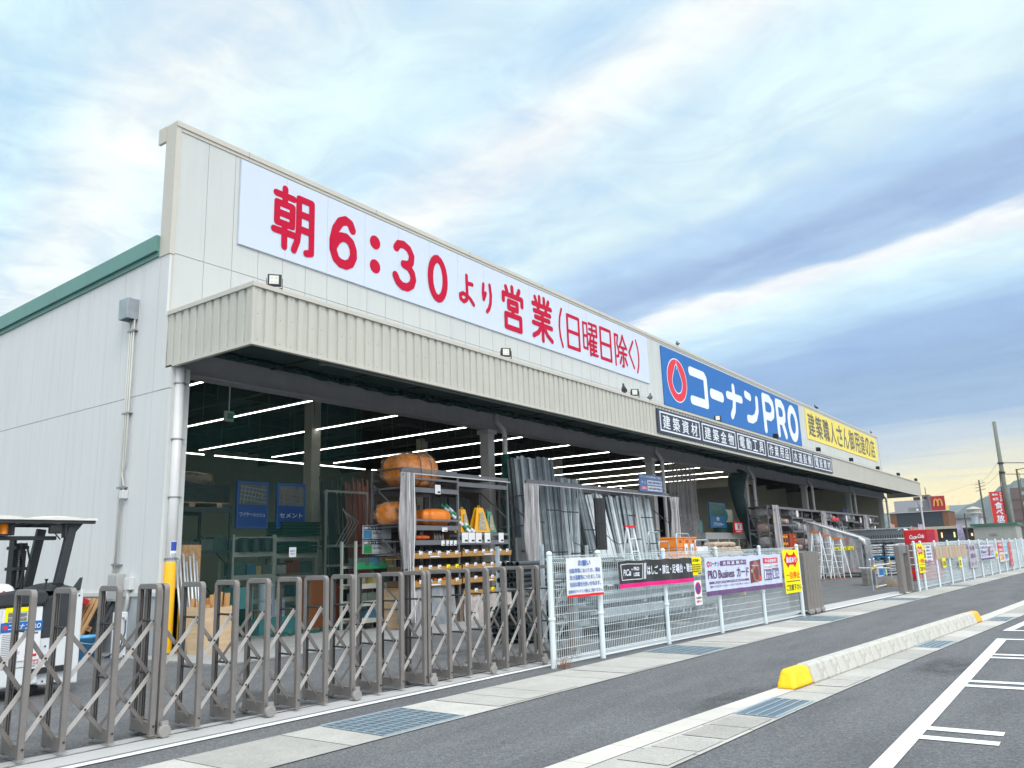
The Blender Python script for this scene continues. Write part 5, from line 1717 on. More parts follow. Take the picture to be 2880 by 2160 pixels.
def lump(label, cx, cy, z0, sx, sy, sz, mt, film_=None, ribs=0, seed=0, group=None, strap=0, name='orange_float', cat='float'):
    t = thing(name, label, cat, (cx, cy, z0), 0, group)
    rr = random.Random(seed)
    ph = [rr.uniform(0, 6) for _ in range(6)]

    def sph(u, v, k=1.0, w_=0.0):
        a, b = 2 * math.pi * u, math.pi * (v - .5)
        e = .72
        c = lambda t_: math.copysign(abs(math.cos(t_)) ** e, math.cos(t_))
        s_ = lambda t_: math.copysign(abs(math.sin(t_)) ** e, math.sin(t_))
        rip = 1 + ribs * .03 * math.cos(9 * a) + w_ * (.06 * math.sin(5 * a + ph[0] + 3 * b) + .05 * math.sin(9 * b + ph[1] + 2 * a) + .035 * math.sin(13 * a - 6 * b + ph[2]))
        return (sx / 2 * c(b) * c(a) * rip * k, sy / 2 * c(b) * s_(a) * rip * k, sz / 2 + sz / 2 * s_(b) * k * (1 + .4 * (rip - 1)))
    MB().grid(lambda u, v: sph(u, v), 48, 24).build('body', mt, t, smooth=True)
    if film_:
        MB().grid(lambda u, v: sph(u, v, 1.05, 1.0), 64, 32).build('clear_wrap', film_, t, smooth=True)
    for k in range(strap):
        xx = sx * (-.12 + .26 * k)
        pts_ = []
        for i in range(25):
            a = 2 * math.pi * i / 24
            c = lambda t_: math.copysign(abs(math.cos(t_)) ** .6, math.cos(t_))
            s_ = lambda t_: math.copysign(abs(math.sin(t_)) ** .6, math.sin(t_))
            pts_.append((xx + .03 * math.sin(a * 2), sy / 2 * 1.05 * c(a), sz / 2 + sz / 2 * 1.05 * s_(a)))
        MB().tube(pts_, .010, 5).build('strap', DKSTEEL, t)
    return t


WRAP = film('clear_film', (.80, .52, .30), .20, .14, .5, 9)
lump('big orange float in clear wrap with dark straps, on top of the parts rack', 14.33, 13.25, 3.20, 1.42, .95, .82, ORANGEW, WRAP, 1, 1, strap=2)
lump('pale end of a second wrapped float behind the big orange one on the rack top', 14.95, 13.55, 3.4, .75, .7, .72, mat('wrap_pale', (.45, .38, .28), .3, var=.3, scale=6), WRAP, 1, 2)
lump('wrapped orange float standing at the left end of the parts rack', 13.80, 13.28, 2.30, .85, .7, .55, ORANGEW, WRAP, 1, 3)
lump('unwrapped glossy orange float on the middle shelf of the parts rack', 15.0, 13.2, 2.30, .98, .7, .42, ORANGE, None, 2, 4)


def aframe(loc, label, mt, w_=.34, H_=.60):
    t = thing('folding_floor_sign', label, 'floor sign', loc)
    for s_, r in ((-1, 0), (1, .0)):
        m_ = MB()
        pts = [(-w_ / 2, 0), (w_ / 2, 0), (w_ * .20, H_), (-w_ * .20, H_)]
        m_.prism([(a, .05 * s_, b) for a, b in pts], (0, .02 * s_, 0))
        m_.warp(lambda x, y, z, s_=s_: (x, y * (1.6 - z / H_), z))
        m_.build('panel', mt, t, bevel=.01)
    MB().prism([(-w_ * .27, -.115, .06), (w_ * .27, -.115, .06), (w_ * .10, -.090, H_ * .80), (-w_ * .10, -.090, H_ * .80)], (0, -.004, 0)).build('sign_face', mat('worn_print', (.40, .36, .26), .5, var=.5, scale=22), t)
    MB().tube([(-.05, 0, H_), (-.03, 0, H_ + .05), (.03, 0, H_ + .05), (.05, 0, H_)], .010, 6).build('handle', mt, t)
    return t


SIGY = mat('floor_sign_yellow', (.85, .42, .01), .4, var=.06)
aframe((16.08, 13.1, 2.15), 'yellow folding floor sign leftmost on the right half of the parts rack', SIGY, .40, .58)
aframe((16.62, 12.98, 2.15), 'broad yellow folding floor sign in the middle of the rack shelf', SIGY, .66, .63)
aframe((17.25, 13.15, 2.15), 'clear and green folding floor sign rightmost on the rack shelf', mat('floor_sign_green', (.10, .28, .20), .3, var=.3, scale=9), .42, .56)
for i, (x, c1) in enumerate(((15.75, (.02, .28, .14)), (15.58, (.02, .22, .12)))):
    t = thing('striped_pole', ('green and white checked pole slanting across the rack, the right one', 'green and white checked pole slanting across the rack, the left one')[i], 'pole', (0, 0, 0))
    a, b = Vector((x + .55, 12.9, 2.15)), Vector((x - .10, 13.3, 2.85))
    for k in range(8):
        p, q = a.lerp(b, k / 8), a.lerp(b, (k + 1) / 8)
        MB().tube([p, q], .045, 8).build('band', mat('pole_green', c1, .5) if k % 2 else LWHITE, t)
lump('small heap of folded orange sheets on the rack shelf above the trays', 14.35, 13.05, 1.96, .62, .4, .12, mat('orange_sheet', (.62, .10, .01), .5, var=.3, scale=9), seed=6, name='folded_sheets', cat='sheets')
t = thing('wooden_display_box', 'small wooden box with glass bottles on the rack shelf above the trays', 'box', (15.1, 12.95, 1.955))
bx = MB()
for q_ in ((-.3, .3, 0, .3, 0, .015), (-.3, .3, 0, .3, .255, .27), (-.3, -.285, 0, .3, .015, .255), (.285, .3, 0, .3, .015, .255), (-.285, .285, .28, .3, .015, .255)):
    bx.box(*q_)
bx.build('box_shell', mat('box_brown', (.16, .08, .04), .6, var=.2), t)
for k in range(5):
    o = MB().lathe([(.03, 0), (.032, .09), (.012, .13), (.012, .16)], (14.9 + k * .1, 13.1, 1.972), 10).build('bottle', mat('bottle_pale', (.5, .52, .52), .3), None, smooth=True)
    meta(o, 'small pale bottle standing in the wooden box on the parts rack', 'bottle', 'bottles in the wooden box')
for i, (x0, x1, h) in enumerate(((13.75, 15.45, 2.9), (15.6, 17.5, 3.15))):  # dark boards added to close off and darken the view behind the rack
    t = thing('dark_backing_panel', ('added dark backing panels behind the left half of the parts rack', 'added dark backing panels behind the right half of the parts rack')[i], 'panels', (x0, 13.95, .022))
    for j in range(6):
        w_ = (x1 - x0) / 6
        MB().box(w_ * j + .01, w_ * (j + 1) - .01, .01 * (j % 3), .06 + .01 * (j % 3), 0, h - .06 * (j % 2)).build('panel', DKSTEEL, t)
# covered goods in front foot of the rack
for i, (x0, x1, y0, z1, mt, lab) in enumerate(((13.6, 15.3, 12.75, .92, mat('grey_cover', (.25, .27, .30), .6, var=.25, scale=4, bump=.6, bscale=5), 'goods under a grey cloth at the foot of the parts rack, left half'),
                                           (15.62, 17.55, 12.7, .62, mat('film_cover', (.46, .42, .40), .25, var=.3, scale=5, bump=.9, bscale=6), 'goods bundled in clear film at the foot of the parts rack, right half'))):
    t = thing('covered_goods', lab, 'covered goods', (x0, y0, .022))
    L_ = x1 - x0
    MB().grid(lambda u, v: (L_ * u, (.04 * math.sin(u * 23 + v * 3) + .03 * math.sin(u * 41)) * (1.3 - v), z1 * v), 60, 10).build('front_cover', mt, t, smooth=True)
    MB().grid(lambda u, v: (L_ * u, .0 + .8 * v, z1 + .03 * math.sin(u * 17) * math.sin(v * 5)), 40, 8).build('top_cover', mt, t, smooth=True)
    MB().box(0.02, L_ - .02, .1, .78, 0, z1 - .05).build('crate', PLY, t)
lump('crumpled grey bundle on the floor before the parts rack curtain', 14.1, 12.95, .022, .55, .5, .95, VINYL, seed=9, name='bundle', cat='bundle')
t = thing('leaning_board', 'grey board leaning beside the teal pipe', 'board', (18.28, 13.0, .02))
MB().box(0, .62, 0, .03, 0, 2.0).build('sheet', mat('board_grey', (.30, .32, .31), .6), t)

# ---- rack of steel studs
r2x = [18.55, 20.32, 22.38, 25.0, 27.85]
r2 = rack('long grey steel rack holding upright galvanised studs', r2x[0], R1Y, [x - r2x[0] for x in r2x], .95, 3.58, [[(3.60, 1)]], shelves=False)
MB().box(-.06, 9.4, -.05, -.03, 3.46, 3.485).build('edge_strip', MATS['strip_bright'], r2)
for (xa, xb, z) in ((1.0, 1.75, 2.75), (1.8, 2.7, 2.72), (2.9, 3.7, 2.2), (6.0, 6.5, 2.7), (6.9, 7.8, 2.65), (7.9, 8.6, 2.2), (1.1, 2.0, 1.55), (2.2, 3.4, 1.5), (7.2, 8.8, 1.75), (0.1, .8, 2.4), (5.9, 6.8, 1.9)):
    MB().box(xa, xb, -.04, -.015, z, z + .035).build('retaining_bar', BLACK, r2)


def studproto(mt, w_=.10, d=.045, L=4.0):
    m_ = MB()
    m_.box(-w_ / 2, w_ / 2, 0, .003, 0, L)
    m_.box(-w_ / 2, -w_ / 2 + .003, .003, d, 0, L)
    m_.box(w_ / 2 - .003, w_ / 2, .003, d, 0, L)
    m_.box(-w_ / 2 + .003, -w_ / 2 + .016, d - .003, d, 0, L)
    return m_


SM = {}
for key, mt in (('a', GALVW), ('b', GALV), ('c', GALVD)):
    me = bpy.data.meshes.new('steel_stud')
    p_ = studproto(mt)
    me.from_pydata(p_.v, [], p_.f)
    me.materials.append(mt)
    SM[key] = me
BUND = [  # top x0,x1, top z, bottom x0,x1, count, tones
    (18.62, 18.98, 4.28, 18.66, 19.0, 4, 'cca', 'tall dark stud in the first bundle beside the teal pipe'),
    (19.14, 19.88, 4.35, 19.2, 19.95, 9, 'abbca', 'tall bright stud in the second bundle of the stud rack'),
    (19.94, 20.78, 4.40, 19.98, 20.80, 9, 'bbcba', 'tall blue-grey stud in the third bundle of the stud rack'),
    (20.85, 21.55, 3.88, 20.9, 21.6, 6, 'cbca', 'mid-height stud between the tall bundles and the middle post'),
    (21.6, 22.35, 3.84, 21.15, 21.75, 7, 'bacb', 'stud leaning left in the crossed bundle of the stud rack'),
    (22.0, 22.5, 3.55, 22.7, 23.3, 5, 'cb', 'dark stud behind the black sleeve in the stud rack'),
    (22.65, 23.75, 3.42, 23.5, 24.65, 10, 'aaaa', 'wide bright stud leaning right in the brightest bundle'),
    (23.8, 24.9, 3.4, 24.5, 25.1, 5, 'cba', 'dark stud before the fourth rack post'),
    (25.05, 26.0, 3.45, 25.3, 26.2, 6, 'bcb', 'stud beyond the fourth rack post'),
    (26.05, 27.4, 3.45, 26.2, 27.5, 10, 'acab', 'striped pale stud under the blue hours sign')]
rr = random.Random(3)
for (a, b, zt, c, d, n, tones, lab) in BUND:
    for k in range(n * 2):
        u = (k // 2 + .5 + .4 * (k % 2)) / n
        xt, xb = a + (b - a) * u, c + (d - c) * u + rr.uniform(-.03, .03)
        back = .16 * (k % 2)
        yb, yt = 13.06 + back + rr.uniform(0, .05), 13.36 + back + rr.uniform(-.03, .03)
        v_ = Vector((xt - xb, yt - yb, zt + rr.uniform(-.04, .04) - .03))
        o = bpy.data.objects.new('steel_stud', SM[tones[(k // 2) % len(tones)]])
        link(o)
        o.location = (xb, yb, .03)
        q_ = v_.to_track_quat('Z', 'Y')
        o.rotation_mode = 'QUATERNION'
        o.rotation_quaternion = q_ @ Matrix.Rotation(rr.uniform(-.07, .07), 3, 'Z').to_quaternion()
        o.scale = ((b - a) / n / .10 * rr.uniform(.9, 1.1), 1.6, v_.length / 4.0)
        meta(o, lab, 'steel stud', 'galvanised studs: ' + lab.split(' in ')[0].split(' beside ')[0] + ' %.0f' % (a * 10))
t = thing('black_sleeve', 'black padded sleeve wrapped round the middle post of the stud rack', 'sleeve', (22.42, 12.66, 0))
MB().lathe([(.27, 1.62), (.27, 2.38), (.25, 2.40), (.27, 2.42), (.27, 3.22)], (0, 0, 0), 10, 1, .5).build('padding', BLACK, t)
MB().tube([(.2, -.05, 2.1), (.6, -.1, 1.86), (1.0, -.1, 1.78), (1.5, -.1, 1.86), (1.95, -.05, 2.05)], .012, 6).build('hanging_cord', BLACK, t)
MB().tube([(-.2, -.05, 1.75), (-.6, -.1, 1.62), (-1.0, -.1, 1.62), (-1.5, -.1, 1.78), (-1.7, -.05, 1.85)], .012, 6).build('hanging_cord', BLACK, t)
t = thing('hours_sign', 'blue opening hours board on top of the stud rack beam', 'sign', (25.4, 12.70, 3.60))
MB().box(0, 1.86, 0, .03, 0, .60).build('board', mat('hours_blue', (.10, .20, .45), .45), t)
q = MB().text('コーナンPRO営業時間のご案内', .12, 1.74, .49, .565, -.003, .03)
q.text('月〜土', .16, .50, .27, .37, -.003, .03)
q.build('white_lettering', LWHITE, t)
MB().box(.12, .55, -.004, -.001, .05, .18).build('sunday_field', BRED, t)
MB().text('日曜日', .16, .51, .07, .16, -.006, .03).build('sunday_lettering', LWHITE, t)
q = MB().box(.62, 1.80, -.004, -.001, .25, .41)
q.box(.62, 1.80, -.004, -.001, .04, .20)
q.build('time_fields', LWHITE, t)
MB().text('AM6:30▶PM8:00', .66, 1.76, .27, .39, -.007, .03).text('AM9:00▶PM8:00', .66, 1.76, .06, .18, -.007, .03).build('time_lettering', mat('time_ink', (.08, .12, .28), .5), t)

# ---- first bay goods
GBX = {}


def gbx(key, sx, sy, sz, mt, lab_mt=None):
    m_ = MB().box(-sx / 2, sx / 2, 0, sy, 0, sz)
    me = bpy.data.meshes.new('goods_box')
    me.from_pydata(m_.v, [], m_.f)
    me.materials.append(mt)
    GBX[key] = (me, sx, sz)


for k, (sx, sz, c) in enumerate(((.28, .22, (.10, .13, .12)), (.22, .30, (.22, .20, .15)), (.35, .26, (.05, .10, .09)), (.18, .24, (.35, .30, .12)), (.30, .20, (.28, .30, .30)), (.24, .28, (.22, .06, .03)), (.26, .25, (.03, .12, .20)))):
    gbx(k, sx, .32, sz, mat('carton_%d' % k, c, .6, var=.25, scale=8))


def fill(x0, x1, y, z, label, group, seed, keys=(0, 1, 2, 3, 4, 5, 6), hmax=.34, dens=.9):
    rr_ = random.Random(seed)
    x = x0
    while x < x1 - .15:
        me, sx, sz = GBX[rr_.choice(keys)]
        s_ = rr_.uniform(.75, 1.15)
        if rr_.random() < dens:
            o = bpy.data.objects.new('goods_box', me)
            link(o)
            o.location = (x + sx * s_ / 2, y + rr_.uniform(-.03, .06), z)
            o.scale = (s_, 1, min(s_ * 1.1, hmax / sz))
            o.rotation_euler = (0, 0, rr_.uniform(-.12, .12))
            meta(o, label, 'box', group)
        x += sx * s_ + .02


s1 = rack('pale shelving unit behind the blue wire mesh sign, inside the first bay', 11.45, 16.1, [0, 1.12], .5, 2.2, [[(2.15, .4), (1.80, 1), (1.28, 1), (.72, 1), (.2, 1)]], RACKW, braces=False, name='shelving_unit')
s2 = rack('pale shelving unit behind the blue cement sign, inside the first bay', 12.62, 16.1, [0, 1.28], .5, 2.2, [[(2.15, 1), (1.75, 1), (1.22, 1), (.72, 1), (.2, 1)]], RACKW, braces=False, name='shelving_unit')
for (x0, x1) in ((11.5, 12.5), (12.7, 13.85)):
    for z in (1.822, 1.30, .742, .222):
        fill(x0, x1, 16.1, z, 'goods on the pale shelving units behind the green net', 'goods behind the green net', int(x0 * 10 + z * 7), hmax=.36)
for k in range(3):
    o = MB().lathe([(.13, 0), (.14, .30), (.12, .32)], (11.7 + k * .32, 16.05, 1.822), 16).build('black_pail', mat('pail_black', (.02, .035, .035), .4))
    meta(o, 'black pail with a white tag on the shelf under the blue wire mesh sign', 'pail', 'black pails on the shelf')
for k in range(5):
    o = MB().box(12.66 + .02 * (k % 2), 13.85 - .02 * (k % 2), 15.9, 16.5, 2.19 + k * .07, 2.25 + k * .07).build('green_tray', mat('tray_green', (.008, .055, .035), .4))
    meta(o, 'dark green flat tray in the pile on top of the right pale shelving unit', 'tray', 'piled green trays')
for k in range(3):
    o = MB().box(12.70, 13.80, 15.95, 16.45, 1.78 + k * .09, 1.85 + k * .09).build('green_tray', MATS['tray_green'])
    meta(o, 'dark green tray on the second shelf of the right pale shelving unit', 'tray', 'green trays on the second shelf')


def hang_sign(label, x0, x1, z0, z1, y, word, seed):
    t = thing('product_sign', label, 'sign', (x0, y, z0))
    W_, H_ = x1 - x0, z1 - z0
    MB().box(0, W_, 0, .06, 0, H_).build('board', mat('sign_navy', (.010, .060, .36), .5, var=.04), t)
    f = MB()
    for q_ in ((.02, W_ - .02, -.003, 0, .02, .03), (.02, W_ - .02, -.003, 0, H_ - .03, H_ - .02), (.02, .03, -.003, 0, .03, H_ - .03), (W_ - .03, W_ - .02, -.003, 0, .03, H_ - .03)):
        f.box(*q_)
    f.build('border', mat('border_blue', (.10, .25, .55), .5), t)
    MB().box(.06, W_ - .06, -.004, -.001, H_ * .50, H_ * .94).build('picture', mat('photo_%d' % seed, (.12, .13, .14) if seed == 1 else (.16, .19, .22), .5, var=.4, scale=6), t)
    g_ = MB()
    rr_ = random.Random(seed)
    for k in range(7):
        a = (.08 + (W_ - .2) * k / 7, H_ * .90 - .03 * k)
        g_.bar((a[0], -.007 - k * .0006, H_ * .52 + .02 * k), (a[0] + .05, -.007 - k * .0006, a[1]), .012, .001, (0, 1, 0))
    for k in range(4):
        g_.bar((.08, -.013 - k * .0006, H_ * (.62 + .09 * k)), (W_ - .08, -.013 - k * .0006, H_ * (.55 + .09 * k)), .012, .001, (0, 1, 0))
    g_.build('picture_lines', mat('pic_%d' % seed, (.40, .41, .42) if seed == 1 else (.40, .20, .10), .5), t)
    MB().text(word, W_ * .10, W_ * .90, H_ * .24, H_ * .34, -.004, .015).build('lettering', LWHITE, t)


hang_sign('dark blue wire mesh product sign behind the green net', 11.42, 12.30, 2.36, 3.45, 15.98, 'ワイヤーメッシュ', 1)
hang_sign('dark blue cement product sign right of the wire mesh sign', 12.55, 13.42, 2.36, 3.46, 15.98, 'セメント', 2)
pr_ = rack('dark heavy pallet rack filling the left side of the first bay', 8.75, 16.1, [0, 2.6], 1.2, 2.85, [[(2.80, 1), (1.85, .6), (.2, 1)]], DKSTEEL)
for k in range(9):
    o = MB().box(10.06 + .02 * (k % 3) - 1.1, 11.35, 16.15, 17.2, 2.95 + k * .045, 2.985 + k * .045).build('black_bundle', BLACK)
    meta(o, 'flat black bundle in the wrapped pile on top of the dark pallet rack', 'bundle', 'bundles on the pallet rack')
wp = lump('heap of crumpled clear film over the bundles on the pallet rack', 10.4, 16.6, 3.30, 1.25, .9, .34, mat('film_heap', (.10, .11, .10), .2, var=.6, scale=9, bump=1.0, bscale=9), WRAP, 0, 12, name='film_heap', cat='plastic film')
pal = thing('pallet', 'flat wooden pallet under the black bundles on the pallet rack', 'pallet', (8.9, 16.12, 2.825))
for k in range(4):
    MB().box(0, 2.45, k * .33, k * .33 + .1, .09, .11).build('deck_board', PLY, pal)
    MB().box(k * .7, k * .7 + .14, 0, 1.1, 0, .09).build('block', PLY, pal)
for k in range(5):
    o = MB().tube([(8.85 + .17 * (k % 3), 15.4, 2.02 + .16 * (k // 3)), (8.85 + .17 * (k % 3), 16.9, 2.02 + .16 * (k // 3))], .085, 14, cap=False).build('grey_duct', COLG)
    meta(o, 'end of a grey plastic duct above the leaning board', 'duct', 'grey ducts')
fill(8.9, 11.2, 16.2, .25, 'dark carton at the foot of the pallet rack', 'cartons in the pallet rack', 77, (0, 2), .5)
fill(8.9, 11.2, 16.2, 1.87, 'dark carton on the middle level of the pallet rack', 'cartons on the rack middle level', 78, (0, 2), .6)
MB_ = MB().box(8.52, 9.15, 13.85, 13.87, .022, 1.93)
meta(MB_.build('leaning_plywood', OSB), 'brown strand board standing behind the leaning pipes by the corner', 'board')
for k in range(9):
    x = 8.56 + k * .045
    o = MB().tube([(x, 13.35, .03), (x + .02 + .03 * (k % 3), 13.75, 1.62 + .05 * (k % 4))], .019, 8).build('steel_tube', GALV, smooth=True)
    meta(o, 'galvanised tube leaning in the corner beside the white downpipe', 'steel tube', 'tubes leaning in the corner')
bxw = thing('plywood_bin', 'open plywood bin of timber offcuts beside the yellow pipe guard', 'bin', (8.62, 12.95, .022))
for q_ in ((0, .62, 0, .018, 0, .78), (0, .62, .5, .518, 0, .78), (0, .018, .018, .5, 0, .80), (.602, .62, .018, .5, 0, .80)):
    MB().box(*q_).build('panel', PLY, bxw)
rr_ = random.Random(4)
for k in range(13):
    x, y = 8.69 + (k % 5) * .11, 13.03 + (k // 5) * .14
    o = MB().box(-.035, .035, -.035, .035, 0, rr_.uniform(.8, 1.04)).build('timber_offcut', WOOD)
    o.location = (x, y, .04)
    o.rotation_euler = (rr_.uniform(-.06, .06), rr_.uniform(-.05, .05), rr_.uniform(0, 1))
    meta(o, 'timber offcut standing in the plywood bin', 'timber', 'offcuts in the plywood bin')
# pails and cartons low behind the gate
for i, (x, y, z, c, lab) in enumerate(((11.7, 15.2, .022, (.45, .52, .60), 'white can with a blue mark, lower of the pair behind the net'),
                                  (11.7, 15.2, .39, (.48, .55, .62), 'white can with a blue mark, upper of the pair behind the net'),
                                  (12.1, 15.3, .022, (.48, .50, .55), 'white can with a blue mark, right of the stacked pair'))):
    t = thing('paint_can', lab, 'can', (x, y, z + .35))
    MB().lathe([(.165, 0), (.165, .34), (.15, .36)], (0, 0, 0), 20).build('can_body', mat('can_white', c, .4), t, smooth=False)
    wrap(MB().poly([(-.05, 0, .03), (.05, 0, .03), (.05, 0, .30), (-.05, 0, .30)]), 0, 0, .168).build('blue_mark', SBLUE, t)
o = MB().box(11.4, 12.4, 15.0, 15.5, .022, .37).build('carton', mat('teal_box', (.05, .22, .24), .6))
meta(o, 'teal carton under the white cans behind the net', 'carton')
for i, (x, z, c, lab) in enumerate(((11.0, .75, (.08, .30, .32), 'teal carton left of the white cans'), (13.0, .9, (.45, .13, .03), 'orange and grey carton right of the white cans'), (13.5, .7, (.30, .04, .02), 'red carton beside the orange and grey one'), (10.9, .3, (.20, .15, .08), 'brown carton under the teal one'))):
    o = MB().box(x, x + .45, 15.3, 15.7, .022 + z * .0, z + .3).build('carton', mat('carton_c%d' % i, c, .6, var=.1))
    meta(o, lab, 'carton')
o = thing('hanging_notice', 'small white paper notice hanging in the net', 'notice', (11.55, 14.25, 1.66))
MB().box(0, .19, 0, .005, 0, .21).build('paper', TAG, o)
MB().text('お静かに', .03, .16, .11, .15, -.003, .02).text('ご利用下さい', .03, .16, .05, .085, -.003, .01).build('lettering', BBLU, o)
# white frame rack with dark and pink bars
s3 = rack('pale open frame rack of upright bars right of the inner column', 14.2, 16.1, [0, 1.45], .5, 3.35, [[(3.35, .5), (1.95, .6), (1.45, .6), (.9, .6)]], RACKW, braces=False, shelves=False)
rr_ = random.Random(8)
for k in range(14):
    x = 14.35 + k * .07
    o = MB().tube([(x, 16.2, .03), (x + rr_.uniform(-.05, .05), 16.5, 3.2 + rr_.uniform(0, .6))], .024, 6).build('dark_bar', mat('bar_dark', (.02, .035, .04), .5))
    meta(o, 'dark upright bar in the pale open frame rack', 'bar', 'dark bars in the frame rack')
for k in range(16):
    x = 15.15 + k * .055
    o = MB().tube([(x - .25, 15.9, .5), (x + rr_.uniform(-.03, .03), 16.4, 3.3 + rr_.uniform(0, .5))], .022, 6).build('pink_bar', mat('bar_pink', (.38, .15, .13), .5, var=.2))
    meta(o, 'dull pink bar leaning in the pale open frame rack', 'bar', 'pink bars in the frame rack')
for k in range(4):
    t = MB().tube([(14.6, 15.9, 2.9 - k * .02), (14.8 + k * .12, 15.9, 2.55), (14.3 + k * .1, 15.85, 1.9), (14.7 + k * .12, 15.85, 1.9)], .011, 5).build('wire_hanger', TAG)
    meta(t, 'thin white wire bracket hanging before the dark bars', 'wire bracket', 'white wire brackets')
# plate stand in front
pt = thing('plate_display', 'product display board for levelling plates with blue and green headings', 'display board', (13.10, 13.60, 1.68))
for (z0, z1, c) in ((.34, .64, (.05, .22, .40)), (0, .31, (.03, .25, .08))):
    MB().box(0, .92, 0, .02, z0, z1).build('panel', mat('display_grey', (.45, .50, .52), .5, var=.08), pt)
    MB().box(.02, .60, -.004, -.001, z1 - .10, z1 - .01).build('heading_field', mat('display_navy', (.02, .03, .05), .5), pt)
    MB().text('調整プレート', .03, .38, z1 - .085, z1 - .03, -.007, .03).text('S' if z0 else 'M', .42, .45, z1 - .085, z1 - .03, -.007, .03).text('サイズ', .46, .58, z1 - .08, z1 - .035, -.007, .03).build('heading_lettering', LWHITE, pt)
    MB().box(.02, .28, -.004, -.001, z0 + .01, z1 - .11).build('picture_field', mat('pf%d' % int(z0 * 10), c, .5, var=.3, scale=15), pt)
    MB().text('80×40mm' if z0 else '140×70mm', .31, .60, z0 + .10, z0 + .155, -.003, .03).text('サイズ', .31, .40, z0 + .17, z0 + .195, -.003, .02).text('3・5・8・10mm', .31, .56, z0 + .02, z0 + .05, -.003, .02).build('size_lettering', mat('display_ink', (.03, .10, .12), .5), pt)
s4 = rack('pale shelf of small packets under the plate display board', 12.9, 13.62, [0, 1.25], .45, 1.95, [[(1.40, .5), (1.0, 1), (.62, 1), (.25, 1)]], RACKW, braces=False)
MB().box(.02, 1.0, -.03, -.015, 1.32, 1.47).build('green_tray', mat('tray_bright_green', (.02, .25, .10), .5), s4)
for z in (1.42, 1.02, .64, .27):
    fill(12.95, 14.05, 13.6, z, 'small packet on the pale shelf under the plate display', 'packets under the plate display', int(z * 50), hmax=.18)

# ---- deep interior shelving rows
deep = thing('shelving_unit', 'dim shelving unit deep inside the store', 'shelf', (16.5, 18.6, .022), 0, 'dim shelving units deep inside the store')
for x in (0, 3.0):
    for y in (0, .6):
        MB().box(x - .03, x + .03, y - .03, y + .03, 0, 2.3).build('post', RACK, deep)
for z in (.2, .8, 1.4, 2.0):
    MB().box(.03, 2.97, 0, .6, z - .04, z).build('shelf', RACK, deep)
DP = [(16.5, 18.6)] + [(19.9 + 3.3 * k, 18.6) for k in range(14)] + [(17 + 3.3 * k, 21.5) for k in range(9)]
for (x, y) in DP[1:]:
    dup(deep, (x, y, .022))
for i, (x, y) in enumerate(DP):
    for z in (.84, 1.44, 2.04) if i < 12 else (2.04,):
        fill(x + .1, x + 2.9, y - .02, z - .02 + .0, 'carton on a dim shelf deep inside the store', 'cartons on the dim deep shelves', i * 7 + int(z * 9), hmax=.42, dens=.5)

# ================================================================ YARD BEHIND THE NEAR FENCE
def base_rack(label, x0, x1, y0, y1, H_, levels):
    t = thing('stock_rack', label, 'rack', (x0, y0, 0))
    L, D = x1 - x0, y1 - y0
    n = 4
    for i in range(n):
        x = .4 + (L - .8) * i / (n - 1)
        MB().box(x - .05, x + .05, D / 2 - .05, D / 2 + .05, .02, H_).build('upright', GALV, t)
        MB().box(x - .30, x + .30, -.0, D, 0, .03).build('foot', CONC, t)
        for z in levels:
            MB().box(x - .04, x + .04, 0, D, z - .05, z).build('arm', GALV, t)
    return t


base_rack('low cantilever rack of long steel sections behind the near white fence', 12.4, 18.4, 7.3, 8.3, 1.35, (.30, .62, .94))
STL = []
for key, mt in (('l', GALV), ('m', GALVD)):
    m_ = MB().box(0, 5.6, 0, .10, 0, .05)
    m_.box(0, 5.6, 0, .004, .05, .075)
    me = bpy.data.meshes.new('steel_section')
    me.from_pydata(m_.v, [], m_.f)
    me.materials.append(mt)
    STL.append(me)
rr_ = random.Random(5)
for lv, z in enumerate((.30, .62, .94)):
    for side in (0, 1):
        for j in range(2 if side == 0 else 3):
            for k in range(3):
                o = bpy.data.objects.new('steel_section', STL[rr_.randint(0, 1)])
                link(o)
                o.location = (12.5 + rr_.uniform(-.15, .25), 7.32 + side * .58 + j * .125, z + .003 + k * .078)
                meta(o, 'long galvanised section lying on the low cantilever rack behind the fence', 'steel section', 'long sections on the low cantilever rack')
# hollow conduits with open black ends
cm_ = MB()
cm_.tube([(0, 0, 0), (4.0, 0, 0)], .052, 10, cap=False)
cm_.lathe([(.0519, 0), (.044, .001)], (0, 0, 0), 10).warp(lambda x, y, z: (x, y, z))
ring_ = MB()
for k in range(10):
    a0, a1 = 2 * math.pi * k / 10, 2 * math.pi * (k + 1) / 10
    ring_.add([(0, .052 * math.cos(a0), .052 * math.sin(a0)), (0, .052 * math.cos(a1), .052 * math.sin(a1)), (0, .043 * math.cos(a1), .043 * math.sin(a1)), (0, .043 * math.cos(a0), .043 * math.sin(a0))], [(0, 1, 2, 3)])
    ring_.add([(0, .052 * math.cos(a0), .052 * math.sin(a0)), (4, .052 * math.cos(a0), .052 * math.sin(a0)), (4, .052 * math.cos(a1), .052 * math.sin(a1)), (0, .052 * math.cos(a1), .052 * math.sin(a1))], [(0, 1, 2, 3)])
    ring_.add([(0, .043 * math.cos(a0), .043 * math.sin(a0)), (.5, .043 * math.cos(a0), .043 * math.sin(a0)), (.5, .043 * math.cos(a1), .043 * math.sin(a1)), (0, .043 * math.cos(a1), .043 * math.sin(a1))], [(0, 1, 2, 3)])
cme = bpy.data.meshes.new('black_conduit')
cme.from_pydata(ring_.v, [], ring_.f)
cme.materials.append(mat('conduit_black', (.035, .045, .05), .35))
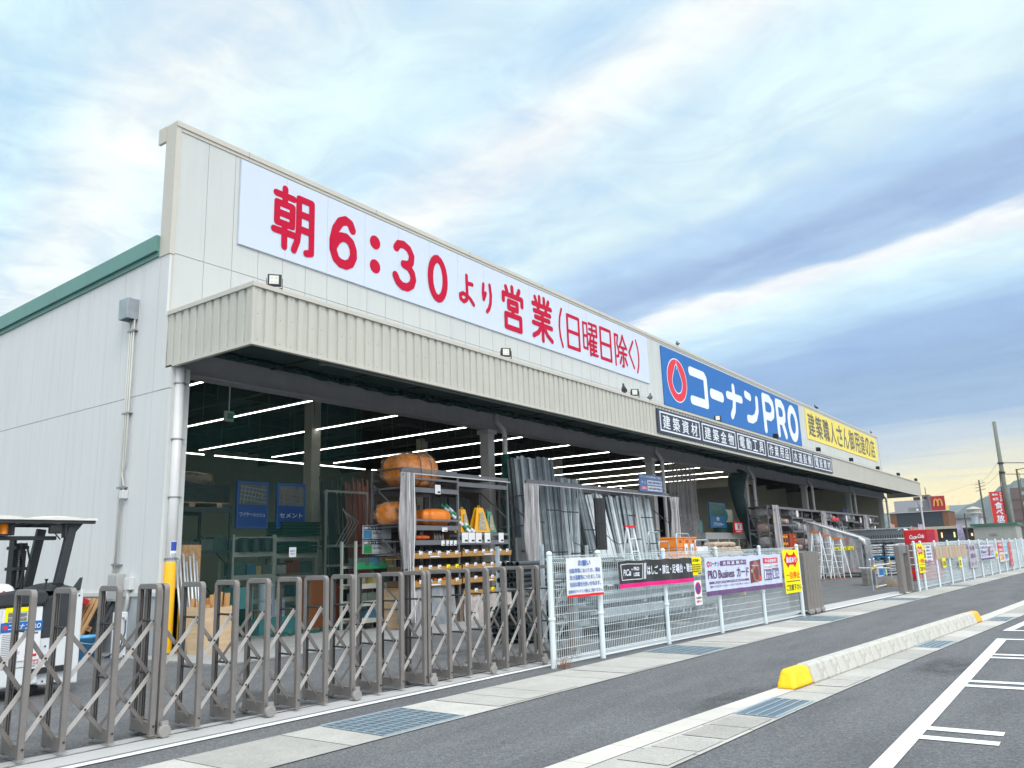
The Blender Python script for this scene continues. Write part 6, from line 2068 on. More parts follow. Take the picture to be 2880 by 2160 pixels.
for (y0, z0, nr, nc, lab, grp) in ((8.35, .12, 6, 8, 'open-ended black conduit in the low stack beside the gate end', 'low stack of black conduits'),
                                   (8.55, 1.00, 5, 4, 'open-ended black conduit in the upper stack beside the gate end', 'upper stack of black conduits')):
    for r in range(nr):
        for c in range(nc):
            o = bpy.data.objects.new('black_conduit', cme)
            link(o)
            o.location = (12.0 + random.uniform(-.05, .05), y0 + c * .105 + (r % 2) * .052, z0 + r * .092)
            meta(o, lab, 'conduit', grp)
t = thing('conduit_stand', 'steel stand carrying the black conduits behind the fence', 'stand', (12.2, 8.2, 0))
for x in (.1, 3.4):
    for y in (-.02, .98):
        MB().box(x, x + .06, y, y + .06, 0, 1.7).build('upright', GALV, t)
    MB().box(x, x + .06, .04, .98, .03, .065).build('cross_bar', GALV, t)
    MB().box(x, x + .06, .04, .98, .90, .945).build('cross_bar', GALV, t)
# hand trolleys
def trolley(loc, label, w_=.62, h=.92, n=1):
    t = thing('hand_trolley', label, 'trolley', loc, rad(random.uniform(-8, 8)), 'flat hand trolleys' if n else None)
    pts = [(0, 0, .12)]
    r = .08
    for k in range(5):
        a = math.pi - math.pi / 2 * k / 4
        pts.append((r + r * math.cos(a), 0, h - r + r * math.sin(a)))
    for k in range(5):
        a = math.pi / 2 - math.pi / 2 * k / 4
        pts.append((w_ - r + r * math.cos(a), 0, h - r + r * math.sin(a)))
    pts.append((w_, 0, .12))
    MB().tube(pts, .017, 8).build('handle_hoop', GALV, t, smooth=True)
    MB().tube([(0, 0, h * .55), (w_, 0, h * .55)], .013, 6).build('cross_bar', GALV, t)
    MB().box(-.02, w_ + .02, 0, .8, .10, .14).build('deck', GALV, t, bevel=.01)
    for x in (.06, w_ - .06):
        for y in (.1, .7):
            MB().lathe([(.048, 0), (.048, .03)], (0, 0, 0), 12).warp(lambda a, b, c, x=x, y=y: (x - .015 + c, y + b, .05 + a)).build('wheel', BLACK, t)
    return t


plat = thing('loading_platform', 'low grey platform carrying the hand trolleys behind the fence', 'platform', (16.6, 8.0, 0))
MB().box(0, 3.6, 0, 1.3, .92, 1.0).build('deck', GALV, plat)
for x in (.1, 1.8, 3.4):
    for y in (.1, 1.1):
        MB().box(x, x + .08, y, y + .08, 0, .92).build('leg', GALV, plat)
TL = ['flat hand trolley with hoop handle, leftmost on the platform', 'taller hand trolley second from the left on the platform', 'hand trolley third on the platform, before the orange crates',
      'rightmost hand trolley on the platform']
for (x, y, w_, h, lab) in ((16.75, 8.0, .62, .72, TL[0]), (16.95, 8.35, .55, .95, TL[1]), (17.7, 8.0, .95, .90, TL[2]), (19.0, 8.1, .7, .75, TL[3])):
    trolley((x, y, 1.0), lab, w_, h)
for i in range(3):
    for j in range(2):
        m_ = MB().box(0, .40, 0, .5, 0, .28)
        t = thing('orange_crate', 'orange plastic crate in the stack behind the hand trolleys', 'crate', (19.95 + .43 * i, 9.0, 1.28 + j * .30 + (0 if i else .0)), 0, 'stacked orange crates')
        MB().box(0, .40, 0, .5, 0, .25).build('crate_body', ORANGE, t, bevel=.02)
        MB().box(-.015, .415, -.015, .515, .25, .285).build('rim', mat('orange_rim', (.85, .26, .02), .4), t)
        MB().box(.12, .28, -.004, 0, .13, .20).build('grip', mat('orange_dark', (.35, .08, .01), .5), t)
t = thing('goods_table', 'grey table under the orange crates', 'table', (19.8, 8.9, 0))
MB().box(0, 1.5, 0, .8, 1.22, 1.27).build('table_top', GALV, t)
for x in (.05, 1.37):
    for y in (.05, .67):
        MB().box(x, x + .07, y, y + .07, 0, 1.22).build('leg', GALV, t)
for k, (x, lab) in enumerate(((18.0, 'white label board with kanji on the trolley rail'), (18.35, 'second white label board on the trolley rail'))):
    t = thing('label_board', lab, 'label board', (x, 7.93, 1.42))
    MB().box(0, .17, 0, .01, 0, .24).build('board', TAG, t)
    MB().text('小' if k else '大', .04, .13, .07, .17, -.003, .03).build('lettering', BLACK, t)
def bag(name, loc, sx, sy, sz, mt, label, group, cat='sack', rz=0):
    k = (name, sx, sy, sz)
    if k not in BAGM:
        b = MB()

        def f(u, v):
            a, c = 2 * math.pi * u, math.pi * (v - .5)
            e = lambda t_, p=.5: math.copysign(abs(t_) ** p, t_)
            w1 = 1 + .05 * math.sin(7 * a + 3 * c) + .04 * math.sin(11 * a - 5 * c)
            return (sx / 2 * e(math.cos(c), .35) * e(math.cos(a)) * w1, sy / 2 * e(math.cos(c), .35) * e(math.sin(a)) * w1, sz / 2 + sz / 2 * e(math.sin(c), .8))
        b.grid(f, 24, 10)
        me = bpy.data.meshes.new(name)
        me.from_pydata(b.v, [], b.f)
        me.materials.append(mt)
        me.polygons.foreach_set('use_smooth', [True] * len(me.polygons))
        BAGM[k] = me
    o = bpy.data.objects.new(name, BAGM[k])
    link(o)
    o.location = loc
    o.rotation_euler = (random.uniform(-.05, .05), random.uniform(-.05, .05), rz + random.uniform(-.15, .15))
    return meta(o, label, cat, group)


BAGM = {}
SACK = mat('sack_beige', (.42, .33, .25), .7, var=.18, scale=5, bump=.4, bscale=12)
t = thing('sack_platform', 'wooden platform under the beige sacks in the yard', 'platform', (24.4, 9.7, 0))
MB().box(0, 2.6, 0, 1.5, 1.0, 1.12).build('deck', PLY, t)
for x in (.1, 2.35):
    for y in (.1, 1.3):
        MB().box(x, x + .12, y, y + .12, 0, 1.0).build('leg', PLY, t)
for r in range(4):
    for c in range(4 - (r > 2)):
        bag('sack', (24.75 + c * .62 + (r % 2) * .1, 10.0, 1.12 + r * .15), .66, .45, .17, SACK, 'beige sack in the pile above the near fence', 'beige sacks piled on the platform')
bag('film_bundle', (23.6, 10.0, 1.2), 1.1, .6, .42, mat('film_white', (.55, .58, .60), .25, var=.2, bump=.7, bscale=8), 'white film bundle left of the beige sacks', None, 'bundle')
t = thing('stepladder', 'small aluminium stepladder with red feet beside the trolleys', 'ladder', (18.6, 9.3, 0))


def ladder(t, w0, w1, H_, lean, n, mt=GALVW, back=True, y0=0.0):
    for s_ in (-1, 1):
        MB().bar((s_ * w0 / 2, y0, .02), (s_ * w1 / 2, y0 + lean, H_), .025, .06).build('rail', mt, t)
        if back:
            MB().bar((s_ * w0 / 2, y0 + 2 * lean, .02), (s_ * w1 / 2, y0 + lean, H_), .025, .05).build('rail', mt, t)
    for k in range(n):
        f_ = (k + 1) / (n + 1)
        w_ = w0 + (w1 - w0) * f_
        MB().box(-w_ / 2 + .013, w_ / 2 - .013, y0 + lean * f_ - .03, y0 + lean * f_ + .03, H_ * f_ - .012, H_ * f_ + .012).build('rung', mt, t)


ladder(t, .5, .32, 2.15, .35, 6)
MB().box(-.18, .18, .30, .42, 2.13, 2.18).build('top_step', BRED, t)
for s_ in (-1, 1):
    MB().box(s_ * .25 - .03, s_ * .25 + .03, -.03, .05, 0, .06).build('foot', BRED, t)

# ================================================================ MIDDLE BAYS
t = thing('cashier_sign', 'red and white cashier sign with a yen mark in the fourth bay', 'sign', (37.55, 13.95, 2.26))
MB().box(0, 1.15, 0, .05, 0, .50).build('board', BRED, t)
MB().box(.10, 1.05, -.004, -.001, .13, .45).build('white_field', LWHITE, t)
MB().text('¥', .38, .76, .15, .43, -.007, .06).build('yen_mark', BRED, t)
MB().text('CASHIER', .2, .95, .03, .09, -.004, .03).build('lettering', LWHITE, t)
t = thing('cashier_booth', 'grey cashier booth with windows in the fourth bay', 'booth', (34.6, 14.2, .022))
MB().box(0, 5.4, 0, 1.8, 0, .9).build('lower_wall', COLG, t)
MB().box(0, 5.4, 0, 1.8, 1.95, 2.25).build('head_wall', COLG, t)
for x in (0, 1.4, 2.8, 4.1, 5.3):
    MB().box(x, x + .1, 0, .1, .9, 1.95).build('window_post', COLG, t)
MB().box(.1, 5.3, .04, .05, .9, 1.95).build('window_glass', film('glass_tint', (.25, .25, .18), .35), t)
for i, (x0, x1, z0, z1, c) in enumerate(((.5, 1.3, 1.1, 1.5, (.45, .28, .04)), (2.0, 2.6, 1.2, 1.6, (.45, .35, .10)), (3.0, 3.9, 1.0, 1.45, (.40, .32, .12)), (1.45, 1.75, 1.0, 1.3, (.4, .05, .06)))):
    o = MB().box(34.6 + x0, 34.6 + x1, 14.6, 14.9, z0, z1).build('counter_poster', mat('ctr%d' % i, c, .5, var=.3, scale=8))
    meta(o, ('long ochre poster at the left of the cashier booth', 'square yellow poster in the cashier booth', 'wide mustard poster at the right of the booth', 'small red poster in the booth')[i], 'poster')
hs = thing('product_sign', 'blue and green framed product sign hanging above the cashier booth', 'sign', (35.4, 14.25, 2.5))
MB().box(0, 1.95, 0, .06, 0, 1.15).build('board', mat('sign_bluegreen', (.02, .13, .28), .5, var=.15), hs)
MB().box(.1, 1.85, -.004, -.001, .55, 1.08).build('picture', mat('net_picture', (.02, .10, .08), .5, var=.4), hs)
MB().text('台', .75, 1.1, .33, .50, -.007, .03).text('プラスター', .35, 1.6, .08, .24, -.007, .02).build('lettering', TAG, hs)
ac = thing('outdoor_unit', 'white air conditioner unit with a green fan disc above the booth', 'air conditioner', (36.9, 14.3, 2.28))
MB().box(0, 1.5, 0, .5, .5, 1.1).build('casing', mat('ac_cream', (.45, .46, .36), .5), ac)
MB().lathe([(.27, 0), (.27, .01)], (0, 0, 0), 24).warp(lambda x, y, z: (.5 + x * 1.3, -.01 + z, .8 + y)).build('fan_disc', mat('fan_green', (.02, .16, .12), .5), ac)
MB().box(0, 1.5, .05, .45, 0, .5).build('stand', mat('stand_green', (.02, .10, .08), .5), ac)
t = thing('wall_panel', 'pale teal panel leaning beside the blue-green product sign', 'panel', (34.15, 14.5, 2.27))
MB().box(0, .9, 0, .05, 0, .55).build('sheet', mat('panel_teal', (.10, .25, .25), .5), t)
MB().box(-.2, 1.0, .3, .8, -.45, 0).build('stand', mat('stand_green', (.02, .10, .08), .5), t)
for i, x in enumerate((34.8, 37.3)):
    t = thing('wall_spotlight', ('warm spotlight washing the inner wall, the left one', 'warm spotlight washing the inner wall, the right one')[i], 'spotlight', (x + 4, 21.85, 5.0))
    MB().lathe([(.09, 0), (.06, .12), (.03, .16)], (0, 0, 0), 12).build('lamp_head', mat('spot_glow', (.8, .8, .7), .5, emit=((1, .9, .65), 10)), t)

# long far rack
xs = [1.85 * k for k in range(14)]
r3 = rack('long grey steel rack of building supplies from the fourth bay to the far corner', 38.3, 12.55, xs, .95, 3.45,
          [[(3.45, 1), (2.95, .8), (2.2, .8), (1.5, .8)], [(3.45, 1), (2.6, .8), (1.7, .8)], [(3.45, 1), (3.0, .8), (2.3, .8), (1.3, .8)]])
rr_ = random.Random(17)
WR = [mat('wrapped_pale', (.36, .37, .38), .25, var=.35, scale=5, bump=.8, bscale=8), mat('wrapped_dark', (.07, .08, .09), .25, var=.5, scale=6, bump=.8, bscale=8),
      mat('wrapped_pink', (.38, .28, .26), .3, var=.3, scale=5, bump=.8, bscale=8), mat('wrapped_brown', (.22, .15, .09), .4, var=.3, scale=5)]
SZ = [(1.5, .7, .42), (.8, .6, .5), (1.2, .7, .3)]
cnt = 0
for i in range(13):
    zs = ([2.96, 2.21, 1.51, .05], [2.61, 1.71, .05], [3.01, 2.31, 1.31, .05])[i % 3]
    for z in zs:
        for x in ((38.75 + 1.85 * i,) if rr_.random() < .5 else (38.7 + 1.85 * i, 39.5 + 1.85 * i)):
            if rr_.random() < .86:
                sx, sy, sz = SZ[rr_.randint(0, 2)]
                sx = min(sx, 1.3)
                bag('wrapped_goods', (x + .35, 13.0, z + .02), sx if cnt % 2 else .8, .7, sz, WR[(cnt * 7) % 4], 'film-wrapped goods on the long far rack', 'wrapped goods on the long far rack', 'wrapped goods')
                cnt += 1
for k in range(26):
    x = 50 + rr_.uniform(0, 12)
    o = MB().tube([(x, 12.75, .05), (x + rr_.uniform(-.4, .4), 13.2, rr_.uniform(2.6, 3.4))], .035, 6).build('leaning_tube', (GALVW, GALV, VINYL)[k % 3])
    meta(o, 'pale tube leaning in the far half of the long rack', 'tube', 'tubes leaning in the long rack')
for i, (x, z) in enumerate(((42.6, 3.0), (44.7, 1.62), (46.0, 1.7), (52.8, 2.95), (56.5, 2.9), (59.3, 2.9), (60.5, 2.4), (57.5, 2.3))):
    o = MB().box(x, x + .32, 12.46, 12.48, z, z + .34).build('hanging_tag', TAG)
    meta(o, 'white paper tag hanging from the long far rack', 'tag', 'white tags on the long far rack')
t = thing('pink_sign', 'red strip sign hanging in the middle of the long far rack', 'sign', (49.6, 12.48, 2.95))
MB().box(0, 1.6, 0, .02, 0, .18).build('board', SRED, t)
t = thing('product_sign', 'dark blue hanging sign deep in the last bays', 'sign', (60.2, 14.4, 3.15))
MB().box(0, 3.2, 0, .06, 0, .85).build('board', MATS['sign_navy'], t)
MB().text('WALIST', .3, 2.9, .25, .6, -.004, .02).build('lettering', LWHITE, t)
BARR = [mat('barrier_orange', (.75, .14, .02), .45, var=.15), mat('barrier_black', (.02, .02, .02), .5)]
for i, x in enumerate((40.15, 40.55, 41.9)):
    t = thing('road_barrier', ('black and yellow A-shaped barrier leftmost in the long rack', 'black and yellow barrier beside the red board', 'orange wire barrier right of the red board')[i], 'barrier', (x, 12.5, .6))
    for k in range(9):
        MB().box(-.16, .16, -.03, .03, k * .17, k * .17 + .10).build('band', (mat('barrier_yellow', (.75, .38, .02), .45), BARR[1])[k % 2] if i < 2 else BARR[0], t)
    MB().box(-.19, -.16, -.04, .04, 0, 1.55).build('side_post', BARR[0], t)
    MB().box(.16, .19, -.04, .04, 0, 1.55).build('side_post', BARR[0], t)
t = thing('red_board', 'tall red triangular board leaning in the long rack', 'board', (40.9, 12.45, .7))
MB().prism([(0, 0, 0), (1.1, 0, 0), (.45, 0, 1.45), (.1, 0, 1.5)], (0, .04, 0)).build('sheet', mat('board_red', (.42, .04, .02), .5, var=.2), t)

# ladders and covered ladder cart
TOPC = mat('ladder_orange', (.62, .20, .05), .5, var=.15)
for i, (x, y, rz) in enumerate(((38.2, 10.55, 1.15), (38.75, 10.25, 1.2), (39.3, 9.95, 1.12))):
    t = thing('stepladder', ('tall aluminium stepladder with orange top, leftmost of three before the covered cart', 'middle aluminium stepladder of the three before the covered cart',
                             'rightmost aluminium stepladder of the three, nearest the covered cart')[i], 'ladder', (x, y, 0.0), rz + math.pi / 2 + 1.9)
    ladder(t, .62, .34, (2.12, 1.95, 1.8)[i], .42, 6, GALVW)
    MB().box(-.19, .19, .36, .48, (2.10, 1.93, 1.78)[i], (2.18, 2.01, 1.86)[i]).build('top_step', TOPC, t)
    for s_ in (-1, 1):
        for y_ in (0, .84):
            MB().box(s_ * .31 - .04, s_ * .31 + .04, y_ - .04, y_ + .04, 0, .05).build('foot', TOPC, t)
cart = thing('ladder_cart', 'wheeled cart of ladders under a sloping clear vinyl cover', 'cart', (0, 0, 0))
CV = film('vinyl_clear', (.50, .52, .54), .46, .25, .25, 3)
yA, yB, zA, zB = 11.6, 9.1, 2.74, 1.80
MB().grid(lambda u, v: (41.0 + .03 * math.sin(u * 30), yA + (yB - yA) * u, .22 + ((zA + (zB - zA) * min(1, u * 1.02)) - .22) * v), 50, 10).build('front_cover', CV, cart, smooth=True)
MB().grid(lambda u, v: (41.0 + 1.6 * v, yA + (yB - yA) * u, zA + (zB - zA) * u - .05 * math.sin(math.pi * v)), 30, 6).build('top_cover', CV, cart, smooth=True)
MB().grid(lambda u, v: (41.0 + 1.6 * u, yB - .12 * math.sin(v * 3), .25 + (zB - .25) * v), 8, 8).build('end_cover', CV, cart, smooth=True)
CVW = mat('vinyl_roll', (.62, .64, .66), .4, var=.1)
MB().tube([(40.98, yA + .1, zA + .03), (40.98, 10.4, 2.28), (40.98, yB, zB)], [.03, .05, .06], 8).build('cover_roll', CVW, cart, smooth=True)
MB().tube([(40.98, yB + .1, zB), (41.0, yB - .06, zB - .12), (41.05, yB - .12, zB - .35)], [.09, .11, .05], 8).build('cover_roll', CVW, cart, smooth=True)
MB().box(41.05, 42.5, yB + .1, yA, .16, .24).build('deck', DKSTEEL, cart)
for (x, y) in ((41.1, 9.35), (42.4, 9.35), (41.1, 11.3), (42.4, 11.3)):
    MB().lathe([(.09, 0), (.09, .05)], (0, 0, 0), 14).warp(lambda a, b, c, x=x, y=y: (x + b, y + c, .09 + a)).build('wheel', mat('wheel_blue', (.03, .05, .12), .5), cart)
for y in (9.15, 10.3, 11.5):
    MB().box(41.08, 41.12, y, y + .04, .24, 1.75 + (y - 9.1) * .36).build('frame_post', GALV, cart)
LM = ['stepladder with a red cap inside the clear covered cart, %s' % s_ for s_ in ('leftmost and tallest', 'second from the left', 'third from the left', 'fourth from the left', 'rightmost')]
for i, (y, h) in enumerate(((11.35, 2.35), (10.95, 2.05), (10.35, 1.82), (9.85, 1.80), (9.6, 1.45))):
    t = thing('stepladder', LM[i], 'ladder', (41.25 + .02 * i, y, .24), math.pi / 2 * 3)
    for s_ in (-1, 1):
        MB().bar((s_ * .20, 0, .0), (s_ * .10, 0, h - .24), .03, .05, (0, 1, 0)).build('rail', GALVW, t)
    MB().box(-.13, .13, -.04, .04, h - .42, h - .24).build('red_cap', mat('cap_red', (.62, .06, .03), .45), t)
    if i > 1:
        MB().box(-.10, .10, -.05, .03, .0, .15).build('red_foot', MATS['cap_red'], t)
for i, y in enumerate((10.3, 9.95, 9.62)):
    t = thing('price_card', ('yellow price card on the covered cart, leftmost of three', 'middle yellow price card on the covered cart', 'yellow price card on the covered cart, rightmost of three')[i], 'price card', (40.96, y, 1.27))
    MB().box(-.005, 0, -.14, .14, 0, .17).build('card', BYEL, t)
    MB().box(-.008, -.006, -.10, .02, .03, .07).build('print', BLACK, t)
# sacks beyond the cart
SIL = mat('sack_silver', (.52, .55, .57), .3, var=.25, scale=4, bump=.4, bscale=12)
SBK = mat('sack_black', (.03, .032, .036), .35, var=.3)
t = thing('blue_pallet', 'bright blue plastic pallet between the upper and lower sacks', 'pallet', (43.0, 7.9, .76))
MB().box(0, 1.4, 0, 1.45, .10, .14).build('deck', mat('pallet_blue', (.02, .22, .48), .5), t)
for y in (0, .45, .9, 1.33):
    MB().box(0, 1.4, y, y + .12, 0, .10).build('bearer', MATS['pallet_blue'], t)
for r in range(5):
    for c in range(2):
        bag('sack', (43.55, 8.3 + c * .66, .90 + r * .115), 1.0, .62, .13, SIL, 'silver sack on the blue pallet beyond the covered cart', 'silver sacks on the blue pallet')
for r in range(6):
    for c in range(2):
        bag('sack', (43.55, 8.3 + c * .66, .04 + r * .115), 1.0, .62, .13, WR[0] if r > 2 else SACK, 'dull sack in the lower pile under the blue pallet', 'lower sacks under the blue pallet')
for c in range(2):
    bag('sack', (43.6, 8.35 + c * .66, 1.48), 1.0, .60, .15, SBK, 'black sack topping the silver pile', 'black sacks on top of the silver pile')
for r in range(3):
    bag('sack', (45.2, 8.3, 1.02 + r * .15), .9, .7, .18, SIL, 'plump silver sack in the right-hand pile by the slotted panels', 'plump silver sacks')
t = thing('slotted_panels', 'stack of grey slotted metal panels behind the sacks', 'panel stack', (46.4, 7.9, 0))
SLT = mat('slot_panel', (.17, .19, .20), .5, .3, var=.12)
MB().box(0, .5, 0, 3.2, 0, 2.25).build('panel', SLT, t)
for z in (2.02, 1.55, 1.08):
    for k in range(26):
        MB().box(-.006, -.002, .1 + k * .118, .145 + k * .118, z - .28, z - .06).build('slot', BLACK, t)
MB().box(-.05, .5, -.02, 3.22, 2.25, 2.31).build('top_rail', GALV, t)
MB().box(-.03, 0, -.02, 3.22, 1.72, 1.78).build('mid_rail', GALV, t)
t = thing('silver_tarpaulin', 'loose silver tarpaulin end hanging at the slotted panels', 'tarpaulin', (44.4, 7.15, 0))
MB().grid(lambda u, v: (.5 * u + .1 * math.sin(v * 8), .9 - .9 * v + .1 * math.sin(u * 6), 2.15 - .45 * v * v + .08 * math.sin(v * 9)), 10, 14).build('sheet', mat('tarp_silver', (.50, .53, .55), .35, var=.2), t, smooth=True)
MB().bar((0, 1.0, 1.75), (.1, .05, 1.66), .05, .05).build('pole', GALVW, t)

# galvanised pole barrier with yellow joints, at the second gate
t = thing('pole_barrier', 'galvanised tube barrier with yellow clamps before the gate receiver', 'barrier', (28.95, 6.25, 0))
PY = mat('clamp_yellow', (.65, .42, .05), .5, var=.15)
for (x, y) in ((0, 0), (1.3, .15), (3.6, .1)):
    MB().tube([(x, y, 0), (x, y, 1.0)], .024, 8).build('upright', GALV, t)
    MB().lathe([(.03, .99), (.035, 1.0), (.02, 1.03)], (x, y, 0), 10).build('cap', GALVW, t)
for (p, q_) in (((0, 0, .70), (1.35, .15, .70)), ((1.2, .15, .78), (5.2, .1, .78)), ((1.2, .15, .07), (5.2, .1, .07)), ((.9, -.4, .70), (1.5, .7, .70))):
    MB().tube([p, q_], .024, 8).build('cross_tube', GALVW, t)
for (x, y, z) in ((.05, 0, .70), (.85, .05, .72), (1.3, .15, .75), (1.35, .15, .07), (3.6, .1, .78), (3.65, .1, .07)):
    MB().lathe([(.03, -.05), (.055, -.03), (.055, .03), (.03, .05)], (x, y, z), 10).build('clamp', PY, t)
for i, (x, c, lab) in enumerate(((1.0, (.6, .65, .7), 'white tag hanging from the tube barrier, leftmost'), (1.9, (.05, .35, .6), 'blue tag on the tube barrier'), (2.3, (.7, .68, .4), 'yellow and white tag on the tube barrier'))):
    o = MB().box(28.95 + x, 29.15 + x, 6.26, 6.27, .42, .70).build('hanging_tag', mat('htag%d' % i, c, .5))
    meta(o, lab, 'tag')
t = thing('blue_board', 'small blue board with a white border on the tube barrier', 'board', (33.2, 6.9, .30))
MB().box(0, .85, 0, .02, 0, .36).build('border', LWHITE, t)
MB().box(.05, .80, -.004, -.001, .04, .32).build('face', mat('board_blue', (.01, .17, .48), .5), t)
for i in range(3):
    for j in range(3):
        o = MB().box(32.6 + i * .42, 32.99 + i * .42, 7.2, 7.39, .01 + j * .2, .2 + j * .2).build('concrete_block', mat('block_grey', (.17, .17, .16), .9, var=.15, bump=.6, bscale=40))
        meta(o, 'grey concrete block stacked behind the tube barrier', 'block', 'stacked concrete blocks')
sd_ = MB().grid(lambda u, v: (31.6 + .75 * u, 5.9 + .8 * v, .30 * max(0, math.sin(math.pi * u)) ** .7 * max(0, math.sin(math.pi * v)) ** .7 + .01 * math.sin(u * 30 + v * 20)), 20, 20)
meta(sd_.build('sand_bag', mat('sand', (.16, .13, .10), .95, var=.25, scale=15), smooth=True), 'slumped brown sandbag at the foot of the tube barrier', 'sandbag')

# vending machine behind the far fence
t = thing('vending_machine', 'red cola vending machine behind the near end of the far fence', 'vending machine', (36.5, 5.30, 0))
VR = mat('vending_red', (.55, .005, .012), .3, var=.05)
MB().box(0, .75, 0, 1.15, .05, 2.02).build('cabinet', VR, t, bevel=.03)
MB().box(-.012, -.002, .0, .30, .12, 1.98).build('side_panel', mat('vending_rose', (.55, .03, .06), .3, var=.2, scale=6), t)
q = MB().text('Coca-Cola', 0, .55, 0, .17, 0, .035, shear=.45)
q.warp(lambda x, y, z: (-.018 + y, .95 - x, 1.66 + z - .02 * math.sin(x * 11))).build('lettering', LWHITE, t)
q = MB().text('cola', 0, .2, 0, .06, 0, .03, shear=.4)
MB().box(-.014, -.004, .35, 1.1, .5, 1.45).build('window', mat('vending_window', (.20, .10, .10), .2, var=.4, scale=12), t)
for k in range(3):
    MB().box(-.03, -.015, .38, 1.07, .62 + k * .28, .65 + k * .28).build('shelf_rail', TAG, t)
# ================================================================ BACKGROUND TO THE WEST
def far(x, y, z, k):
    return (x * k, y * k, 1.5 + (z - 1.5) * k)


k = 1.7
t = thing('burger_restaurant', 'dark flat-roofed burger restaurant with brown side panels beyond the store', 'building', (0, 0, 0))
FBX = 89 * k
DKB = mat('rest_dark', (.022, .030, .042), .5, var=.1)
BRN = mat('rest_brown', (.16, .065, .02), .5, var=.1)


def fb(y0, y1, z0, z1, x0=0.0, x1=8.0, k=1.7):
    X0 = 89 * k
    return MB().box(X0 + x0, X0 + x1, y0 * k, y1 * k, 1.5 + (z0 - 1.5) * k if z0 > -9 else 0, 1.5 + (z1 - 1.5) * k)


fb(12.0, 16.15, 3.02, 4.45).build('dark_panel', DKB, t)
fb(11.50, 12.0, 3.02, 4.45, -.1).build('brown_panel', BRN, t)
fb(16.15, 16.75, 3.02, 4.45, -.1).build('brown_panel', BRN, t)
fb(11.4, 16.9, 4.45, 4.52, -.3).build('roof_edge', COLG, t)
fb(10.7, 16.9, 2.72, 2.98, -1.2).build('canopy_band', mat('rest_cream', (.40, .38, .28), .5), t)
fb(10.8, 16.8, -10, 2.70, .6).build('shop_front', BLACK, t)
for y in (11.2, 12.3, 13.5, 14.7):
    fb(y, y + .12, 1.9, 2.4, .5, .55).build('lit_window', mat('lit_warm', (.8, .5, .2), .5, emit=((1, .6, .25), 1.6)), t)
fb(12.85, 13.65, 4.52, 6.0, .4, 6).build('tower', mat('rest_grey', (.17, .155, .165), .6), t)
fb(12.85, 13.05, 4.52, 6.0, .2, .4).build('tower_corner', mat('rest_grey_light', (.24, .22, .23), .6), t)
for y in (13.05, 13.45):
    fb(y, y + .25, 6.0, 6.15, 1, 3).build('roof_box', mat('rest_grey', (.17, .155, .165), .6), t)
MB().tube([far(89.5, 13.3, 6.1, 1.7), far(89.5, 13.3, 6.9, k)], .06, 6).build('antenna', BLACK, t)
fb(13.7, 15.1, 4.52, 4.95, 1, 7).build('roof_block', mat('rest_roof_grey', (.20, .19, .19), .6), t)
fb(14.15, 14.35, 4.62, 4.82, .9, 1).build('roof_vent', LWHITE, t)
t = thing('burger_sign', 'red square roof sign with golden arches', 'sign', (FBX, 0, 0))
y0, y1, z0, z1 = 11.66 * k, 12.86 * k, 1.5 + 3.02 * k, 1.5 + 4.43 * k
MB().box(0, .5, y0, y1, z0, z1).build('sign_box', mat('mc_red', (.38, .006, .02), .5), t)
MB().box(.05, .45, y0 - .45, y0, z0, z0 + .65).build('yellow_edge', SYEL, t)
q = MB()
W_ = y1 - y0
for side in (-1, 1):
    cy_ = (y0 + y1) / 2 + side * W_ * .155
    pts = []
    for a in range(15):
        th = math.pi * a / 14
        pts.append((cy_ + W_ * .15 * math.cos(th), z0 + .85 + 1.0 * math.sin(th) ** .75))
    for i in range(14):
        q.bar((-.03 - .002 * i - .03 * (side + 1) / 2, pts[i][0], pts[i][1]), (-.03 - .002 * i - .03 * (side + 1) / 2, pts[i + 1][0], pts[i + 1][1]), .02, .17, (0, 0, 1) if 0 else (1, 0, 0))
q = MB()


def arch(pts, wd, x):
    for i in range(len(pts) - 1):
        (a, b), (c, d) = pts[i], pts[i + 1]
        L = math.hypot(c - a, d - b) or 1
        nx, ny = -(d - b) / L * wd / 2, (c - a) / L * wd / 2
        q.poly([(x - .003 * i, a + nx, b + ny), (x - .003 * i, a - nx, b - ny), (x - .003 * i, c - nx, d - ny), (x - .003 * i, c + nx, d + ny)])


for side in (-1, 1):
    cy_ = (y0 + y1) / 2 + side * W_ * .14
    arch([(cy_ + W_ * .15 * math.cos(math.pi * a / 18) * (1 if abs(9 - a) < 8 else 1.08), z0 + .75 + 1.15 * max(0, math.sin(math.pi * a / 18)) ** .8) for a in range(19)], .20, -.03 - .06 * (side + 1) / 2)
q.build('golden_arches', mat('arch_yellow', (.75, .40, .05), .5), t)
t = thing('steel_warehouse', 'grey corrugated gable building beyond the store corner', 'building', (0, 0, 0))
fb(15.05, 17.2, -10, 5.9, 10, 30, 1.9).build('wall', mat('ware_grey', (.34, .34, .37), .6, var=.1, stretch=(1, 9, 1)), t)
MB().prism([far(95, 17.2, 5.9, 1.9), far(95, 15.0, 5.9, 1.9), far(95, 14.7, 5.0, 1.9), far(95, 13.7, 4.6, 1.9), far(95, 13.7, 4.4, 1.9), far(95, 17.2, 4.4, 1.9)], (12, 0, 0)).build('gable', mat('gable_grey', (.26, .27, .31), .6), t)
t = thing('white_hall', 'low white hall with dark eaves under the hills', 'building', (0, 0, 0))
fb(8.9, 11.3, -10, 3.65, 0, 10, 1.85).build('wall', mat('hall_white', (.50, .51, .54), .6, var=.05, stretch=(1, 6, 1)), t)
fb(8.7, 11.4, 3.65, 4.02, -.6, 10, 1.85).build('roof', mat('hall_roof', (.22, .22, .25), .6), t)
t = thing('roadside_shops', 'dark low shop row with lit windows behind the far fence', 'building', (0, 0, 0))
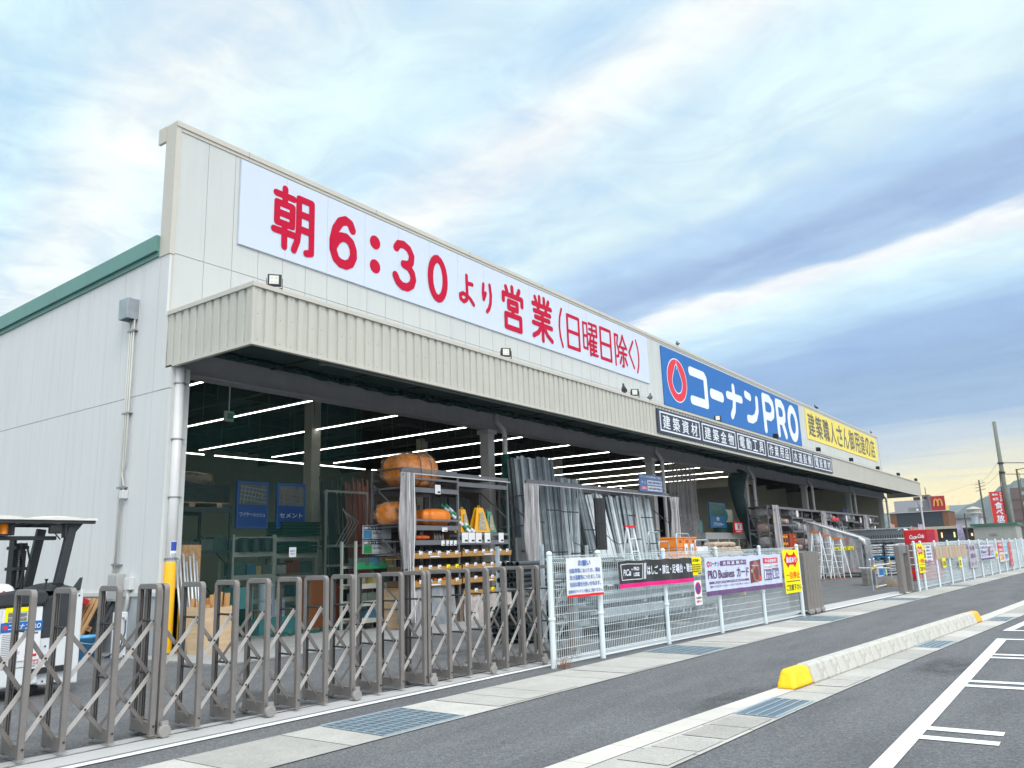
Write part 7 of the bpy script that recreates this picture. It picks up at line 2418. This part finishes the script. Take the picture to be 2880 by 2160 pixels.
fb(5.6, 10.5, -10, 2.62, -3, 5, 1.25).build('wall', mat('row_dark', (.05, .045, .045), .6, var=.3), t)
fb(5.5, 10.6, 2.62, 2.72, -4, 5, 1.25).build('roof', mat('row_roof', (.10, .09, .10), .6), t)
for y in (6.2, 6.9, 7.7, 8.6, 9.4):
    fb(y, y + .14, 1.95, 2.2, -3.05, -3.01, 1.25).build('lit_window', MATS['lit_warm'], t)
t = thing('silo_tank', 'short steel tank tower with a round cap before the hills', 'tank', (79.5 * 1.5, 8.3 * 1.5, 0))
MB().lathe([(.42, 0), (.42, 4.9)], (0, 0, 0), 16).build('column', GALV, t)
MB().lathe([(.9, 4.9), (.9, 5.0), (.75, 5.05), (.8, 5.4), (.95, 5.42), (.95, 5.5), (.4, 5.7), (.1, 5.8)], (0, 0, 0), 20).build('cap', mat('tank_cap', (.45, .43, .38), .5), t)
MB().tube([(-.2, -.75, 0), (-.2, -.75, 4.3)], .10, 8).build('vent_pipe', PVC, t)
# shed
t = thing('utility_shed', 'small grey shed with a green roof edge and louvre behind the far fence', 'shed', (54.9, 3.75, 0))
MB().box(0, 4, 0, 2.15, 0, 2.32).build('wall', mat('shed_wall', (.33, .34, .32), .7, var=.05, streak=.1), t)
MB().box(-.12, 4.1, -.10, 2.28, 2.32, 2.46).build('roof', mat('shed_green', (.035, .14, .085), .5), t)
MB().box(-.02, -.002, .95, 1.35, 1.75, 1.93).build('louvre_frame', COLG, t)
for j in range(4):
    MB().box(-.03, -.021, .97, 1.33, 1.77 + j * .04, 1.785 + j * .04).build('louvre_slat', mat('louvre', (.15, .15, .15), .5), t)
# red vertical sign
k = 1.5
t = thing('restaurant_pylon', 'tall red vertical sign board with white characters beside the concrete pole', 'sign', (69.75 * k, 5.16 * k, 0))
W_, z0, z1 = .97 * k, 1.5 + 1.0 * k, 1.5 + 3.52 * k
MB().box(0, .4, 0, W_, z0, z1).build('board', mat('pylon_red', (.62, .03, .025), .5, var=.05), t)
MB().box(.1, .3, .3, .5, 0, z0).build('pole', COLG, t)
MB().box(-.01, -.004, W_ - .06, W_ - .03, z0, z1).build('border', mat('pylon_edge', (.7, .4, .3), .5), t)


def vtext(words, parent, mt, name='lettering', bold=.05):
    q = MB()
    for (ch, a0, a1, b0, b1) in words:
        q.text(ch, a0, a1, b0, b1, 0, bold)
    q.warp(lambda x, y, z: (-.015 + y, W_ - x, z))
    q.build(name, mt, parent)


hh = z1 - z0
vtext([('食', .42, 1.12, z0 + hh * .50, z0 + hh * .69), ('べ', .46, 1.08, z0 + hh * .33, z0 + hh * .48), ('放', .42, 1.14, z0 + hh * .13, z0 + hh * .31), ('題', .46, 1.12, z0 - .0, z0 + hh * .115),
       ('焼', .30, .54, z0 + hh * .885, z0 + hh * .945), ('肉', .58, .82, z0 + hh * .885, z0 + hh * .945), ('寿', .30, .54, z0 + hh * .74, z0 + hh * .82), ('司', .58, .82, z0 + hh * .74, z0 + hh * .82),
       ('ア', 1.0, 1.22, z0 + hh * .90, z0 + hh * .96), ('サ', 1.0, 1.22, z0 + hh * .83, z0 + hh * .89), ('ー', 1.08, 1.14, z0 + hh * .76, z0 + hh * .82), ('ド', 1.0, 1.22, z0 + hh * .70, z0 + hh * .755)], t, LWHITE)

# utility poles and wires
POLE = mat('pole_concrete', (.17, .18, .155), .8, var=.1, streak=.15)
PDK = mat('pole_dark', (.07, .06, .05), .7, var=.2)
t = thing('utility_pole', 'thick grey concrete utility pole right of the red vertical sign', 'utility pole', (74.8, 5.42, 0))
MB().tube([(0, 0, 0), (0, 0, 10.85)], [.20, .13], 14).build('shaft', POLE, t, smooth=True)
for z in (7.4, 6.65):
    MB().lathe([(.16, 0), (.22, .02), (.22, .14), (.16, .16)], (0, 0, z), 12).build('band', BLACK, t)
MB().tube([(0, -.15, 7.5), (0, -5.5, 7.0)], .035, 6).build('strut', PDK, t)
MB().tube([(0, -.15, 6.6), (0, -5.5, 6.15)], .03, 6).build('strut', PDK, t)
MB().tube([(0, .22, 3.5), (-.05, .24, 5.0), (0, .18, 6.9)], .035, 6).build('cable_drop', BLACK, t)
for z in (3.2, 3.8, 4.4, 5.0, 5.6):
    MB().box(-.03, .03, -.26, -.18, z, z + .03).build('step', PDK, t)
t = thing('utility_pole', 'thin dark utility pole just right of the thick concrete pole', 'utility pole', (88.0, 5.2, 0))
MB().tube([(0, 0, 0), (0, 0, 7.9)], [.11, .08], 10).build('shaft', PDK, t, smooth=True)
MB().tube([(0, 0, 7.8), (0, -1.7, 8.1)], .04, 6).build('arm', PDK, t)
for (dy, z) in ((-1.5, 8.1), (-1.7, 7.8), (-1.6, 8.8)):
    MB().lathe([(.05, 0), (.13, .05), (.13, .1), (.05, .15), (.10, .22), (.03, .28)], (0, dy, z), 8).build('insulator', PDK, t)
MB().tube([(0, -1.6, 8.1), (0, -1.6, 8.9)], .035, 5).build('insulator_rod', PDK, t)
t = thing('utility_pole', 'distant pole with three short crossarms before the hills', 'utility pole', (109.5 * 1.3, 10.43 * 1.3, 0))
MB().tube([(0, 0, 0), (0, 0, 10.6)], [.17, .11], 10).build('shaft', PDK, t, smooth=True)
for z in (10.0, 9.5, 9.0):
    MB().bar((0, -.75, z + .2), (0, .65, z - .1), .07, .07).build('crossarm', PDK, t)
t = thing('utility_pole', 'short dark pole before the white hall', 'utility pole', (95, 10.8, 0))
MB().tube([(0, 0, 0), (0, 0, 4.3)], .06, 8).build('shaft', PDK, t)
t = thing('lamp_post', 'white lamp post with two floodlights beyond the canopy end', 'lamp post', (59.3, 9.2, 0))
MB().tube([(0, 0, 0), (0, 0, 4.25)], .055, 10).build('post', PVC, t)
MB().box(-.03, .03, -.38, .36, 4.22, 4.28).build('arm', PVC, t)
for y in (-.33, .10, .30):
    MB().box(-.12, .10, y - .12, y + .08, 4.28, 4.46).build('lamp_head', DKSTEEL, t)
for i, (p, q_) in enumerate((((74.8, 5.4, 7.9), (142, 13.5, 10.3)), ((142, 13.5, 10.3), (300, 60, 13)), ((74.8, 5.4, 7.0), (142, 13.5, 9.8)), ((88, 3.6, 8.2), (74.8, -6, 8.4)), ((88, 3.6, 8.9), (70, -9, 9.2)))):
    pts = []
    for j in range(13):
        u = j / 12
        a = Vector(p).lerp(Vector(q_), u)
        a.z -= 1.0 * 4 * u * (1 - u) * .4
        pts.append(a)
    o = MB().tube(pts, .013, 4).build('overhead_wire', BLACK)
    meta(o, 'thin dark overhead wire strung between the utility poles', 'wire', 'overhead wires')
# apartment block
t = thing('apartment_building', 'brown multi-storey apartment block at the right edge with rooftop tanks and aerials', 'building', (195, 13.3, 0))
APB = mat('apart_brown', (.15, .105, .095), .8, var=.08, scale=.5)
MB().box(0, 30, -40, 0, 0, 11.85).build('wall', APB, t)
for fl_ in range(4):
    for c in range(8):
        y = -1.9 - c * 2.6
        MB().box(-.06, -.01, y - .75, y, 10.3 - fl_ * 2.1, 11.0 - fl_ * 2.1).build('window', mat('apart_win', (.30, .34, .38), .3, var=.2), t)
    MB().box(-.12, 0, -40, 0, 9.4 - fl_ * 2.1, 9.5 - fl_ * 2.1).build('ledge', mat('apart_ledge', (.10, .07, .065), .8), t)
MB().box(2, 6, -5.6, -3.0, 11.85, 12.9).build('stair_head', APB, t)
MB().lathe([(.9, 0), (.9, 1.6), (.3, 1.9)], (3, -6.2, 12.2), 14).build('roof_tank', COLG, t)
for (y, z) in ((-2.0, 15.0), (-4.6, 17.5), (-6.0, 16.8), (-7.5, 17.0)):
    MB().tube([(2, y, 11.8), (2, y, z)], .05, 5).build('aerial', BLACK, t)
    MB().tube([(2, y - .7, z - .3), (2, y + .7, z - .3)], .04, 4).build('aerial_arm', BLACK, t)
# nobori flags, parked car
FLG = ((50.5, 8.1, (.60, .45, .60), 'narrow white and purple flag before the shop row, left one', .14), (57, 7.0, (.45, .40, .60), 'narrow white and purple flag, right one near the shed', .16),
       (47, 8.85, (.62, .32, .28), 'narrow pink and white flag above the slotted panels', .10), (56, 9.4, (.5, .22, .25), 'small red flag before the dark restaurant wall', .08))
for (x, y, c, lab, w_) in FLG:
    t = thing('street_flag', lab, 'flag', (x, y, 0))
    MB().tube([(0, 0, 0), (0, 0, 2.55)], .012, 6).build('pole', LWHITE, t)
    MB().grid(lambda u, v: (.03 * math.sin(v * 6), -.02 - (w_ * 2.2) * u * (.6 + .4 * math.sin(math.pi * v)), .9 + 1.6 * v), 6, 14).build('cloth', mat('flag_%d' % int(x), c, .6, var=.35, scale=7), t, smooth=True)


def car(label, loc, rz, c):
    t = thing('parked_car', label, 'car', loc, rz)
    P_ = mat('car_paint_%d' % int(c[0] * 100), c, .25, var=.02)
    b = MB()
    prof = [(-2.1, .35), (-2.1, .85), (-1.6, .98), (-.95, 1.05), (1.75, 1.05), (2.1, .9), (2.12, .35)]
    b.prism([(a, -.85, z) for a, z in prof], (0, 1.7, 0))
    b.build('body', P_, t, bevel=.08, seg=3)
    MB().prism([(-1.0, -.72, 1.0), (-.4, -.66, 1.48), (1.35, -.66, 1.50), (1.85, -.72, 1.0)], (0, 1.42, 0)).build('cabin', mat('car_glass', (.03, .04, .05), .1), t, bevel=.06)
    MB().box(-.35, 1.3, -.64, .64, 1.475, 1.53).build('roof', P_, t, bevel=.02)
    for x in (-1.3, 1.3):
        for y in (-.87, .67):
            w_ = MB().lathe([(.20, 0), (.31, .01), (.32, .05), (.32, .15), (.31, .19), (.2, .20)], (0, 0, 0), 20).warp(lambda a, b_, c_, x=x, y=y: (x + a, y + c_, .32 + b_)).build('wheel', BLACK, t)
    for y in (-.62, .62):
        MB().box(-2.13, -2.08, y - .15, y + .15, .68, .82).build('headlight', LWHITE, t)


car('white car parked behind the far fence before the shop row', (52.0, 5.6, 0), rad(92), (.68, .70, .72))
car('dark grey car parked farther back behind the far fence', (62.0, 7.6, 0), rad(88), (.10, .11, .12))
car('silver car parked at the right beyond the shed', (66.0, 1.9, 0), rad(95), (.38, .40, .42))

# hills with a soft blue distance
HILL = mat('hill_forest', (.055, .085, .065), .95, var=.35, scale=.012, bump=.0)
for (name, x0, ys, zs, thick) in (('hills', 1500, [360, 300, 255, 215, 188, 172, 155, 134, 110, 80, 50, 0, -80, -200], [0, 18, 40, 30, 28, 44, 56, 66, 82, 92, 88, 96, 80, 0], 500),
                                  ('mountains', 2600, [900, 640, 520, 420, 345, 320, 290, 250, 200, 100, 0, -200], [0, 60, 85, 92, 96, 99, 98, 104, 100, 90, 100, 0], 700)):
    rr_ = random.Random(5)
    n = len(ys)
    mb_ = MB()
    NU, NV = 160, 8

    def hz(u):
        f_ = u * (n - 1)
        i = min(n - 2, int(f_))
        w_ = f_ - i
        w_ = w_ * w_ * (3 - 2 * w_)
        return ys[i] + (ys[i + 1] - ys[i]) * (f_ - i), zs[i] + (zs[i + 1] - zs[i]) * w_
    jit = [rr_.uniform(-1, 1) for _ in range(NU + 1)]

    def fn(u, v):
        y, z = hz(u)
        r = math.sin(math.pi * v / 2)
        return (x0 - thick * (1 - v), y - thick * (1 - v) * .05, 1.5 + z * r + (jit[int(u * NU)] * (1.6 if name == 'hills' else 1.0)) * v + 3 * math.sin(u * 40 + v * 6) * v * (1 - v))
    mb_.grid(fn, NU, NV)
    b0 = len(mb_.v)
    mb_.grid(lambda u, v: (x0 + thick * v, hz(u)[0], max(0, (1.5 + hz(u)[1]) * (1 - v))), 40, 2)
    struct(name, mb_, HILL)
# air between here and the hills
hb_ = MB().box(-60, 3400, -950, 1400, -1.2, 132)
HZ = bpy.data.materials.new('haze')
HZ.use_nodes = True
T = HZ.node_tree
for n_ in list(T.nodes):
    T.nodes.remove(n_)
pv = nd(T, 'ShaderNodeVolumePrincipled')
pv.inputs['Color'].default_value = (.72, .82, .95, 1)
pv.inputs['Density'].default_value = 0.00022
oo = nd(T, 'ShaderNodeOutputMaterial')
T.links.new(pv.outputs[0], oo.inputs['Volume'])
meta(hb_.build('haze', HZ), kind='stuff')

# ---------------------------------------------------------------- tidy up the lettering tool
if 'obj' in TEXTOB:
    cu = TEXTOB['obj'].data
    bpy.data.objects.remove(TEXTOB['obj'])
    bpy.context.view_layer.update()
    bpy.data.curves.remove(cu)
bpy.context.view_layer.update()
